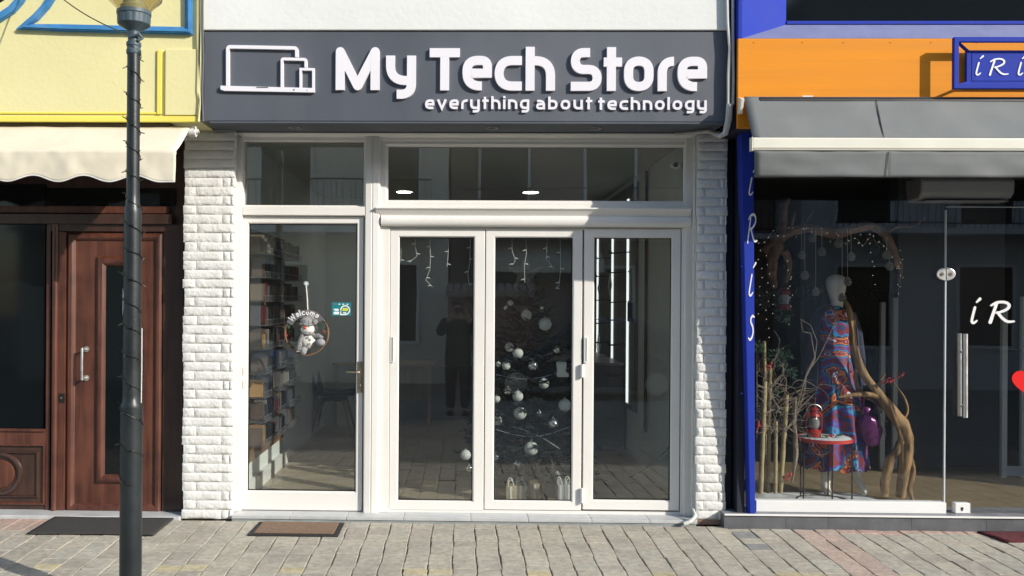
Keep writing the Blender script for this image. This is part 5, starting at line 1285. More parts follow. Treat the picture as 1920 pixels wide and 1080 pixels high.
# reindeer figure
def deer():
    p=W(1021,937,0.42); x,y,z=p.x,0.42,0.036; k=0.19
    m=pm('dull_bronze_figure',(0.16,0.14,0.12),0.45,0.4,var=0.1)
    V=[(0,0,0.55),(0,0.35,0.56),(0,-0.18,0.85),(0,-0.30,1.05),(0,-0.48,1.0),(-0.09,-0.05,0.28),(-0.09,-0.04,0.0),(0.09,-0.05,0.28),(0.09,-0.04,0.0),(-0.09,0.40,0.30),(-0.09,0.42,0.0),(0.09,0.40,0.30),(0.09,0.42,0.0),(0,0.47,0.6)]
    E=[(0,1),(0,2),(2,3),(3,4),(0,5),(5,6),(0,7),(7,8),(1,9),(9,10),(1,11),(11,12),(1,13)]
    Rr=[0.15,0.14,0.09,0.085,0.045,0.05,0.035,0.05,0.035,0.06,0.035,0.06,0.035,0.03]
    o=skin_body('reindeer_figure',[(x+a*k,y+b*k,z+c*k) for a,b,c in V],E,[r*k for r in Rr],m); tag(o,'small bronze reindeer figure with antlers under the Christmas tree','figurine')
    for s in (-1,1):
        mb=MB(); mb.tube([(x+s*0.04*k,y-0.28*k,z+1.1*k),(x+s*0.22*k,y-0.26*k,z+1.35*k),(x+s*0.30*k,y-0.24*k,z+1.6*k),(x+s*0.24*k,y-0.24*k,z+1.85*k)],0.006,6)
        mb.tube([(x+s*0.22*k,y-0.26*k,z+1.35*k),(x+s*0.38*k,y-0.26*k,z+1.48*k)],0.005,5); mb.tube([(x+s*0.30*k,y-0.24*k,z+1.6*k),(x+s*0.42*k,y-0.24*k,z+1.75*k)],0.005,5)
        obj('antler',mb,m,o,smooth=True)
        mb=MB(); mb.sphere((x+s*0.11*k,y-0.27*k,z+1.1*k),(0.07*k,0.03*k,0.03*k),8,6); obj('ear',mb,m,o,smooth=True)
def skin_body(name, verts, edges, radii, mat, parent=None, sub=2):
    me=bpy.data.meshes.new(name); me.from_pydata([Vector(v) for v in verts],edges,[]); me.materials.append(mat)
    o=bpy.data.objects.new(name,me); at=Vector(verts[0])
    for v in me.vertices: v.co-=at
    link(o,parent,at)
    m=o.modifiers.new('skin','SKIN'); m.use_smooth_shade=True
    s=o.modifiers.new('sub','SUBSURF'); s.levels=sub; s.render_levels=sub
    for i,r in enumerate(radii):
        me.skin_vertices[0].data[i].radius=r if isinstance(r,tuple) else (r,r)
    me.skin_vertices[0].data[0].use_root=True
    return o
deer()
# icicle light strings
ICI=[[(750,447),(752,470),(751,492)],[(779,447),(778,460),(782,480),(768,492)],[(806,447),(807,485),(806,506),(798,525),(811,538)],[(842,447),(840,478),(838,500)],[(882,447),(881,490),(877,515),(880,537)],
     [(960,447),(960,470),(966,488),(961,497)],[(986,447),(987,475),(983,500),(984,530)],[(1026,447),(1025,470),(1024,485),(1038,504)],[(1050,447),(1051,480),(1051,510),(1048,535),(1041,542)]]
icl=['far left','second from left, its end kinked,','long middle','second from right','faint right','short left','long straight','kinked','long right']
for k,pts in enumerate(ICI):
    Yi=0.235; P=[W(a,b,Yi) for a,b in pts]
    pane='left' if k<5 else 'middle'
    t=prop('icicle_light',('%s unlit white icicle light strand in the %s folding door')%(icl[k],pane),'string light',P[0],'icicle lights in the folding doors')
    sm_,_=([],[])
    mb=MB(); mb.tube(P,0.0022,5); obj('strand',mb,M['white_cable'],t)
    L=[(P[i],P[i+1]) for i in range(len(P)-1)]
    sgn=1
    for a,b in L:
        n=max(1,int((b-a).length/0.07))
        for j in range(n):
            c=a.lerp(b,(j+0.8)/n); sgn=-sgn
            mb=MB(); mb.tube([c,c+Vector((sgn*0.012,0,0.002)),c+Vector((sgn*0.026,0,-0.004))],[0.0035,0.004,0.003],6); obj('bulb',mb,M['white'],t)

# ------------------------------------------------------------------ things on the door glass
YG=YD+0.024
wr=prop('welcome_wreath','round twig wreath with a plush snowman and a grey lettered plaque hung on the door','wreath',W(575,660,YG-0.02))
wc=W(575,624,YG-0.02); rW=41*6.62/1700
rg=random.Random(3)
twig=pm('twig',(0.20,0.11,0.06),0.7,var=0.3,scale=30)
mb=MB()
for k in range(5):
    ph=rg.uniform(0,6); mb.tube([(wc.x+(rW+0.006*math.sin(3*t+ph))*math.cos(t),YG-0.02+0.006*math.cos(4*t+ph),wc.z+(rW+0.006*math.cos(2*t+ph))*math.sin(t)) for t in [2*PI*q/40 for q in range(41)]],0.0035,5,caps=False)
obj('ring',mb,twig,wr)
# plaque: arc band
mb=MB(); n=20; a0,a1=R_(38),R_(152); vo=[]; 
for k in range(n+1):
    t=a0+(a1-a0)*k/n
    for r in (rW*0.74,rW*1.04): vo+= [(wc.x+r*math.cos(t),YG-0.035,wc.z+r*math.sin(t))]
mb.add(vo,[(2*k,2*k+1,2*k+3,2*k+2) for k in range(n)]); pl=obj('plaque',mb,pm('grey_felt',(0.12,0.12,0.13),0.9,var=0.1),wr); sd=pl.modifiers.new('s','SOLIDIFY'); sd.thickness=0.006
# lettering Welcome
HW={'W':[[(0,9),(2,0),(4.5,7),(7,0),(9,9)]],'e':[[(0,3),(4.5,3.4),(4,5.5),(1.5,5.5),(0,3),(1.5,0.3),(4.5,1)]],'l':[[(0,9.5),(0.3,0)]],'c':[[(4.5,5),(2,5.6),(0,3),(1.5,0.3),(4.5,0.8)]],'o':[[(2.4,5.6),(0,3),(2.4,0),(4.8,3),(2.4,5.6)]],'m':[[(0,0),(0,5.5)],[(0,4),(2,5.6),(3.3,4),(3.3,0)],[(3.3,4),(5.3,5.6),(6.6,4),(6.6,0)]]}
adv={'W':11.2,'e':6.6,'l':2.6,'c':6.4,'o':6.8,'m':8.6}
tot=sum(adv[c] for c in 'Welcome'); cur=0
ang0=R_(142); ang1=R_(50); rt=rW*0.83; scw=(ang0-ang1)*rt/tot
for ch in 'Welcome':
    mid=cur+adv[ch]/2-1; th=ang0-(ang0-ang1)*(mid/tot); rot=th-PI/2
    cx,cz=wc.x+rt*math.cos(th),wc.z+rt*math.sin(th)
    def tfw(p,rot=rot,cx=cx,cz=cz,ch=ch):
        u,v=(p[0]-(adv[ch]-2)/2)*scw,p[1]*scw
        return (cx+u*math.cos(rot)-v*math.sin(rot),cz+u*math.sin(rot)+v*math.cos(rot))
    mb=MB()
    for k,pp in enumerate(HW[ch]): stroke(mb,[Vector(q) for q in pp],1.5,YG-0.0385-0.0002*k,YG-0.0355,tfw,False,True,True)
    obj('letter',mb,M['white_vinyl'],pl)
    cur+=adv[ch]
# snowman
knit=pm('grey_knit',(0.26,0.26,0.26),0.95,var=0.7,scale=70,bump=0.7,bscale=160); plush=pm('cream_plush',(0.66,0.64,0.58),0.95,var=0.12,scale=30,bump=0.5); gfelt=pm('grey_plush',(0.26,0.27,0.28),0.95,var=0.15,bump=0.4,scale=30)
def sp(name,px,py,rx,ry,rz,m,dy=-0.06,par=wr):
    c=W(px,py,YG+dy); s=6.6/1700; mb=MB(); mb.sphere((c.x,c.y,c.z),(rx*s,ry*s,rz*s),18,12); return obj(name,mb,m,par,smooth=True)
sp('head',577,617,13,11,11,plush,-0.062); sp('body',578,640,15,12,14,plush,-0.06)
h_=sp('hat',575,603,13,12,10,knit,-0.062)
c=W(575,608,YG-0.062); mb=MB(); mb.tube([(c.x+12.5*6.6/1700*math.cos(t),c.y+0.043*math.sin(t),c.z+0.002*math.sin(2*t)) for t in [2*PI*q/24 for q in range(25)]],0.011,8,caps=False); obj('hat_brim',mb,knit,h_,smooth=True)
mb=MB(); a=W(577,597,YG-0.062); b_=W(586,596,YG-0.064); c2=W(589,604,YG-0.066); mb.tube([a,b_,c2],[0.022,0.018,0.008],10); obj('hat_tail',mb,knit,h_,smooth=True)
sp('pompom',590,604,6,6,6,knit,-0.07,h_)
sp('nose',571.5,614.5,3.2,5,2.6,pm('red_felt',(0.50,0.05,0.03),0.9),-0.105)
for ex in (566,579): sp('eye',ex,613,0.9,0.9,0.9,M['black'],-0.103)
mb=MB(); c=W(577,625,YG-0.062); mb.tube([(c.x+11*6.6/1700*math.cos(t),c.y+0.04*math.sin(t),c.z) for t in [2*PI*q/24 for q in range(25)]],0.010,8,caps=False); sc_=obj('scarf',mb,knit,wr,smooth=True)
mb=MB(); mb.tube([W(567,627,YG-0.10),W(563,640,YG-0.105),W(560,655,YG-0.10)],[0.013,0.016,0.017],8); obj('scarf_end',mb,knit,sc_,smooth=True)
for k in range(5):
    a=W(556.5+1.8*k,655,YG-0.10); mb=MB(); mb.tube([a,a+Vector((0.001,0,-0.018))],0.0028,5); obj('fringe',mb,plush,sc_)
mb=MB(); mb.tube([W(586,632,YG-0.065),W(597,630,YG-0.08),W(605,634,YG-0.085)],[0.019,0.020,0.015],10); obj('arm',mb,knit,wr,smooth=True)
mb=MB(); mb.tube([W(585,648,YG-0.07),W(594,643,YG-0.09)],[0.024,0.018],10); obj('leg',mb,knit,wr,smooth=True)
mb=MB(); mb.tube([W(574,650,YG-0.07),W(572,656,YG-0.08)],[0.022,0.018],10); obj('leg',mb,knit,wr,smooth=True)
sp('boot',601,642,9,8,7,gfelt,-0.10); sp('boot',569,658,6.5,7,8,gfelt,-0.09)
for fx,fy in ((577,633),(581,637),(580,645)):
    c=W(fx,fy,YG-0.108); mb=MB()
    for k in range(5):
        t=2*PI*k/5; mb.sphere((c.x+0.006*math.cos(t),c.y,c.z+0.006*math.sin(t)),(0.0045,0.002,0.0045),6,4)
    obj('flower_patch',mb,gfelt,wr)
# fir sprigs and berries on the wreath
firm=pm('fir_green',(0.05,0.10,0.06),0.7,var=0.3,scale=30)
for (px,py) in ((545,600),(542,612),(545,622),(605,605),(608,618)):
    c=W(px,py,YG-0.03); mb=MB()
    for k in range(26):
        d=Vector((rg.uniform(-1,1),rg.uniform(-0.5,0.2),rg.uniform(-1,1))).normalized(); e=c+d*rg.uniform(0.015,0.032); w=d.orthogonal().normalized()*0.002; mb.add([c-w,c+w,e],[(0,1,2)])
    obj('fir_sprig',mb,firm,wr)
redb=pm('red_berry',(0.45,0.01,0.015),0.3,var=0)
for (px,py) in ((536,625),(538,629),(606,620),(608,623)):
    c=W(px,py,YG-0.045); mb=MB(); mb.sphere(c,0.006,8,6); obj('berry',mb,redb,wr,smooth=True)
c=W(574,532,YG-0.004); mb=MB(); mb.cyl_y(c.x,c.z,0.019,YG-0.006,YG-0.0005,20); su=obj('suction_cup',mb,pm('clear_grey_rubber',(0.35,0.38,0.42),0.3,var=0),wr); mb=MB(); mb.cyl_y(c.x,c.z,0.010,YG-0.014,YG-0.0061,16); obj('knob',mb,M['white_cable'],su)
mb=MB(); mb.tube([W(574,536,YG-0.012),W(576,560,YG-0.014),W(577,584,YG-0.02)],[0.004,0.0045,0.0045],6); obj('ribbon',mb,M['white_cable'],wr)
# teal payment sticker
q=R(622,567,658,592,YG); teal=pm('teal_sticker',(0.012,0.20,0.22),0.4,var=0.05)
stk=MB(); stk.box(q[0],q[1],YG-0.0012,YG+0.0015,q[2],q[3]); so_=obj('door_sticker',stk,teal,None,bev=0.0008); tag(so_,'small teal rectangular payment sticker on the door glass right of the wreath','sticker')
def s_(u,v): return (q[0]+(q[1]-q[0])*u, q[2]+(q[3]-q[2])*v)
yel_m=pm('yellow_print',(0.62,0.60,0.05),0.5,var=0); redm=pm('red_print',(0.5,0.05,0.03),0.5,var=0)
c=s_(0.70,0.42); r_=(q[1]-q[0])*0.23
mb=MB(); stroke(mb,[Vector((c[0]+r_*math.cos(t)*(1 if True else 1),c[1]+r_*math.sin(t))) for t in [R_(200)-R_(290)*k/18 for k in range(19)]]+[Vector((c[0]-r_,c[1]-r_)),Vector((c[0]-r_,c[1]-0.1*r_))],0.008,YG-0.002,YG-0.0013,lambda p:(p[0],p[1])); obj('printed_mark',mb,M['white_vinyl'],so_)
def prt(u0,u1,v0,v1,m,k=0):
    a,b=s_(u0,v0),s_(u1,v1); mb=MB(); mb.box(a[0],b[0],YG-0.002-0.0003*k,YG-0.0013,a[1],b[1]); obj('printed_mark',mb,m,so_,bev=0)
prt(0.56,0.84,0.36,0.58,yel_m); prt(0.10,0.38,0.10,0.30,M['white_vinyl']); prt(0.16,0.36,0.36,0.52,M['white_vinyl']); prt(0.10,0.15,0.42,0.52,M['white_vinyl'],1); prt(0.60,0.76,0.16,0.26,M['white_vinyl'])
for u,m in ((0.19,redm),(0.40,M['white_vinyl']),(0.60,M['white_vinyl']),(0.82,M['white_vinyl'])): prt(u-0.045,u+0.045,0.83,0.90,m)
# small sensor in the right end of the wide upper window
c=W(1268,310,0.22); mb=MB(); mb.sphere((c.x,c.y,c.z),(0.045,0.035,0.030),14,10); o=obj('motion_sensor',mb,M['white'],None,smooth=True); tag(o,'small white motion sensor behind the right end of the wide upper window','sensor')
mb=MB(); mb.cyl_y(c.x-0.012,c.z,0.018,c.y-0.04,c.y-0.025,14); obj('lens',mb,M['black'],o)
# ------------------------------------------------------------------ boutique window display
FZ=0.10
def zat(py,px,Y): return W(px,py,Y).z
snow=pm('fluffy_fake_snow',(0.58,0.61,0.62),0.95,var=0.1,scale=20,bump=0.8,bscale=60)
mb=MB(); nx,ny=60,16; vs=[]
sxa,sxb=W(1418,925,0.3).x,W(1690,925,0.3).x
for k in range(ny+1):
    for i in range(nx+1):
        u,v=i/nx,k/ny; y=0.06+0.50*v; x=sxa+(sxb-sxa)*u*(1-0.12*v+0.05*mnoise.noise((v*4,1,0)))
        e=min(u*8,(1-u)*8,v*6,1); vs.append((x,y,FZ-0.004+0.024*max(0,e)+0.012*e*mnoise.noise((x*9,y*9,0))))
mb.add(vs,[(k*(nx+1)+i,k*(nx+1)+i+1,(k+1)*(nx+1)+i+1,(k+1)*(nx+1)+i) for k in range(ny) for i in range(nx)])
o=obj('fake_snow',mb,snow,None,smooth=True); tag(o,'fluffy white sheet of fake snow on the boutique window floor','snow'); 
# ---- mannequin
def mannequin():
    Y=0.56; X=W(1562,700,Y).x
    mx=lambda px,dy=0.0: W(px,700,Y+dy).x
    mz=lambda py: W(1562,py,Y).z
    cream=pm('cream_mannequin',(0.74,0.70,0.60),0.45,var=0.04)
    tan=pm('tan_mannequin_leg',(0.56,0.40,0.21),0.5,var=0.05)
    m=prop('mannequin','cream egg-headed mannequin in a swirl patterned dress and navy coat in the boutique window','mannequin',(X,Y,FZ))
    hx=mx(1566)
    # head, neck, shoulders: one lathe-like body
    V=[(X,Y,1.0),(X,Y,1.22),(X,Y,1.42),(mx(1568),Y-0.01,mz(573)),(mx(1567),Y-0.01,mz(556)),(mx(1565),Y-0.02,mz(535)),(mx(1564),Y-0.015,mz(513)),
       (mx(1539),Y,mz(588)),(mx(1596),Y,mz(588)),(X-0.09,Y,0.86),(mx(1550),Y-0.02,0.50),(mx(1545),Y-0.04,0.17),(mx(1545),Y-0.13,0.118),
       (X+0.09,Y,0.86),(mx(1596),Y+0.02,0.50),(mx(1611),Y+0.05,0.24),(mx(1618),Y-0.07,0.118)]
    E=[(0,1),(1,2),(2,3),(3,4),(4,5),(5,6),(2,7),(2,8),(0,9),(9,10),(10,11),(11,12),(0,13),(13,14),(14,15),(15,16)]
    Rr=[(0.14,0.10),(0.11,0.085),(0.115,0.075),(0.048,0.048),(0.052,0.055),(0.078,0.085),(0.066,0.075),0.05,0.05,0.085,0.058,0.034,(0.036,0.024),0.085,0.058,0.036,(0.036,0.024)]
    skin_body('body',V,E,Rr,cream,m)
    # dress
    dm=bpy.data.materials.new('swirl_print'); dm.use_nodes=True; n=dm.node_tree.nodes; l=dm.node_tree.links; bs=n['Principled BSDF']
    tc=n.new('ShaderNodeTexCoord'); nz=n.new('ShaderNodeTexNoise'); nz.inputs['Scale'].default_value=5.0; nz.inputs['Detail'].default_value=2; nz.inputs['Distortion'].default_value=2.2
    wv=n.new('ShaderNodeTexWave'); wv.wave_type='RINGS'; wv.inputs['Scale'].default_value=1.1; wv.inputs['Distortion'].default_value=16; wv.inputs['Detail'].default_value=1.5; wv.inputs['Detail Scale'].default_value=1.6
    l.new(tc.outputs['Object'],nz.inputs['Vector']); l.new(tc.outputs['Object'],wv.inputs['Vector'])
    ad=n.new('ShaderNodeMath'); ad.operation='MULTIPLY_ADD'; ad.inputs[1].default_value=0.32; l.new(wv.outputs['Fac'],ad.inputs[0])
    ml=n.new('ShaderNodeMath'); ml.operation='MULTIPLY'; ml.inputs[1].default_value=0.80; l.new(nz.outputs[0],ml.inputs[0]); l.new(ml.outputs[0],ad.inputs[2])
    cr=n.new('ShaderNodeValToRGB'); cr.color_ramp.interpolation='CONSTANT'
    stops=[(0.0,(0.15,0.012,0.025)),(0.26,(0.02,0.04,0.16)),(0.36,(0.22,0.018,0.028)),(0.46,(0.10,0.05,0.30)),(0.53,(0.03,0.26,0.46)),(0.60,(0.02,0.03,0.10)),(0.66,(0.72,0.22,0.06)),(0.71,(0.26,0.025,0.035)),(0.78,(0.70,0.64,0.74)),(0.81,(0.04,0.10,0.30)),(0.90,(0.28,0.02,0.05))]
    el=cr.color_ramp.elements; el[0].position=0; el[0].color=(*stops[0][1],1); el[1].position=stops[-1][0]; el[1].color=(*stops[-1][1],1)
    for p,c in stops[1:-1]: e=el.new(p); e.color=(*c,1)
    l.new(ad.outputs[0],cr.inputs[0]); l.new(cr.outputs[0],bs.inputs['Base Color']); bs.inputs['Roughness'].default_value=0.6
    prof=[(575,0.05,0.05),(588,0.13,0.09),(605,0.135,0.105),(630,0.125,0.10),(662,0.112,0.095),(690,0.135,0.115),(720,0.165,0.14),(760,0.192,0.16),(800,0.212,0.175),(840,0.23,0.19),(876,0.245,0.2)]
    nth=80; vs=[]
    for k,(py,rx,ry) in enumerate(prof):
        cx=mx(1563 if py<700 else 1565); fold=0.0 if py<665 else 0.024*(py-665)/210
        for j in range(nth):
            t=2*PI*j/nth; f=1+fold/rx*(math.sin(9*t+0.6)+0.5*math.sin(16*t+k*0.2)); vs.append((cx+rx*f*math.cos(t),Y-0.005+ry*f*math.sin(t),mz(py)+ (0.012*math.sin(9*t) if k==len(prof)-1 else 0)))
    mb=MB(); mb.add(vs,[(k*nth+j,k*nth+(j+1)%nth,(k+1)*nth+(j+1)%nth,(k+1)*nth+j) for k in range(len(prof)-1) for j in range(nth)])
    o=obj('dress',mb,dm,m,smooth=True); sub=o.modifiers.new('s','SUBSURF'); sub.levels=1; sub.render_levels=1
    # coat: open front shell hanging from the shoulders
    cm=pm('navy_coat_cloth',(0.018,0.022,0.055),0.9,var=0.2,scale=20,sheen=0.3)
    cp=[(570,0.075,0.075),(580,0.13,0.095),(592,0.175,0.12),(640,0.185,0.135),(690,0.20,0.155),(738,0.215,0.165)]
    nth=44; vs=[]
    for k,(py,rx,ry) in enumerate(cp):
        open_=R_(52 if k>1 else 30)
        for j in range(nth+1):
            t=-PI/2+open_+(2*PI-2*open_)*j/nth; f=1+0.03*math.sin(8*t)*(k/5); vs.append((mx(1564)+rx*f*math.cos(t),Y+0.01+ry*f*math.sin(t),mz(py)))
    mb=MB(); mb.add(vs,[(k*(nth+1)+j,k*(nth+1)+j+1,(k+1)*(nth+1)+j+1,(k+1)*(nth+1)+j) for k in range(len(cp)-1) for j in range(nth)])
    o=obj('coat',mb,cm,m,smooth=True); sd=o.modifiers.new('s','SOLIDIFY'); sd.thickness=0.008; sub=o.modifiers.new('sub','SUBSURF'); sub.levels=1; sub.render_levels=1
    for pts in ([(1541,590),(1531,625),(1527,670),(1527,722)],[(1592,590),(1604,625),(1611,670),(1613,722)]):
        mb=MB(); mb.tube([(mx(a),Y+0.015,mz(b)) for a,b in pts],[0.055,0.056,0.05,0.048],14); obj('coat_sleeve',mb,cm,m,smooth=True)
    # toes as separate small ridges on the front foot
    for cxp,yy in ((1545,Y-0.16),(1618,Y-0.10)):
        for k in range(5):
            mb=MB(); mb.sphere((mx(cxp)+(k-2)*0.013,yy-0.004*(2-abs(k-2))-0.005,0.112),(0.0075,0.016,0.008),8,6); obj('toe',mb,cream,m,smooth=True)
    return X,Y
mannequin()
# ---- table, lantern, holly
def table():
    Y=0.27; c=W(1546,820,Y); zt=c.z; r=W(1596,820,Y).x-c.x
    t=prop('side_table','small round table with white snowy top, red rim and black wire frame','table',(c.x,Y,FZ+0.02))
    mb=MB(); mb.lathe([(0,zt-0.022),(r,zt-0.022),(r,zt+0.003),(r-0.006,zt+0.003),(r-0.006,zt-0.004),(0,zt-0.004)],(c.x,Y,0),48,caps=False); obj('rim',mb,pm('red_enamel',(0.52,0.05,0.04),0.35,var=0.08),t,smooth=True)
    mb=MB(); mb.lathe([(0,zt+0.006),(r-0.02,zt+0.005),(r-0.007,zt-0.003)],(c.x,Y,0),48,caps=False); obj('table_top',mb,snow,t,smooth=True)
    zb=FZ+0.024
    for th in (200,265,340,60,130):
        a=R_(th); mb=MB(); mb.tube([(c.x+(r-0.008)*math.cos(a),Y+(r-0.008)*math.sin(a),zb),(c.x+(r-0.008)*math.cos(a),Y+(r-0.008)*math.sin(a),zt-0.0225)],0.006,8); obj('leg',mb,M['black'],t)
    mb=MB(); mb.tube([(c.x+(r-0.008)*math.cos(q),Y+(r-0.008)*math.sin(q),zb) for q in [2*PI*k/40 for k in range(41)]],0.0065,8,caps=False); obj('base_ring',mb,M['black'],t,smooth=True)
    # storm lantern
    lx=W(1526,800,Y-0.02).x; Ly=Y-0.02; s=0.92
    red=pm('red_lantern_paint',(0.36,0.03,0.025),0.35,0.1,var=0.2,scale=15)
    L=prop('storm_lantern','red storm lantern standing on the snowy round table','lantern',(lx,Ly,zt+0.007)); z0=zt+0.007
    mb=MB(); mb.lathe([(0.048,0),(0.05,0.008),(0.05,0.04),(0.036,0.052),(0.03,0.06)],(lx,Ly,z0),24); obj('fuel_tank',mb,red,L,smooth=True,angle=30)
    mb=MB(); mb.lathe([(0.026,0.061),(0.040,0.085),(0.040,0.115),(0.028,0.145)],(lx,Ly,z0),24,caps=False); obj('glass_chimney',mb,pm('frosted_lantern_glass',(0.22,0.22,0.20),0.15,var=0.1),L,smooth=True)
    mb=MB(); mb.lathe([(0.034,0.146),(0.042,0.152),(0.036,0.17),(0.026,0.178),(0.026,0.196),(0.036,0.20),(0.022,0.214),(0.0,0.218)],(lx,Ly,z0),24); obj('chimney_cap',mb,red,L,smooth=True,angle=30)
    for s_ in (-1,1):
        mb=MB(); mb.tube([(lx+s_*0.046,Ly,z0+0.03),(lx+s_*0.056,Ly,z0+0.06),(lx+s_*0.056,Ly,z0+0.15),(lx+s_*0.036,Ly,z0+0.185)],0.006,8); obj('side_tube',mb,red,L,smooth=True)
    mb=MB(); mb.tube([(lx+0.055*math.cos(t),Ly-0.01,z0+0.19+0.05*math.sin(t)) for t in [PI*k/14 for k in range(15)]],0.0022,5); obj('handle',mb,M['steel'],L)
    lf=pm('holly_leaf',(0.06,0.17,0.03),0.4,var=0.3,scale=30)
    H=prop('holly_sprig','green holly sprig with small red berries on the snowy round table','sprig',(c.x+0.02,Y-0.05,zt+0.006))
    for k,(dx,an,ln) in enumerate(((-0.05,160,0.07),(-0.01,100,0.05),(0.05,20,0.085),(0.02,60,0.05),(0.0,200,0.05),(0.07,340,0.06))):
        a=R_(an); d=Vector((math.cos(a),math.sin(a)*0.6,0.25)); p=Vector((c.x+dx,Y-0.06,zt+0.010)); sd_=Vector((-d.y,d.x,0)).normalized()
        pts=[]
        for q in range(9):
            u=q/8; w=0.020*math.sin(PI*u)*(1+0.35*math.sin(u*22)); pts.append((p+d*ln*u+Vector((0,0,0.01*math.sin(PI*u))),w))
        vs=[]; 
        for b_,w in pts: vs+=[b_+sd_*w,b_+Vector((0,0,-0.003)),b_-sd_*w]
        mb=MB(); mb.add(vs,[(3*q+i,3*q+i+1,3*q+i+4,3*q+i+3) for q in range(8) for i in range(2)]); obj('leaf',mb,lf,H,smooth=True)
    for dx in (-0.012,0.0,0.012,0.022):
        mb=MB(); mb.sphere((c.x+0.01+dx,Y-0.08,zt+0.022+0.3*abs(dx)),0.0075,8,6); obj('berry',mb,redb,H,smooth=True)
table()
# ---- driftwood
drift=wood_mat('bleached_driftwood',(0.11,0.065,0.03),(0.38,0.23,0.10),0.8,(1,1,0.12),30,1.0)
drift2=wood_mat('dark_driftwood',(0.14,0.085,0.06),(0.34,0.20,0.13),0.8,(0.3,1,1),20,0.5)
def branch_mb(mb,px_pts,Y,radii,seed=0,knob=0.16,n=12,sub=5):
    P=[W(a,b,Y+dy) for a,b,dy in px_pts]; ws=list(radii)
    out=[];wo=[]
    for k in range(len(P)-1):
        p0=P[max(k-1,0)];p1=P[k];p2=P[k+1];p3=P[min(k+2,len(P)-1)]
        for q in range(sub):
            t=q/sub; out.append(0.5*((2*p1)+(p2-p0)*t+(2*p0-5*p1+4*p2-p3)*t*t+(3*p1-p0-3*p2+p3)*t**3)); wo.append(ws[k]+(ws[k+1]-ws[k])*t)
    out.append(P[-1]); wo.append(ws[-1])
    st=len(mb.v); mb.tube(out,wo,n)
    # gnarl
    for i in range(len(out)):
        for j in range(n):
            idx=st+i*n+j; v=Vector(mb.v[idx]); d=v-out[i]
            f=1+knob*mnoise.noise((j*0.9+seed,i*0.35,seed))+knob*0.7*mnoise.noise((j*2.3,i*0.12+seed,3)); mb.v[idx]=tuple(out[i]+d*f)
    return out
s7=7.0/1700
mb=MB(); YB_=0.36
branch_mb(mb,[(1583,562,0.05),(1590,575,0),(1597,605,0),(1599,640,0),(1607,672,0),(1622,705,0),(1645,735,0),(1668,765,0),(1690,795,0),(1699,822,0),(1698,860,0.0),(1692,900,0.02),(1688,932,0.03)],YB_,[r*s7 for r in (2.5,4,6,6.5,7,7,8,10,12,13,11,9,8)],2,0.3,14)
dw_=obj('driftwood_trunk',mb,drift,None,smooth=True,angle=60); tag(dw_,'tall bleached driftwood trunk curving down to the floor beside the mannequin','driftwood')
for pts,r in (([(1694,815,0),(1684,840,-0.03),(1668,865,-0.02),(1660,900,0),(1658,930,0.02)],(6,7,8,8,6)),([(1660,748,0),(1630,740,-0.02),(1600,741,-0.05),(1572,745,-0.06)],(6,5,4,2)),([(1680,780,0),(1640,752,0.05),(1612,735,0.04),(1604,700,0.06),(1610,672,0.06)],(5,4,4,3,1.5)),
              ([(1692,790,0),(1702,770,0.02),(1695,745,0.03),(1676,718,0.03)],(3,2,2,1)),([(1640,735,0),(1652,712,0.03),(1660,700,0.02)],(3,2,1)),([(1700,850,0),(1712,880,0.04),(1705,915,0.05),(1712,940,0.02)],(7,5,5,3))):
    b=MB(); branch_mb(b,pts,YB_,[q*s7 for q in r],3,0.3,9); obj('limb',b,drift,dw_,smooth=True,angle=60)
for k in range(7):
    b=MB(); o1=rg.uniform(0,6)
    branch_mb(b,[(1668+o1+3*k,760+8*k,-0.07),(1680+2*k,790+6*k,-0.09),(1690+o1*0.5,815+9*k,-0.075)],YB_,[0.006,0.007,0.004],k,0.2,6); obj('root_strand',b,drift,dw_,smooth=True)
mb=MB(); branch_mb(mb,[(1432,470,0),(1455,452,0),(1482,435,0),(1515,428,0),(1545,434,0),(1572,438,0),(1600,430,0),(1628,424,0),(1648,430,0),(1664,446,0),(1676,472,0),(1680,500,0)],0.5,[r*s7 for r in (7,9,9,8,9,9,8,8,8,7,6,4)],8,0.35,12)
ub=obj('hanging_branch',mb,drift2,None,smooth=True,angle=60); tag(ub,'dark crooked branch hung across the top of the boutique window with pine cones','branch')
for pts,r in (([(1462,450,0),(1467,420,0.02),(1470,390,0.03),(1478,372,0.03)],(10,9,8,5)),([(1458,455,0),(1450,480,0),(1447,510,0),(1452,540,0.02)],(12,11,9,5)),([(1480,438,0),(1486,415,0),(1490,398,0)],(4,3,1)),([(1500,432,0),(1515,410,0.02),(1526,396,0.02)],(3,2,1)),([(1660,440,0),(1685,425,0.02),(1712,424,0.03),(1735,408,0.03)],(3,2,1.5,0.8)),([(1470,470,0),(1480,495,0.03),(1474,530,0.04)],(7,6,3)),([(1674,470,0),(1690,500,0),(1686,530,0)],(4,3,1))):
    b=MB(); branch_mb(b,pts,0.5,[q*s7 for q in r],5,0.3,9); obj('limb',b,drift2,ub,smooth=True,angle=60)
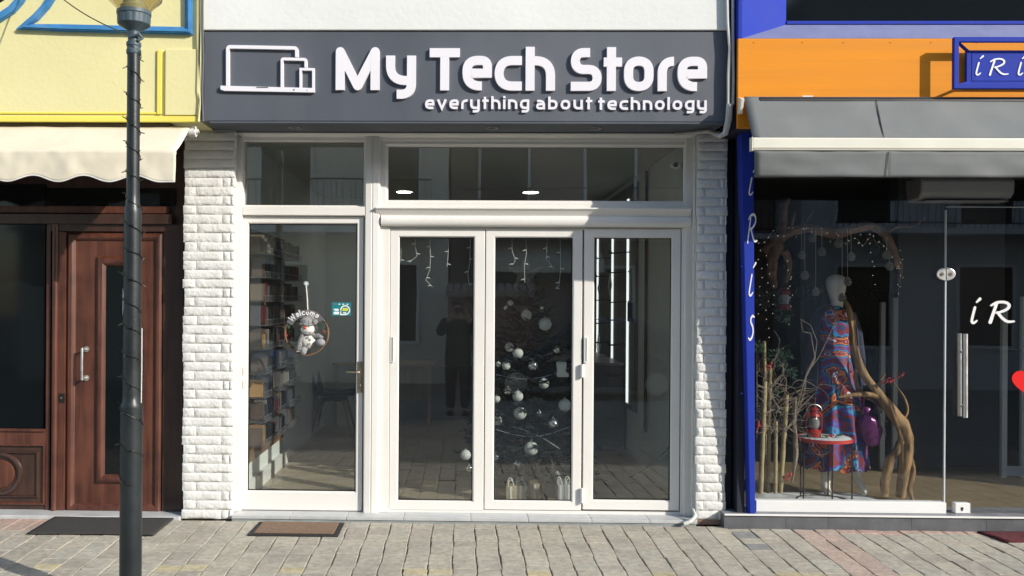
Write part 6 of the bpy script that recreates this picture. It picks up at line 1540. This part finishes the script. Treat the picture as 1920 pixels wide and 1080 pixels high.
# bark trunk standing behind at far left
# ---- pine cones
conem=pm('frosted_pine_cone',(0.46,0.42,0.37),0.8,var=0.5,scale=60)
def cone():
    t=bpy.data.objects.new('pine_cone',None); link(t,None,(0,0,0))
    mb=MB(); mb.lathe([(0.002,-0.044),(0.010,-0.038),(0.013,-0.02),(0.012,0.0),(0.008,0.015),(0.002,0.02)],(0,0,0),10)
    k=0
    for lv in range(9):
        z=-0.040+lv*0.0068; r=0.024*math.sin(PI*min(1,(lv+1.3)/10.2))**0.7+0.004; nn=8
        for j in range(nn):
            a=2*PI*(j+0.5*(lv%2))/nn; d=Vector((math.cos(a),math.sin(a),0)); sd_=Vector((-d.y,d.x,0)); b_=Vector((0,0,z))
            w=0.008; p=[b_+d*0.008-sd_*w*0.6,b_+d*0.008+sd_*w*0.6,b_+d*r+sd_*w+Vector((0,0,-0.006)),b_+d*(r+0.004)+Vector((0,0,-0.008)),b_+d*r-sd_*w+Vector((0,0,-0.006))]
            q=[v+Vector((0,0,0.0028)) for v in p]
            mb.add(p+q,[(0,1,2,3,4),(9,8,7,6,5)]+[(i,(i+1)%5,(i+1)%5+5,i+5) for i in range(5)])
    obj('cone',mb,conem,t,at=(0,0,0))
    return t
CONES=[(1523,442,430),(1503,474,431),(1541,468,434),(1572,452,440),(1596,477,428),(1509,512,431),(1529.5,543,432),(1589,524,430),(1579,554,436),(1663,474,446),(1668,495,476)]
where=['high, just under the branch left of its middle','at middle height at the left of the row','just below the branch above the mannequin left side','close under the middle of the branch','below the branch right of the mannequin head','low on a long string at the left','lowest on the left, beside the mannequin head','low on a long string touching the mannequin head','lowest of all, in front of the mannequin neck','upper one at the right end of the branch','lower one at the right end of the branch']
first=None
for (px,py,pb2),wl in zip(CONES,where):
    p=W(px,py,0.42)
    if first is None: first=cone(); o=first
    else: o=dup(first,None)
    o.location=p; ORG[o]=p
    tag(o,'frosted pine cone hanging '+wl,'pine cone','pine cones hung from the branch')
for i,o in enumerate([q for q in list(bpy.data.objects) if q.name.startswith('pine_cone')]):
    px,py,pb2=CONES[i]; p=o.location; top=W(px-1,pb2,0.48)
    b=MB(); b.tube([p+Vector((0,0,0.018)),Vector((p.x-0.003,p.y,top.z))],0.0016,4)
    me_o=obj('string',b,M['white_cable'],None)
    # parent with coordinates relative to the cone
    me_o.parent=o; me_o.location=me_o.location-Vector(o.location)
# ---- twigs, bamboo, greenery at the left
bam=pm('dry_bamboo',(0.36,0.29,0.15),0.6,var=0.3,scale=20)
for k,(px,pt,pb2,Y,r,lab) in enumerate(((1428,715,925,0.12,4.2,'pale bamboo cane nearest the blue pillar'),(1441,690,924,0.22,3.6,'thin grey bamboo cane, second from the blue pillar'),(1454,790,925,0.12,3.2,'short bamboo cane cut off low, third from the blue pillar'),(1466,740,924,0.16,4.0,'tall pale bamboo cane leaning right beside the round table'),(1436,640,920,0.34,3.0,'long thin bamboo cane at the back of the twigs'))):
    lean=(6,3,1,9,-3)[k]; a,b_=W(px-lean*0.3,pb2,Y),W(px+lean,pt,Y); a.z=max(a.z,FZ+0.012); mb=MB(); pts=[a.lerp(b_,q/8) for q in range(9)]; mb.tube(pts,[r*6.7/1700*(1+0.18*(q%2)) for q in range(9)],9)
    o=obj('bamboo_cane',mb,bam,None,smooth=True); tag(o,lab,'bamboo cane','bamboo canes in the boutique window')
twm=pm('pale_curly_twig',(0.21,0.17,0.125),0.7,var=0.3,scale=20)
rg=random.Random(17)
tw=prop('twig_bunch','tangled bunch of pale curly twigs beside the blue pillar','twigs',W(1450,800,0.2))
for k in range(85):
    px=rg.uniform(1420,1478); py=rg.uniform(720,830); Y=rg.uniform(0.08,0.34); n=rg.randint(9,14); ang=R_(rg.uniform(30,160) if k<64 else rg.uniform(-20,50)); pts=[]; L=rg.uniform(6,12)
    for q in range(n):
        pts.append(W(max(1419,px),py,Y+0.02*math.sin(q+k))); px+=L*math.cos(ang); py-=L*math.sin(ang); ang+=rg.uniform(-0.85,0.85)
    mb=MB(); branch_mb(mb,[(0,0,0),(1,1,0)],0,[0.001,0.001],0,0,3) if False else None
    r0=rg.uniform(0.0018,0.0042); out,wo=[],[]
    mb.tube(pts,[r0*(1-0.75*q/(n-1)) for q in range(n)],6); obj('twig',mb,twm,tw,smooth=True)
for pts in ([(1500,760),(1508,735),(1512,700),(1535,670),(1550,640),(1565,605),(1572,588)],[(1490,780),(1512,700),(1528,668),(1532,640),(1520,610),(1500,598)],[(1512,705),(1528,672),(1520,625),(1505,622),(1502,600)],[(1495,770),(1520,745),(1530,735),(1528,760),(1535,790)],[(1480,765),(1505,750),(1515,742),(1530,748)]):
    P=[W(a,b_,0.20) for a,b_ in pts]; mb=MB(); mb.tube(P,[0.0055*(1-0.75*q/(len(P)-1)) for q in range(len(P))],7); obj('twig',mb,twm,tw,smooth=True)
# dry twisted leaf stalk near the table
mb=MB(); branch_mb(mb,[(1490,745,0),(1489,790,0),(1492,830,0.02),(1490,870,0),(1485,905,0)],0.16,[0.016,0.013,0.018,0.015,0.006],4,0.5,8); o=obj('dry_stalk',mb,twm,None,smooth=True); tag(o,'twisted dry grey stalk hanging between the canes and the round table','stalk')
def fir(px,py,Y,R0,nn,lab,seed):
    r=random.Random(seed); c=W(px,py,Y); mb=MB(); cols=[]
    for k in range(nn):
        d=Vector((r.gauss(0,1),r.gauss(0,0.7),r.gauss(0,0.8))).normalized(); b=c+d*R0*r.uniform(0.1,0.85)
        for q in range(7):
            e=(d+Vector((r.uniform(-1,1),r.uniform(-1,1),r.uniform(-0.6,1)))*0.8).normalized()*r.uniform(0.02,0.038); w=e.orthogonal().normalized()*0.0018; bb=b+d*0.012*(q/7)
            mb.add([bb-w,bb+w,bb+e],[(0,1,2)]); g=r.uniform(0.6,1.4); cols.append((0.035*g,0.085*g,0.05*g))
    o=obj('fir_sprig',mb,fol,None,colors=cols); tag(o,lab,'fir sprig','fir sprigs among the twigs')
fir(1444,738,0.26,0.07,60,'green fir sprig low among the canes beside the blue pillar',1)
fir(1462,672,0.32,0.10,90,'bushy green fir sprig in the middle of the twigs',2)
fir(1484,700,0.24,0.05,40,'small green fir sprig at the right edge of the twigs',3)
fir(1440,560,0.42,0.11,80,'dim green fir sprig high behind the twigs',4)
fir(1424,650,0.3,0.06,40,'green fir sprig against the inner wall behind the blue pillar',5)
fir(1470,590,0.42,0.07,50,'dim fir sprig beside the red lantern hung behind the twigs',6)
def berries(px,py,Y,w,h,n,lab,seed,stem=True):
    r=random.Random(seed); c=W(px,py,Y); B=prop('berry_sprig',lab,'berries',c)
    prev=[]
    for k in range(n):
        u=k/(n-1); p=c+Vector((w*(u-0.5)+r.uniform(-0.010,0.010),r.uniform(-0.02,0.02),h*(u-0.5)+r.uniform(-0.014,0.014))); mb=MB(); mb.sphere(p,r.uniform(0.0075,0.011),10,7); obj('berry',mb,redb,B,smooth=True); prev.append(p)
    mb=MB(); mb.tube([c+Vector((-w*0.6,0,-h*0.7)),c,c+Vector((w*0.5,0,h*0.5))],0.003,5); obj('stem',mb,twm,B)
berries(1676,710,0.30,0.15,0.075,15,'bright red berry sprig tied to the right side of the driftwood trunk',1)
berries(1421,800,0.10,0.02,0.06,7,'red berry cluster low beside the blue pillar',2)
berries(1478,893,0.14,0.035,0.02,8,'red berry cluster near the floor between the canes and table',3)
berries(1443,687,0.16,0.03,0.03,6,'red berry cluster in the middle of the twigs',4)
# red lantern hanging behind the twigs
c=W(1470,560,0.5); L=prop('hanging_lantern','dim red lantern hanging behind the twigs at the left of the boutique window','lantern',c)
mb=MB(); mb.lathe([(0.05,-0.09),(0.052,-0.05),(0.04,-0.04)],c,18); mb2=MB(); mb2.lathe([(0.042,0.03),(0.05,0.05),(0.03,0.08),(0.0,0.085)],c,18)
lr=pm('dull_red_paint',(0.20,0.02,0.02),0.5,var=0.2); obj('fuel_tank',mb,lr,L,smooth=True,angle=30); obj('cap',mb2,lr,L,smooth=True,angle=30)
mb=MB(); mb.lathe([(0.036,-0.039),(0.044,-0.01),(0.036,0.029)],c,18,caps=False); obj('glass_chimney',mb,pm('grey_glass',(0.3,0.3,0.3),0.15,var=0.1),L,smooth=True)
mb=MB(); mb.tube([c+Vector((0,0,0.086)),c+Vector((0,0,0.52))],0.003,5); obj('cord',mb,M['wire'],L)
# fairy lights on the branch
fw=prop('fairy_lights','fine string of warm lit fairy lights on the dark hanging branch','string lights',W(1550,430,0.42))
ledw=pm('warm_fairy_light',(1,0.9,0.7),0.5,var=0,emit=(1,0.86,0.6),estr=1.3)
rg=random.Random(31)
pts=[W(1425+ (1690-1425)*k/60, 452-20*math.sin(PI*min(1,k/35))+8*math.sin(k*0.9)+ (max(0,k-50)*5), 0.44) for k in range(61)]
mb=MB(); mb.tube(pts,0.0013,4); obj('wire',mb,M['brass'],fw)
spots=[pts[k]+Vector((rg.uniform(-0.01,0.01),0,rg.uniform(-0.02,0.02))) for k in range(0,61,2)]
for px,py0,py1 in ((1425,470,600),(1440,480,640),(1452,520,600),(1480,490,620),(1484,520,570),(1612,440,470),(1634,440,500),(1690,470,540),(1686,500,560),(1640,500,540)):
    for py in range(py0,py1,17): spots.append(W(px+rg.uniform(-4,4),py,0.44+rg.uniform(-0.05,0.05)))
b0=None
for p in spots[:95]:
    if b0 is None:
        mb=MB(); mb.sphere(p,0.0020,6,4); b0=obj('bulb',mb,ledw,fw); 
    else:
        b=b0.copy(); COL.objects.link(b); b.location=p-ORG[fw]
# ---- bag
def bag():
    Y=0.38; c=W(1631,800,Y); pur=pm('metallic_purple_leather',(0.13,0.022,0.12),0.3,0.35,var=0.25,scale=12,bump=0.5,bscale=14)
    B=prop('handbag','shiny metallic purple handbag hanging from the driftwood beside the mannequin','handbag',c)
    mb=MB(); mb.sphere((0,0,0),1,28,20); vs=[]
    for v in mb.v:
        v=Vector(v); n=mnoise.noise(v*2.3+Vector((3,1,0))); k=1+0.14*n
        x=v.x*0.078*(1.0-0.30*v.z)*k; y=v.y*0.05*k; z=v.z*0.15
        if v.z>0.55: x*=0.85; y*=0.5
        x+=0.02*(-v.z)+0.010*math.sin(6*v.z+3*v.x)
        vs.append((c.x+x,c.y+y,c.z+z))
    mb.v=vs; obj('body',mb,pur,B,smooth=True)
    for s in (-1,1):
        mb=MB(); mb.tube([(c.x-0.06,Y+0.02*s,c.z+0.10),(c.x-0.055,Y+0.02*s,c.z+0.20),(c.x,Y+0.015*s,c.z+0.245),(c.x+0.04,Y+0.02*s,c.z+0.20),(c.x+0.045,Y+0.02*s,c.z+0.10)],0.0055,7); obj('handle',mb,pur,B,smooth=True)
    mb=MB(); mb.sphere((c.x+0.045,Y-0.03,c.z+0.12),0.032,14,10); obj('fur_pompom',mb,pm('black_fur',(0.012,0.012,0.014),0.95,bump=0.6,bscale=80),B,smooth=True)
    mb=MB(); mb.tube([(c.x+0.05,Y-0.05,c.z+0.11),(c.x+0.075,Y-0.055,c.z+0.03),(c.x+0.09,Y-0.05,c.z-0.06)],0.007,6); obj('strap',mb,pm('striped_strap',(0.25,0.24,0.26),0.6,var=0.8,scale=60),B)
bag()
# ---- security gates
sec=pm('pale_grey_plastic',(0.50,0.53,0.52),0.4,var=0.05)
def gate(px0,px1,pt,pb2,Y,w,lab):
    a,b_=W(px0,700,Y),W(px1,700,Y); zt=W(px1,pt,Y).z; zb=FZ
    g_=prop('security_gate',lab,'security gate',((a.x+b_.x)/2,Y,zb),'anti-theft gates in the boutique')
    for i,x in enumerate((a.x,b_.x)):
        mb=MB(); mb.box(x-w/2,x+w/2,Y-0.02+0.0*i,Y+0.02,zb,zt-(0.04 if i==0 else 0)); obj('post',mb,sec,g_,bev=0.006)
    mb=MB(); mb.box(a.x,b_.x,Y-0.012,Y+0.012,zb+0.02,zb+0.10); obj('foot_bar',mb,sec,g_)
    mb=MB(); mb.tube([(a.x,Y,zt-0.45),(b_.x,Y,zt-0.46)],0.008,6); obj('cross_bar',mb,M['black'],g_)
gate(1654,1677.5,558,860,1.7,0.042,'pale grey anti-theft gate standing behind the driftwood trunk')
gate(1882,1919,556,900,1.35,0.048,'pale grey anti-theft gate standing behind the boutique glass door')
# ---- air conditioner
q=R(1722,332,1800,372,1.6); AC=prop('air_conditioner','white wall air conditioner at the top inside the boutique','air conditioner',((q[0]+q[1])/2,1.6,q[2]))
mb=MB(); mb.prism_x([(1.55,q[2]+0.04),(1.60,q[2]),(1.82,q[2]-0.02),(1.85,q[3]),(1.58,q[3]),(1.54,q[3]-0.04)],q[0],q[1]+0.45); obj('casing',mb,M['white'],AC,bev=0.02,seg=3)
mb=MB(); mb.box(q[0]+0.05,q[1]+0.40,1.56,1.72,q[2]-0.03,q[2]-0.021); obj('louvre',mb,M['white'],AC)
mb=MB(); mb.box(q[0]-0.05,q[1]+0.55,1.86,2.05,FZ,2.75); o=obj('inner_pillar',mb,M['inner_dark'],None); tag(o,'dark inner pillar carrying the air conditioner in the boutique','pillar')
# ---- clothes rails far inside
rg=random.Random(12)
railm=M['black']
cl=[(0.06,0.02,0.02),(0.02,0.03,0.07),(0.10,0.08,0.06),(0.03,0.03,0.03),(0.08,0.03,0.07),(0.14,0.12,0.10),(0.05,0.06,0.03)]
clm=[pm('dim_garment_cloth',c,0.9,var=0.3,scale=8) for c in cl]; cln=['dark red','navy','taupe','black','plum','beige','olive']
rx0,rx1,ry=W(1480,700,4.3).x,W(1900,700,4.3).x,4.3
Rl=prop('clothes_rail','long black clothes rail at the back of the boutique','clothes rail',((rx0+rx1)/2,ry,FZ))
mb=MB(); mb.tube([(rx0,ry,1.75),(rx1,ry,1.75)],0.015,8); obj('rail',mb,railm,Rl)
for x in (rx0,rx1): mb=MB(); mb.tube([(x,ry,FZ),(x,ry,1.75)],0.015,8); obj('post',mb,railm,Rl)
x=rx0+0.08; gp={}
while x<rx1-0.05:
    k=rg.randrange(7); L=rg.uniform(0.75,1.15)
    mb=MB(); mb.prism_x([(ry-0.22,1.62),(ry-0.04,1.70),(ry+0.04,1.70),(ry+0.22,1.62),(ry+0.20,1.62-L),(ry-0.20,1.62-L)],x-0.018,x+0.018)
    o=obj('hanging_garment',mb,clm[k],None,bev=0.01); tag(o,'%s garment hanging on the long rail at the back of the boutique'%cln[k],'garment','garments on the back rail, %s'%cln[k])
    mb=MB(); mb.tube([(x,ry,1.705),(x,ry,1.745),(x,ry+0.012,1.77)],0.004,5); obj('hanger',mb,M['steel'],o)
    x+=rg.uniform(0.055,0.10)
# ------------------------------------------------------------------ across the street (seen in the glass)
M['opp1']=pm('pale_cream_render',(0.78,0.73,0.63),0.9,var=0.08,bump=0.1)
M['opp2']=pm('ochre_render',(0.28,0.21,0.18),0.9,var=0.1,bump=0.1)
M['opp3']=pm('grey_render',(0.60,0.61,0.62),0.9,var=0.1,bump=0.1)
M['opp4']=pm('brick_red_render',(0.32,0.17,0.13),0.9,var=0.15,bump=0.1)
M['shut']=pm('dark_shutter',(0.05,0.055,0.06),0.5,var=0.2)
def opp(label,x0,x1,H,y,m,cols,floors,balc=(),seed=0,shopfront=True,awning=None):
    b=thing('town_house',label,'house',((x0+x1)/2,y,-0.3))
    mb=MB(); mb.box(x0,x1,y-7,y,-0.35,H); obj('wall',mb,m,b)
    mb=MB(); mb.box(x0-0.05,x1+0.05,y-7.1,y+0.25,H+0.001,H+0.18); obj('cornice',mb,m,b,bev=0.02)
    for fl in range(floors):
        zf=0.1+fl*3.1
        for k in range(cols):
            cx=x0+(x1-x0)*(k+0.5)/cols
            if fl==0 and shopfront:
                w,z0,z1=(x1-x0)/cols*0.24,zf+0.5,zf+2.3
            else: w,z0,z1=0.62,zf+(0.0 if fl in balc else 0.9),zf+2.35
            mb=MB(); mb.ring((cx-w,cx+w,z0,z1),(cx-w+0.07,cx+w-0.07,z0+0.07,z1-0.07),y+0.002,y+0.07); f=obj('window',mb,M['white'],b)
            mb=MB(); mb.box(cx-w+0.072,cx+w-0.072,y+0.012,y+0.03,z0+0.072,z1-0.072); obj('pane',mb,M['glass_dark'],f)
            if fl>0:
                mb=MB(); mb.box(cx-w-0.08,cx+w+0.08,y+0.002,y+0.16,z0-0.09,z0-0.002); obj('sill',mb,M['white'],f)
        if fl in balc:
            mb=MB(); mb.box(x0+0.3,x1-0.3,y+0.001,y+1.05,zf-0.22,zf-0.1); bl=obj('balcony',mb,M['plaster'],b)
            mb=MB()
            for z in (zf+0.0,zf+0.9): mb.tube([(x0+0.32,y+1.0,z),(x1-0.32,y+1.0,z)],0.018,6)
            n=int((x1-x0)/0.14)
            for k in range(n):
                xx=x0+0.34+(x1-x0-0.68)*k/(n-1); mb.tube([(xx,y+1.0,zf-0.1),(xx+(0.05 if k%3==0 else 0),y+1.0,zf+0.45),(xx,y+1.0,zf+0.9)],0.008,4,caps=False)
            obj('railing',mb,M['black'],bl)
    if awning:
        mb=MB(); a0,a1=awning
        mb.prism_x([(y+0.01,2.95),(y+1.1,2.45),(y+1.1,2.2),(y+1.08,2.2),(y+1.08,2.43),(y+0.01,2.92)],a0,a1); obj('awning',mb,M['beige'],b)
    return b
opp('cream town house across the street with an iron balcony, seen mirrored in the shop glass',-9.9,-0.3,8.6,-13.2,M['opp1'],4,3,(1,2))
opp('ochre town house across the street with a cloth awning, seen mirrored in the folding doors',-0.25,7.2,9.2,-14.6,M['opp2'],3,3,(1,),awning=(0.6,3.2))
opp('grey town house across the street beside the ochre one',7.25,15,8.0,-13.0,M['opp3'],3,2,(1,))
opp('brick red town house across the street beside the grey one',15.05,24,9.0,-13.4,M['opp4'],4,3,(1,2))
opp('pale grey town house at the far right end of the opposite row',24.05,34,9.2,-13.2,M['opp3'],4,3,(1,))
wl=MB(); wl.box(-0.28,1.5,-12.6,-12.35,-0.35,1.72); gw=obj('garden_wall',wl,M['opp4'],None); tag(gw,'low red brick garden wall with a clay tile cap, mirrored behind the photographer','wall')
tl_=pm('clay_roof_tile',(0.42,0.34,0.28),0.8,var=0.2)
for k in range(12):
    mb=MB(); xx=-0.25+k*0.155; mb.tube([(xx,-12.15,1.70),(xx+0.01,-12.7,1.86)],[0.085,0.085],8); obj('cap_tile',mb,tl_,gw,smooth=True)
# parked car
def car():
    x0,y0=0.2,-9.3; L,Wd=4.1,1.72; gz_=-0.2
    c=thing('parked_car','dark blue parked car across the street, mirrored in the folding doors and boutique glass','car',(x0+L/2,y0-Wd/2,gz_))
    paint=pm('dark_blue_car_paint',(0.012,0.02,0.045),0.25,0.2,var=0.05,coat=1.0)
    prof=[(0.05,0.28),(0.0,0.5),(0.06,0.72),(0.75,0.88),(1.15,0.93),(1.75,1.36),(2.2,1.46),(2.9,1.45),(3.45,1.30),(3.85,1.0),(4.08,0.93),(4.12,0.6),(4.05,0.3),(3.65,0.26),(0.45,0.26)]
    mb=MB(); n=len(prof); secs=[(-0.0,0.0),(0.06,0.05),(Wd/2,0.0),(Wd-0.06,0.05),(Wd,0.0)]
    vs=[]; ys=[0,0.07,0.25,Wd-0.25,Wd-0.07,Wd]
    for yy in ys:
        e=min(yy,Wd-yy); 
        for x,z in prof:
            tuck=0.0
            zz=z
            f=1-0.04*(1-min(1,e/0.25))
            xx=2.05+(x-2.05)*f
            if z>0.95: pass
            vs.append((x0+xx,y0-yy,gz_+zz*(0.96+0.04*min(1,e/0.25))))
    for i,yy in enumerate(ys):
        for k,(x,z) in enumerate(prof):
            if z>1.2:
                v=vs[i*n+k]; e=0.20*(1 if yy<Wd/2 else -1)*(1-min(1,min(yy,Wd-yy)/0.3)); vs[i*n+k]=(v[0],v[1]-e,v[2])
    fs=[tuple(range(n)),tuple(range((len(ys)-1)*n,len(ys)*n))]
    for i in range(len(ys)-1):
        for k in range(n): fs.append((i*n+k,i*n+(k+1)%n,(i+1)*n+(k+1)%n,(i+1)*n+k))
    mb.add(vs,fs); obj('body',mb,paint,c,bev=0.03,smooth=True)
    def win(pts,ya):
        mb=MB(); mb.add([(x0+x,y0-ya-(0.20*max(0,(z-0.93))/0.5),gz_+z) for x,z in pts],[tuple(range(len(pts)))]); o=obj('side_window',mb,M['glass_dark'],c); sd=o.modifiers.new('s','SOLIDIFY'); sd.thickness=0.03; sd.offset=0
    win([(1.3,0.96),(1.82,1.32),(2.35,1.39),(2.35,0.97)],-0.015); win([(2.42,0.97),(2.42,1.39),(2.9,1.37),(3.38,1.22),(3.55,0.98)],-0.015)
    for wx in (0.78,3.25):
        for wy in (0.0,-Wd+0.2):
            mb=MB(); mb.cyl_y(x0+wx,gz_+0.31,0.31,y0+wy-0.19,y0+wy+0.012,32); w_=obj('wheel',mb,M['rubber'],c,bev=0.03)
            mb=MB(); mb.cyl_y(x0+wx,gz_+0.31,0.20,y0+wy+0.013,y0+wy+0.022,24); obj('rim',mb,M['steel'],w_,bev=0.006)
    for yy in (0.12,Wd-0.42):
        mb=MB(); mb.box(x0-0.02,x0+0.1,y0-yy-0.3,y0-yy,gz_+0.6,gz_+0.74); obj('headlight',mb,M['white'],c,bev=0.03)
    mb=MB(); mb.box(x0+1.35,x0+1.5,y0+0.0,y0+0.16,gz_+0.95,gz_+1.07); obj('wing_mirror',mb,paint,c,bev=0.03)
    for hx_ in (2.2,3.15):
        mb=MB(); mb.tube([(x0+hx_,y0+0.012,gz_+0.84),(x0+hx_+0.16,y0+0.012,gz_+0.845)],0.012,8); obj('door_handle',mb,M['steel'],c)
car()
# the photographer, seen as a dark reflection
def skin_body(name, verts, edges, radii, mat, parent=None, sub=2):
    me=bpy.data.meshes.new(name); me.from_pydata([Vector(v) for v in verts],edges,[]); me.materials.append(mat)
    o=bpy.data.objects.new(name,me); 
    at=Vector(verts[0]); 
    for v in me.vertices: v.co-=at
    link(o,parent,at)
    m=o.modifiers.new('skin','SKIN'); m.use_smooth_shade=True
    s=o.modifiers.new('sub','SUBSURF'); s.levels=sub; s.render_levels=sub
    for i,r in enumerate(radii):
        sv=me.skin_vertices[0].data[i]; sv.radius=r if isinstance(r,tuple) else (r,r)
    me.skin_vertices[0].data[0].use_root=True
    return o
coatm=pm('dark_winter_coat',(0.020,0.022,0.026),0.8,var=0.2); skinm=pm('skin',(0.42,0.26,0.19),0.6,var=0.05); hairm=pm('dark_hair',(0.02,0.015,0.012),0.6)
def person():
    y=-6.95; gz_=ground_z(y)-0.01; x=-0.05
    V=[(x,y,gz_+0.95),(x,y,gz_+1.18),(x,y,gz_+1.40),(x,y,gz_+1.50),(x,y+0.02,gz_+1.60),(x,y+0.01,gz_+1.70),
       (x-0.18,y,gz_+1.42),(x-0.27,y+0.10,gz_+1.27),(x-0.10,y+0.33,gz_+1.50),(x-0.07,y+0.37,gz_+1.57),
       (x+0.18,y,gz_+1.42),(x+0.27,y+0.10,gz_+1.27),(x+0.15,y+0.33,gz_+1.50),(x+0.12,y+0.37,gz_+1.57),
       (x-0.10,y,gz_+0.86),(x-0.11,y+0.01,gz_+0.5),(x-0.11,y-0.01,gz_+0.09),(x-0.12,y+0.13,gz_+0.04),
       (x+0.10,y,gz_+0.86),(x+0.11,y+0.01,gz_+0.5),(x+0.11,y-0.01,gz_+0.09),(x+0.12,y+0.13,gz_+0.04)]
    E=[(0,1),(1,2),(2,3),(3,4),(4,5),(2,6),(6,7),(7,8),(8,9),(2,10),(10,11),(11,12),(12,13),(0,14),(14,15),(15,16),(16,17),(0,18),(18,19),(19,20),(20,21)]
    Rr=[(0.16,0.12),(0.155,0.12),(0.15,0.11),(0.055,0.055),(0.075,0.09),(0.07,0.085),0.075,0.058,0.042,0.03,0.075,0.058,0.042,0.03,0.095,0.07,0.05,0.04,0.095,0.07,0.05,0.04]
    o=skin_body('person',V,E,Rr,skinm)
    tag(o,'person in a dark winter coat holding up a phone, mirrored in the left folding door','person')
    def coat(V,E,Rr,nm,m): return skin_body(nm,V,E,Rr,m,o,2)
    coat([(x,y,gz_+0.66),(x,y,gz_+0.95),(x,y,gz_+1.2),(x,y,gz_+1.38),(x,y,gz_+1.46),(x-0.19,y,gz_+1.41),(x-0.28,y+0.10,gz_+1.26),(x-0.13,y+0.30,gz_+1.47),(x+0.19,y,gz_+1.41),(x+0.28,y+0.10,gz_+1.26),(x+0.17,y+0.30,gz_+1.47)],
         [(0,1),(1,2),(2,3),(3,4),(3,5),(5,6),(6,7),(3,8),(8,9),(9,10)],[(0.235,0.18),(0.215,0.165),(0.19,0.15),(0.17,0.13),(0.09,0.09),0.1,0.08,0.055,0.1,0.08,0.055],'coat',coatm)
    for s in (-1,1):
        coat([(x+s*0.10,y,gz_+0.86),(x+s*0.11,y+0.012,gz_+0.5),(x+s*0.11,y-0.01,gz_+0.1)],[(0,1),(1,2)],[0.11,0.085,0.07],'trouser_leg',M['navy'])
        mb=MB(); mb.sphere((x+s*0.115,y+0.06,gz_+0.045),(0.052,0.145,0.05),14,8); obj('shoe',mb,M['rubber'],o,smooth=True)
    mb=MB(); mb.sphere((x,y-0.005,gz_+1.70),(0.092,0.105,0.09),18,12); mb.v=[v if v[2]>gz_+1.64 and not (v[1]>y+0.06 and v[2]<gz_+1.72) else (x+(v[0]-x)*0.8,y-0.02+(v[1]-y)*0.7,v[2]) for v in mb.v]; obj('hair',mb,hairm,o,smooth=True)
    mb=MB(); mb.sphere((x,y+0.10,gz_+1.60),(0.012,0.016,0.018),8,6); obj('nose',mb,skinm,o,smooth=True)
    for s in (-1,1):
        mb=MB(); mb.sphere((x+s*0.03,y+0.088,gz_+1.635),(0.011,0.008,0.007),8,6); obj('eye',mb,M['white'],o,smooth=True)
        mb=MB(); mb.sphere((x+s*0.078,y+0.01,gz_+1.615),(0.012,0.02,0.03),8,6); obj('ear',mb,skinm,o,smooth=True)
        for k in range(4):
            hx_=x+0.025+s*0.105; zz=gz_+1.565+0.019*k
            mb=MB(); mb.tube([(hx_,y+0.365,zz),(hx_-s*0.005,y+0.392,zz+0.004),(hx_-s*0.035,y+0.398,zz+0.006)],[0.010,0.009,0.007],8); obj('finger',mb,skinm,o,smooth=True)
        mb=MB(); mb.tube([(x+0.025+s*0.10,y+0.355,gz_+1.56),(x+0.025+s*0.07,y+0.362,gz_+1.60),(x+0.025+s*0.055,y+0.364,gz_+1.62)],[0.011,0.010,0.008],8); obj('thumb',mb,skinm,o,smooth=True)
    ph=MB(); ph.box(x-0.045,x+0.115,y+0.375,y+0.384,gz_+1.565,gz_+1.645); p=obj('phone',ph,M['black'],None,bev=0.003); tag(p,'black phone held sideways in both hands by the person','phone')
person()
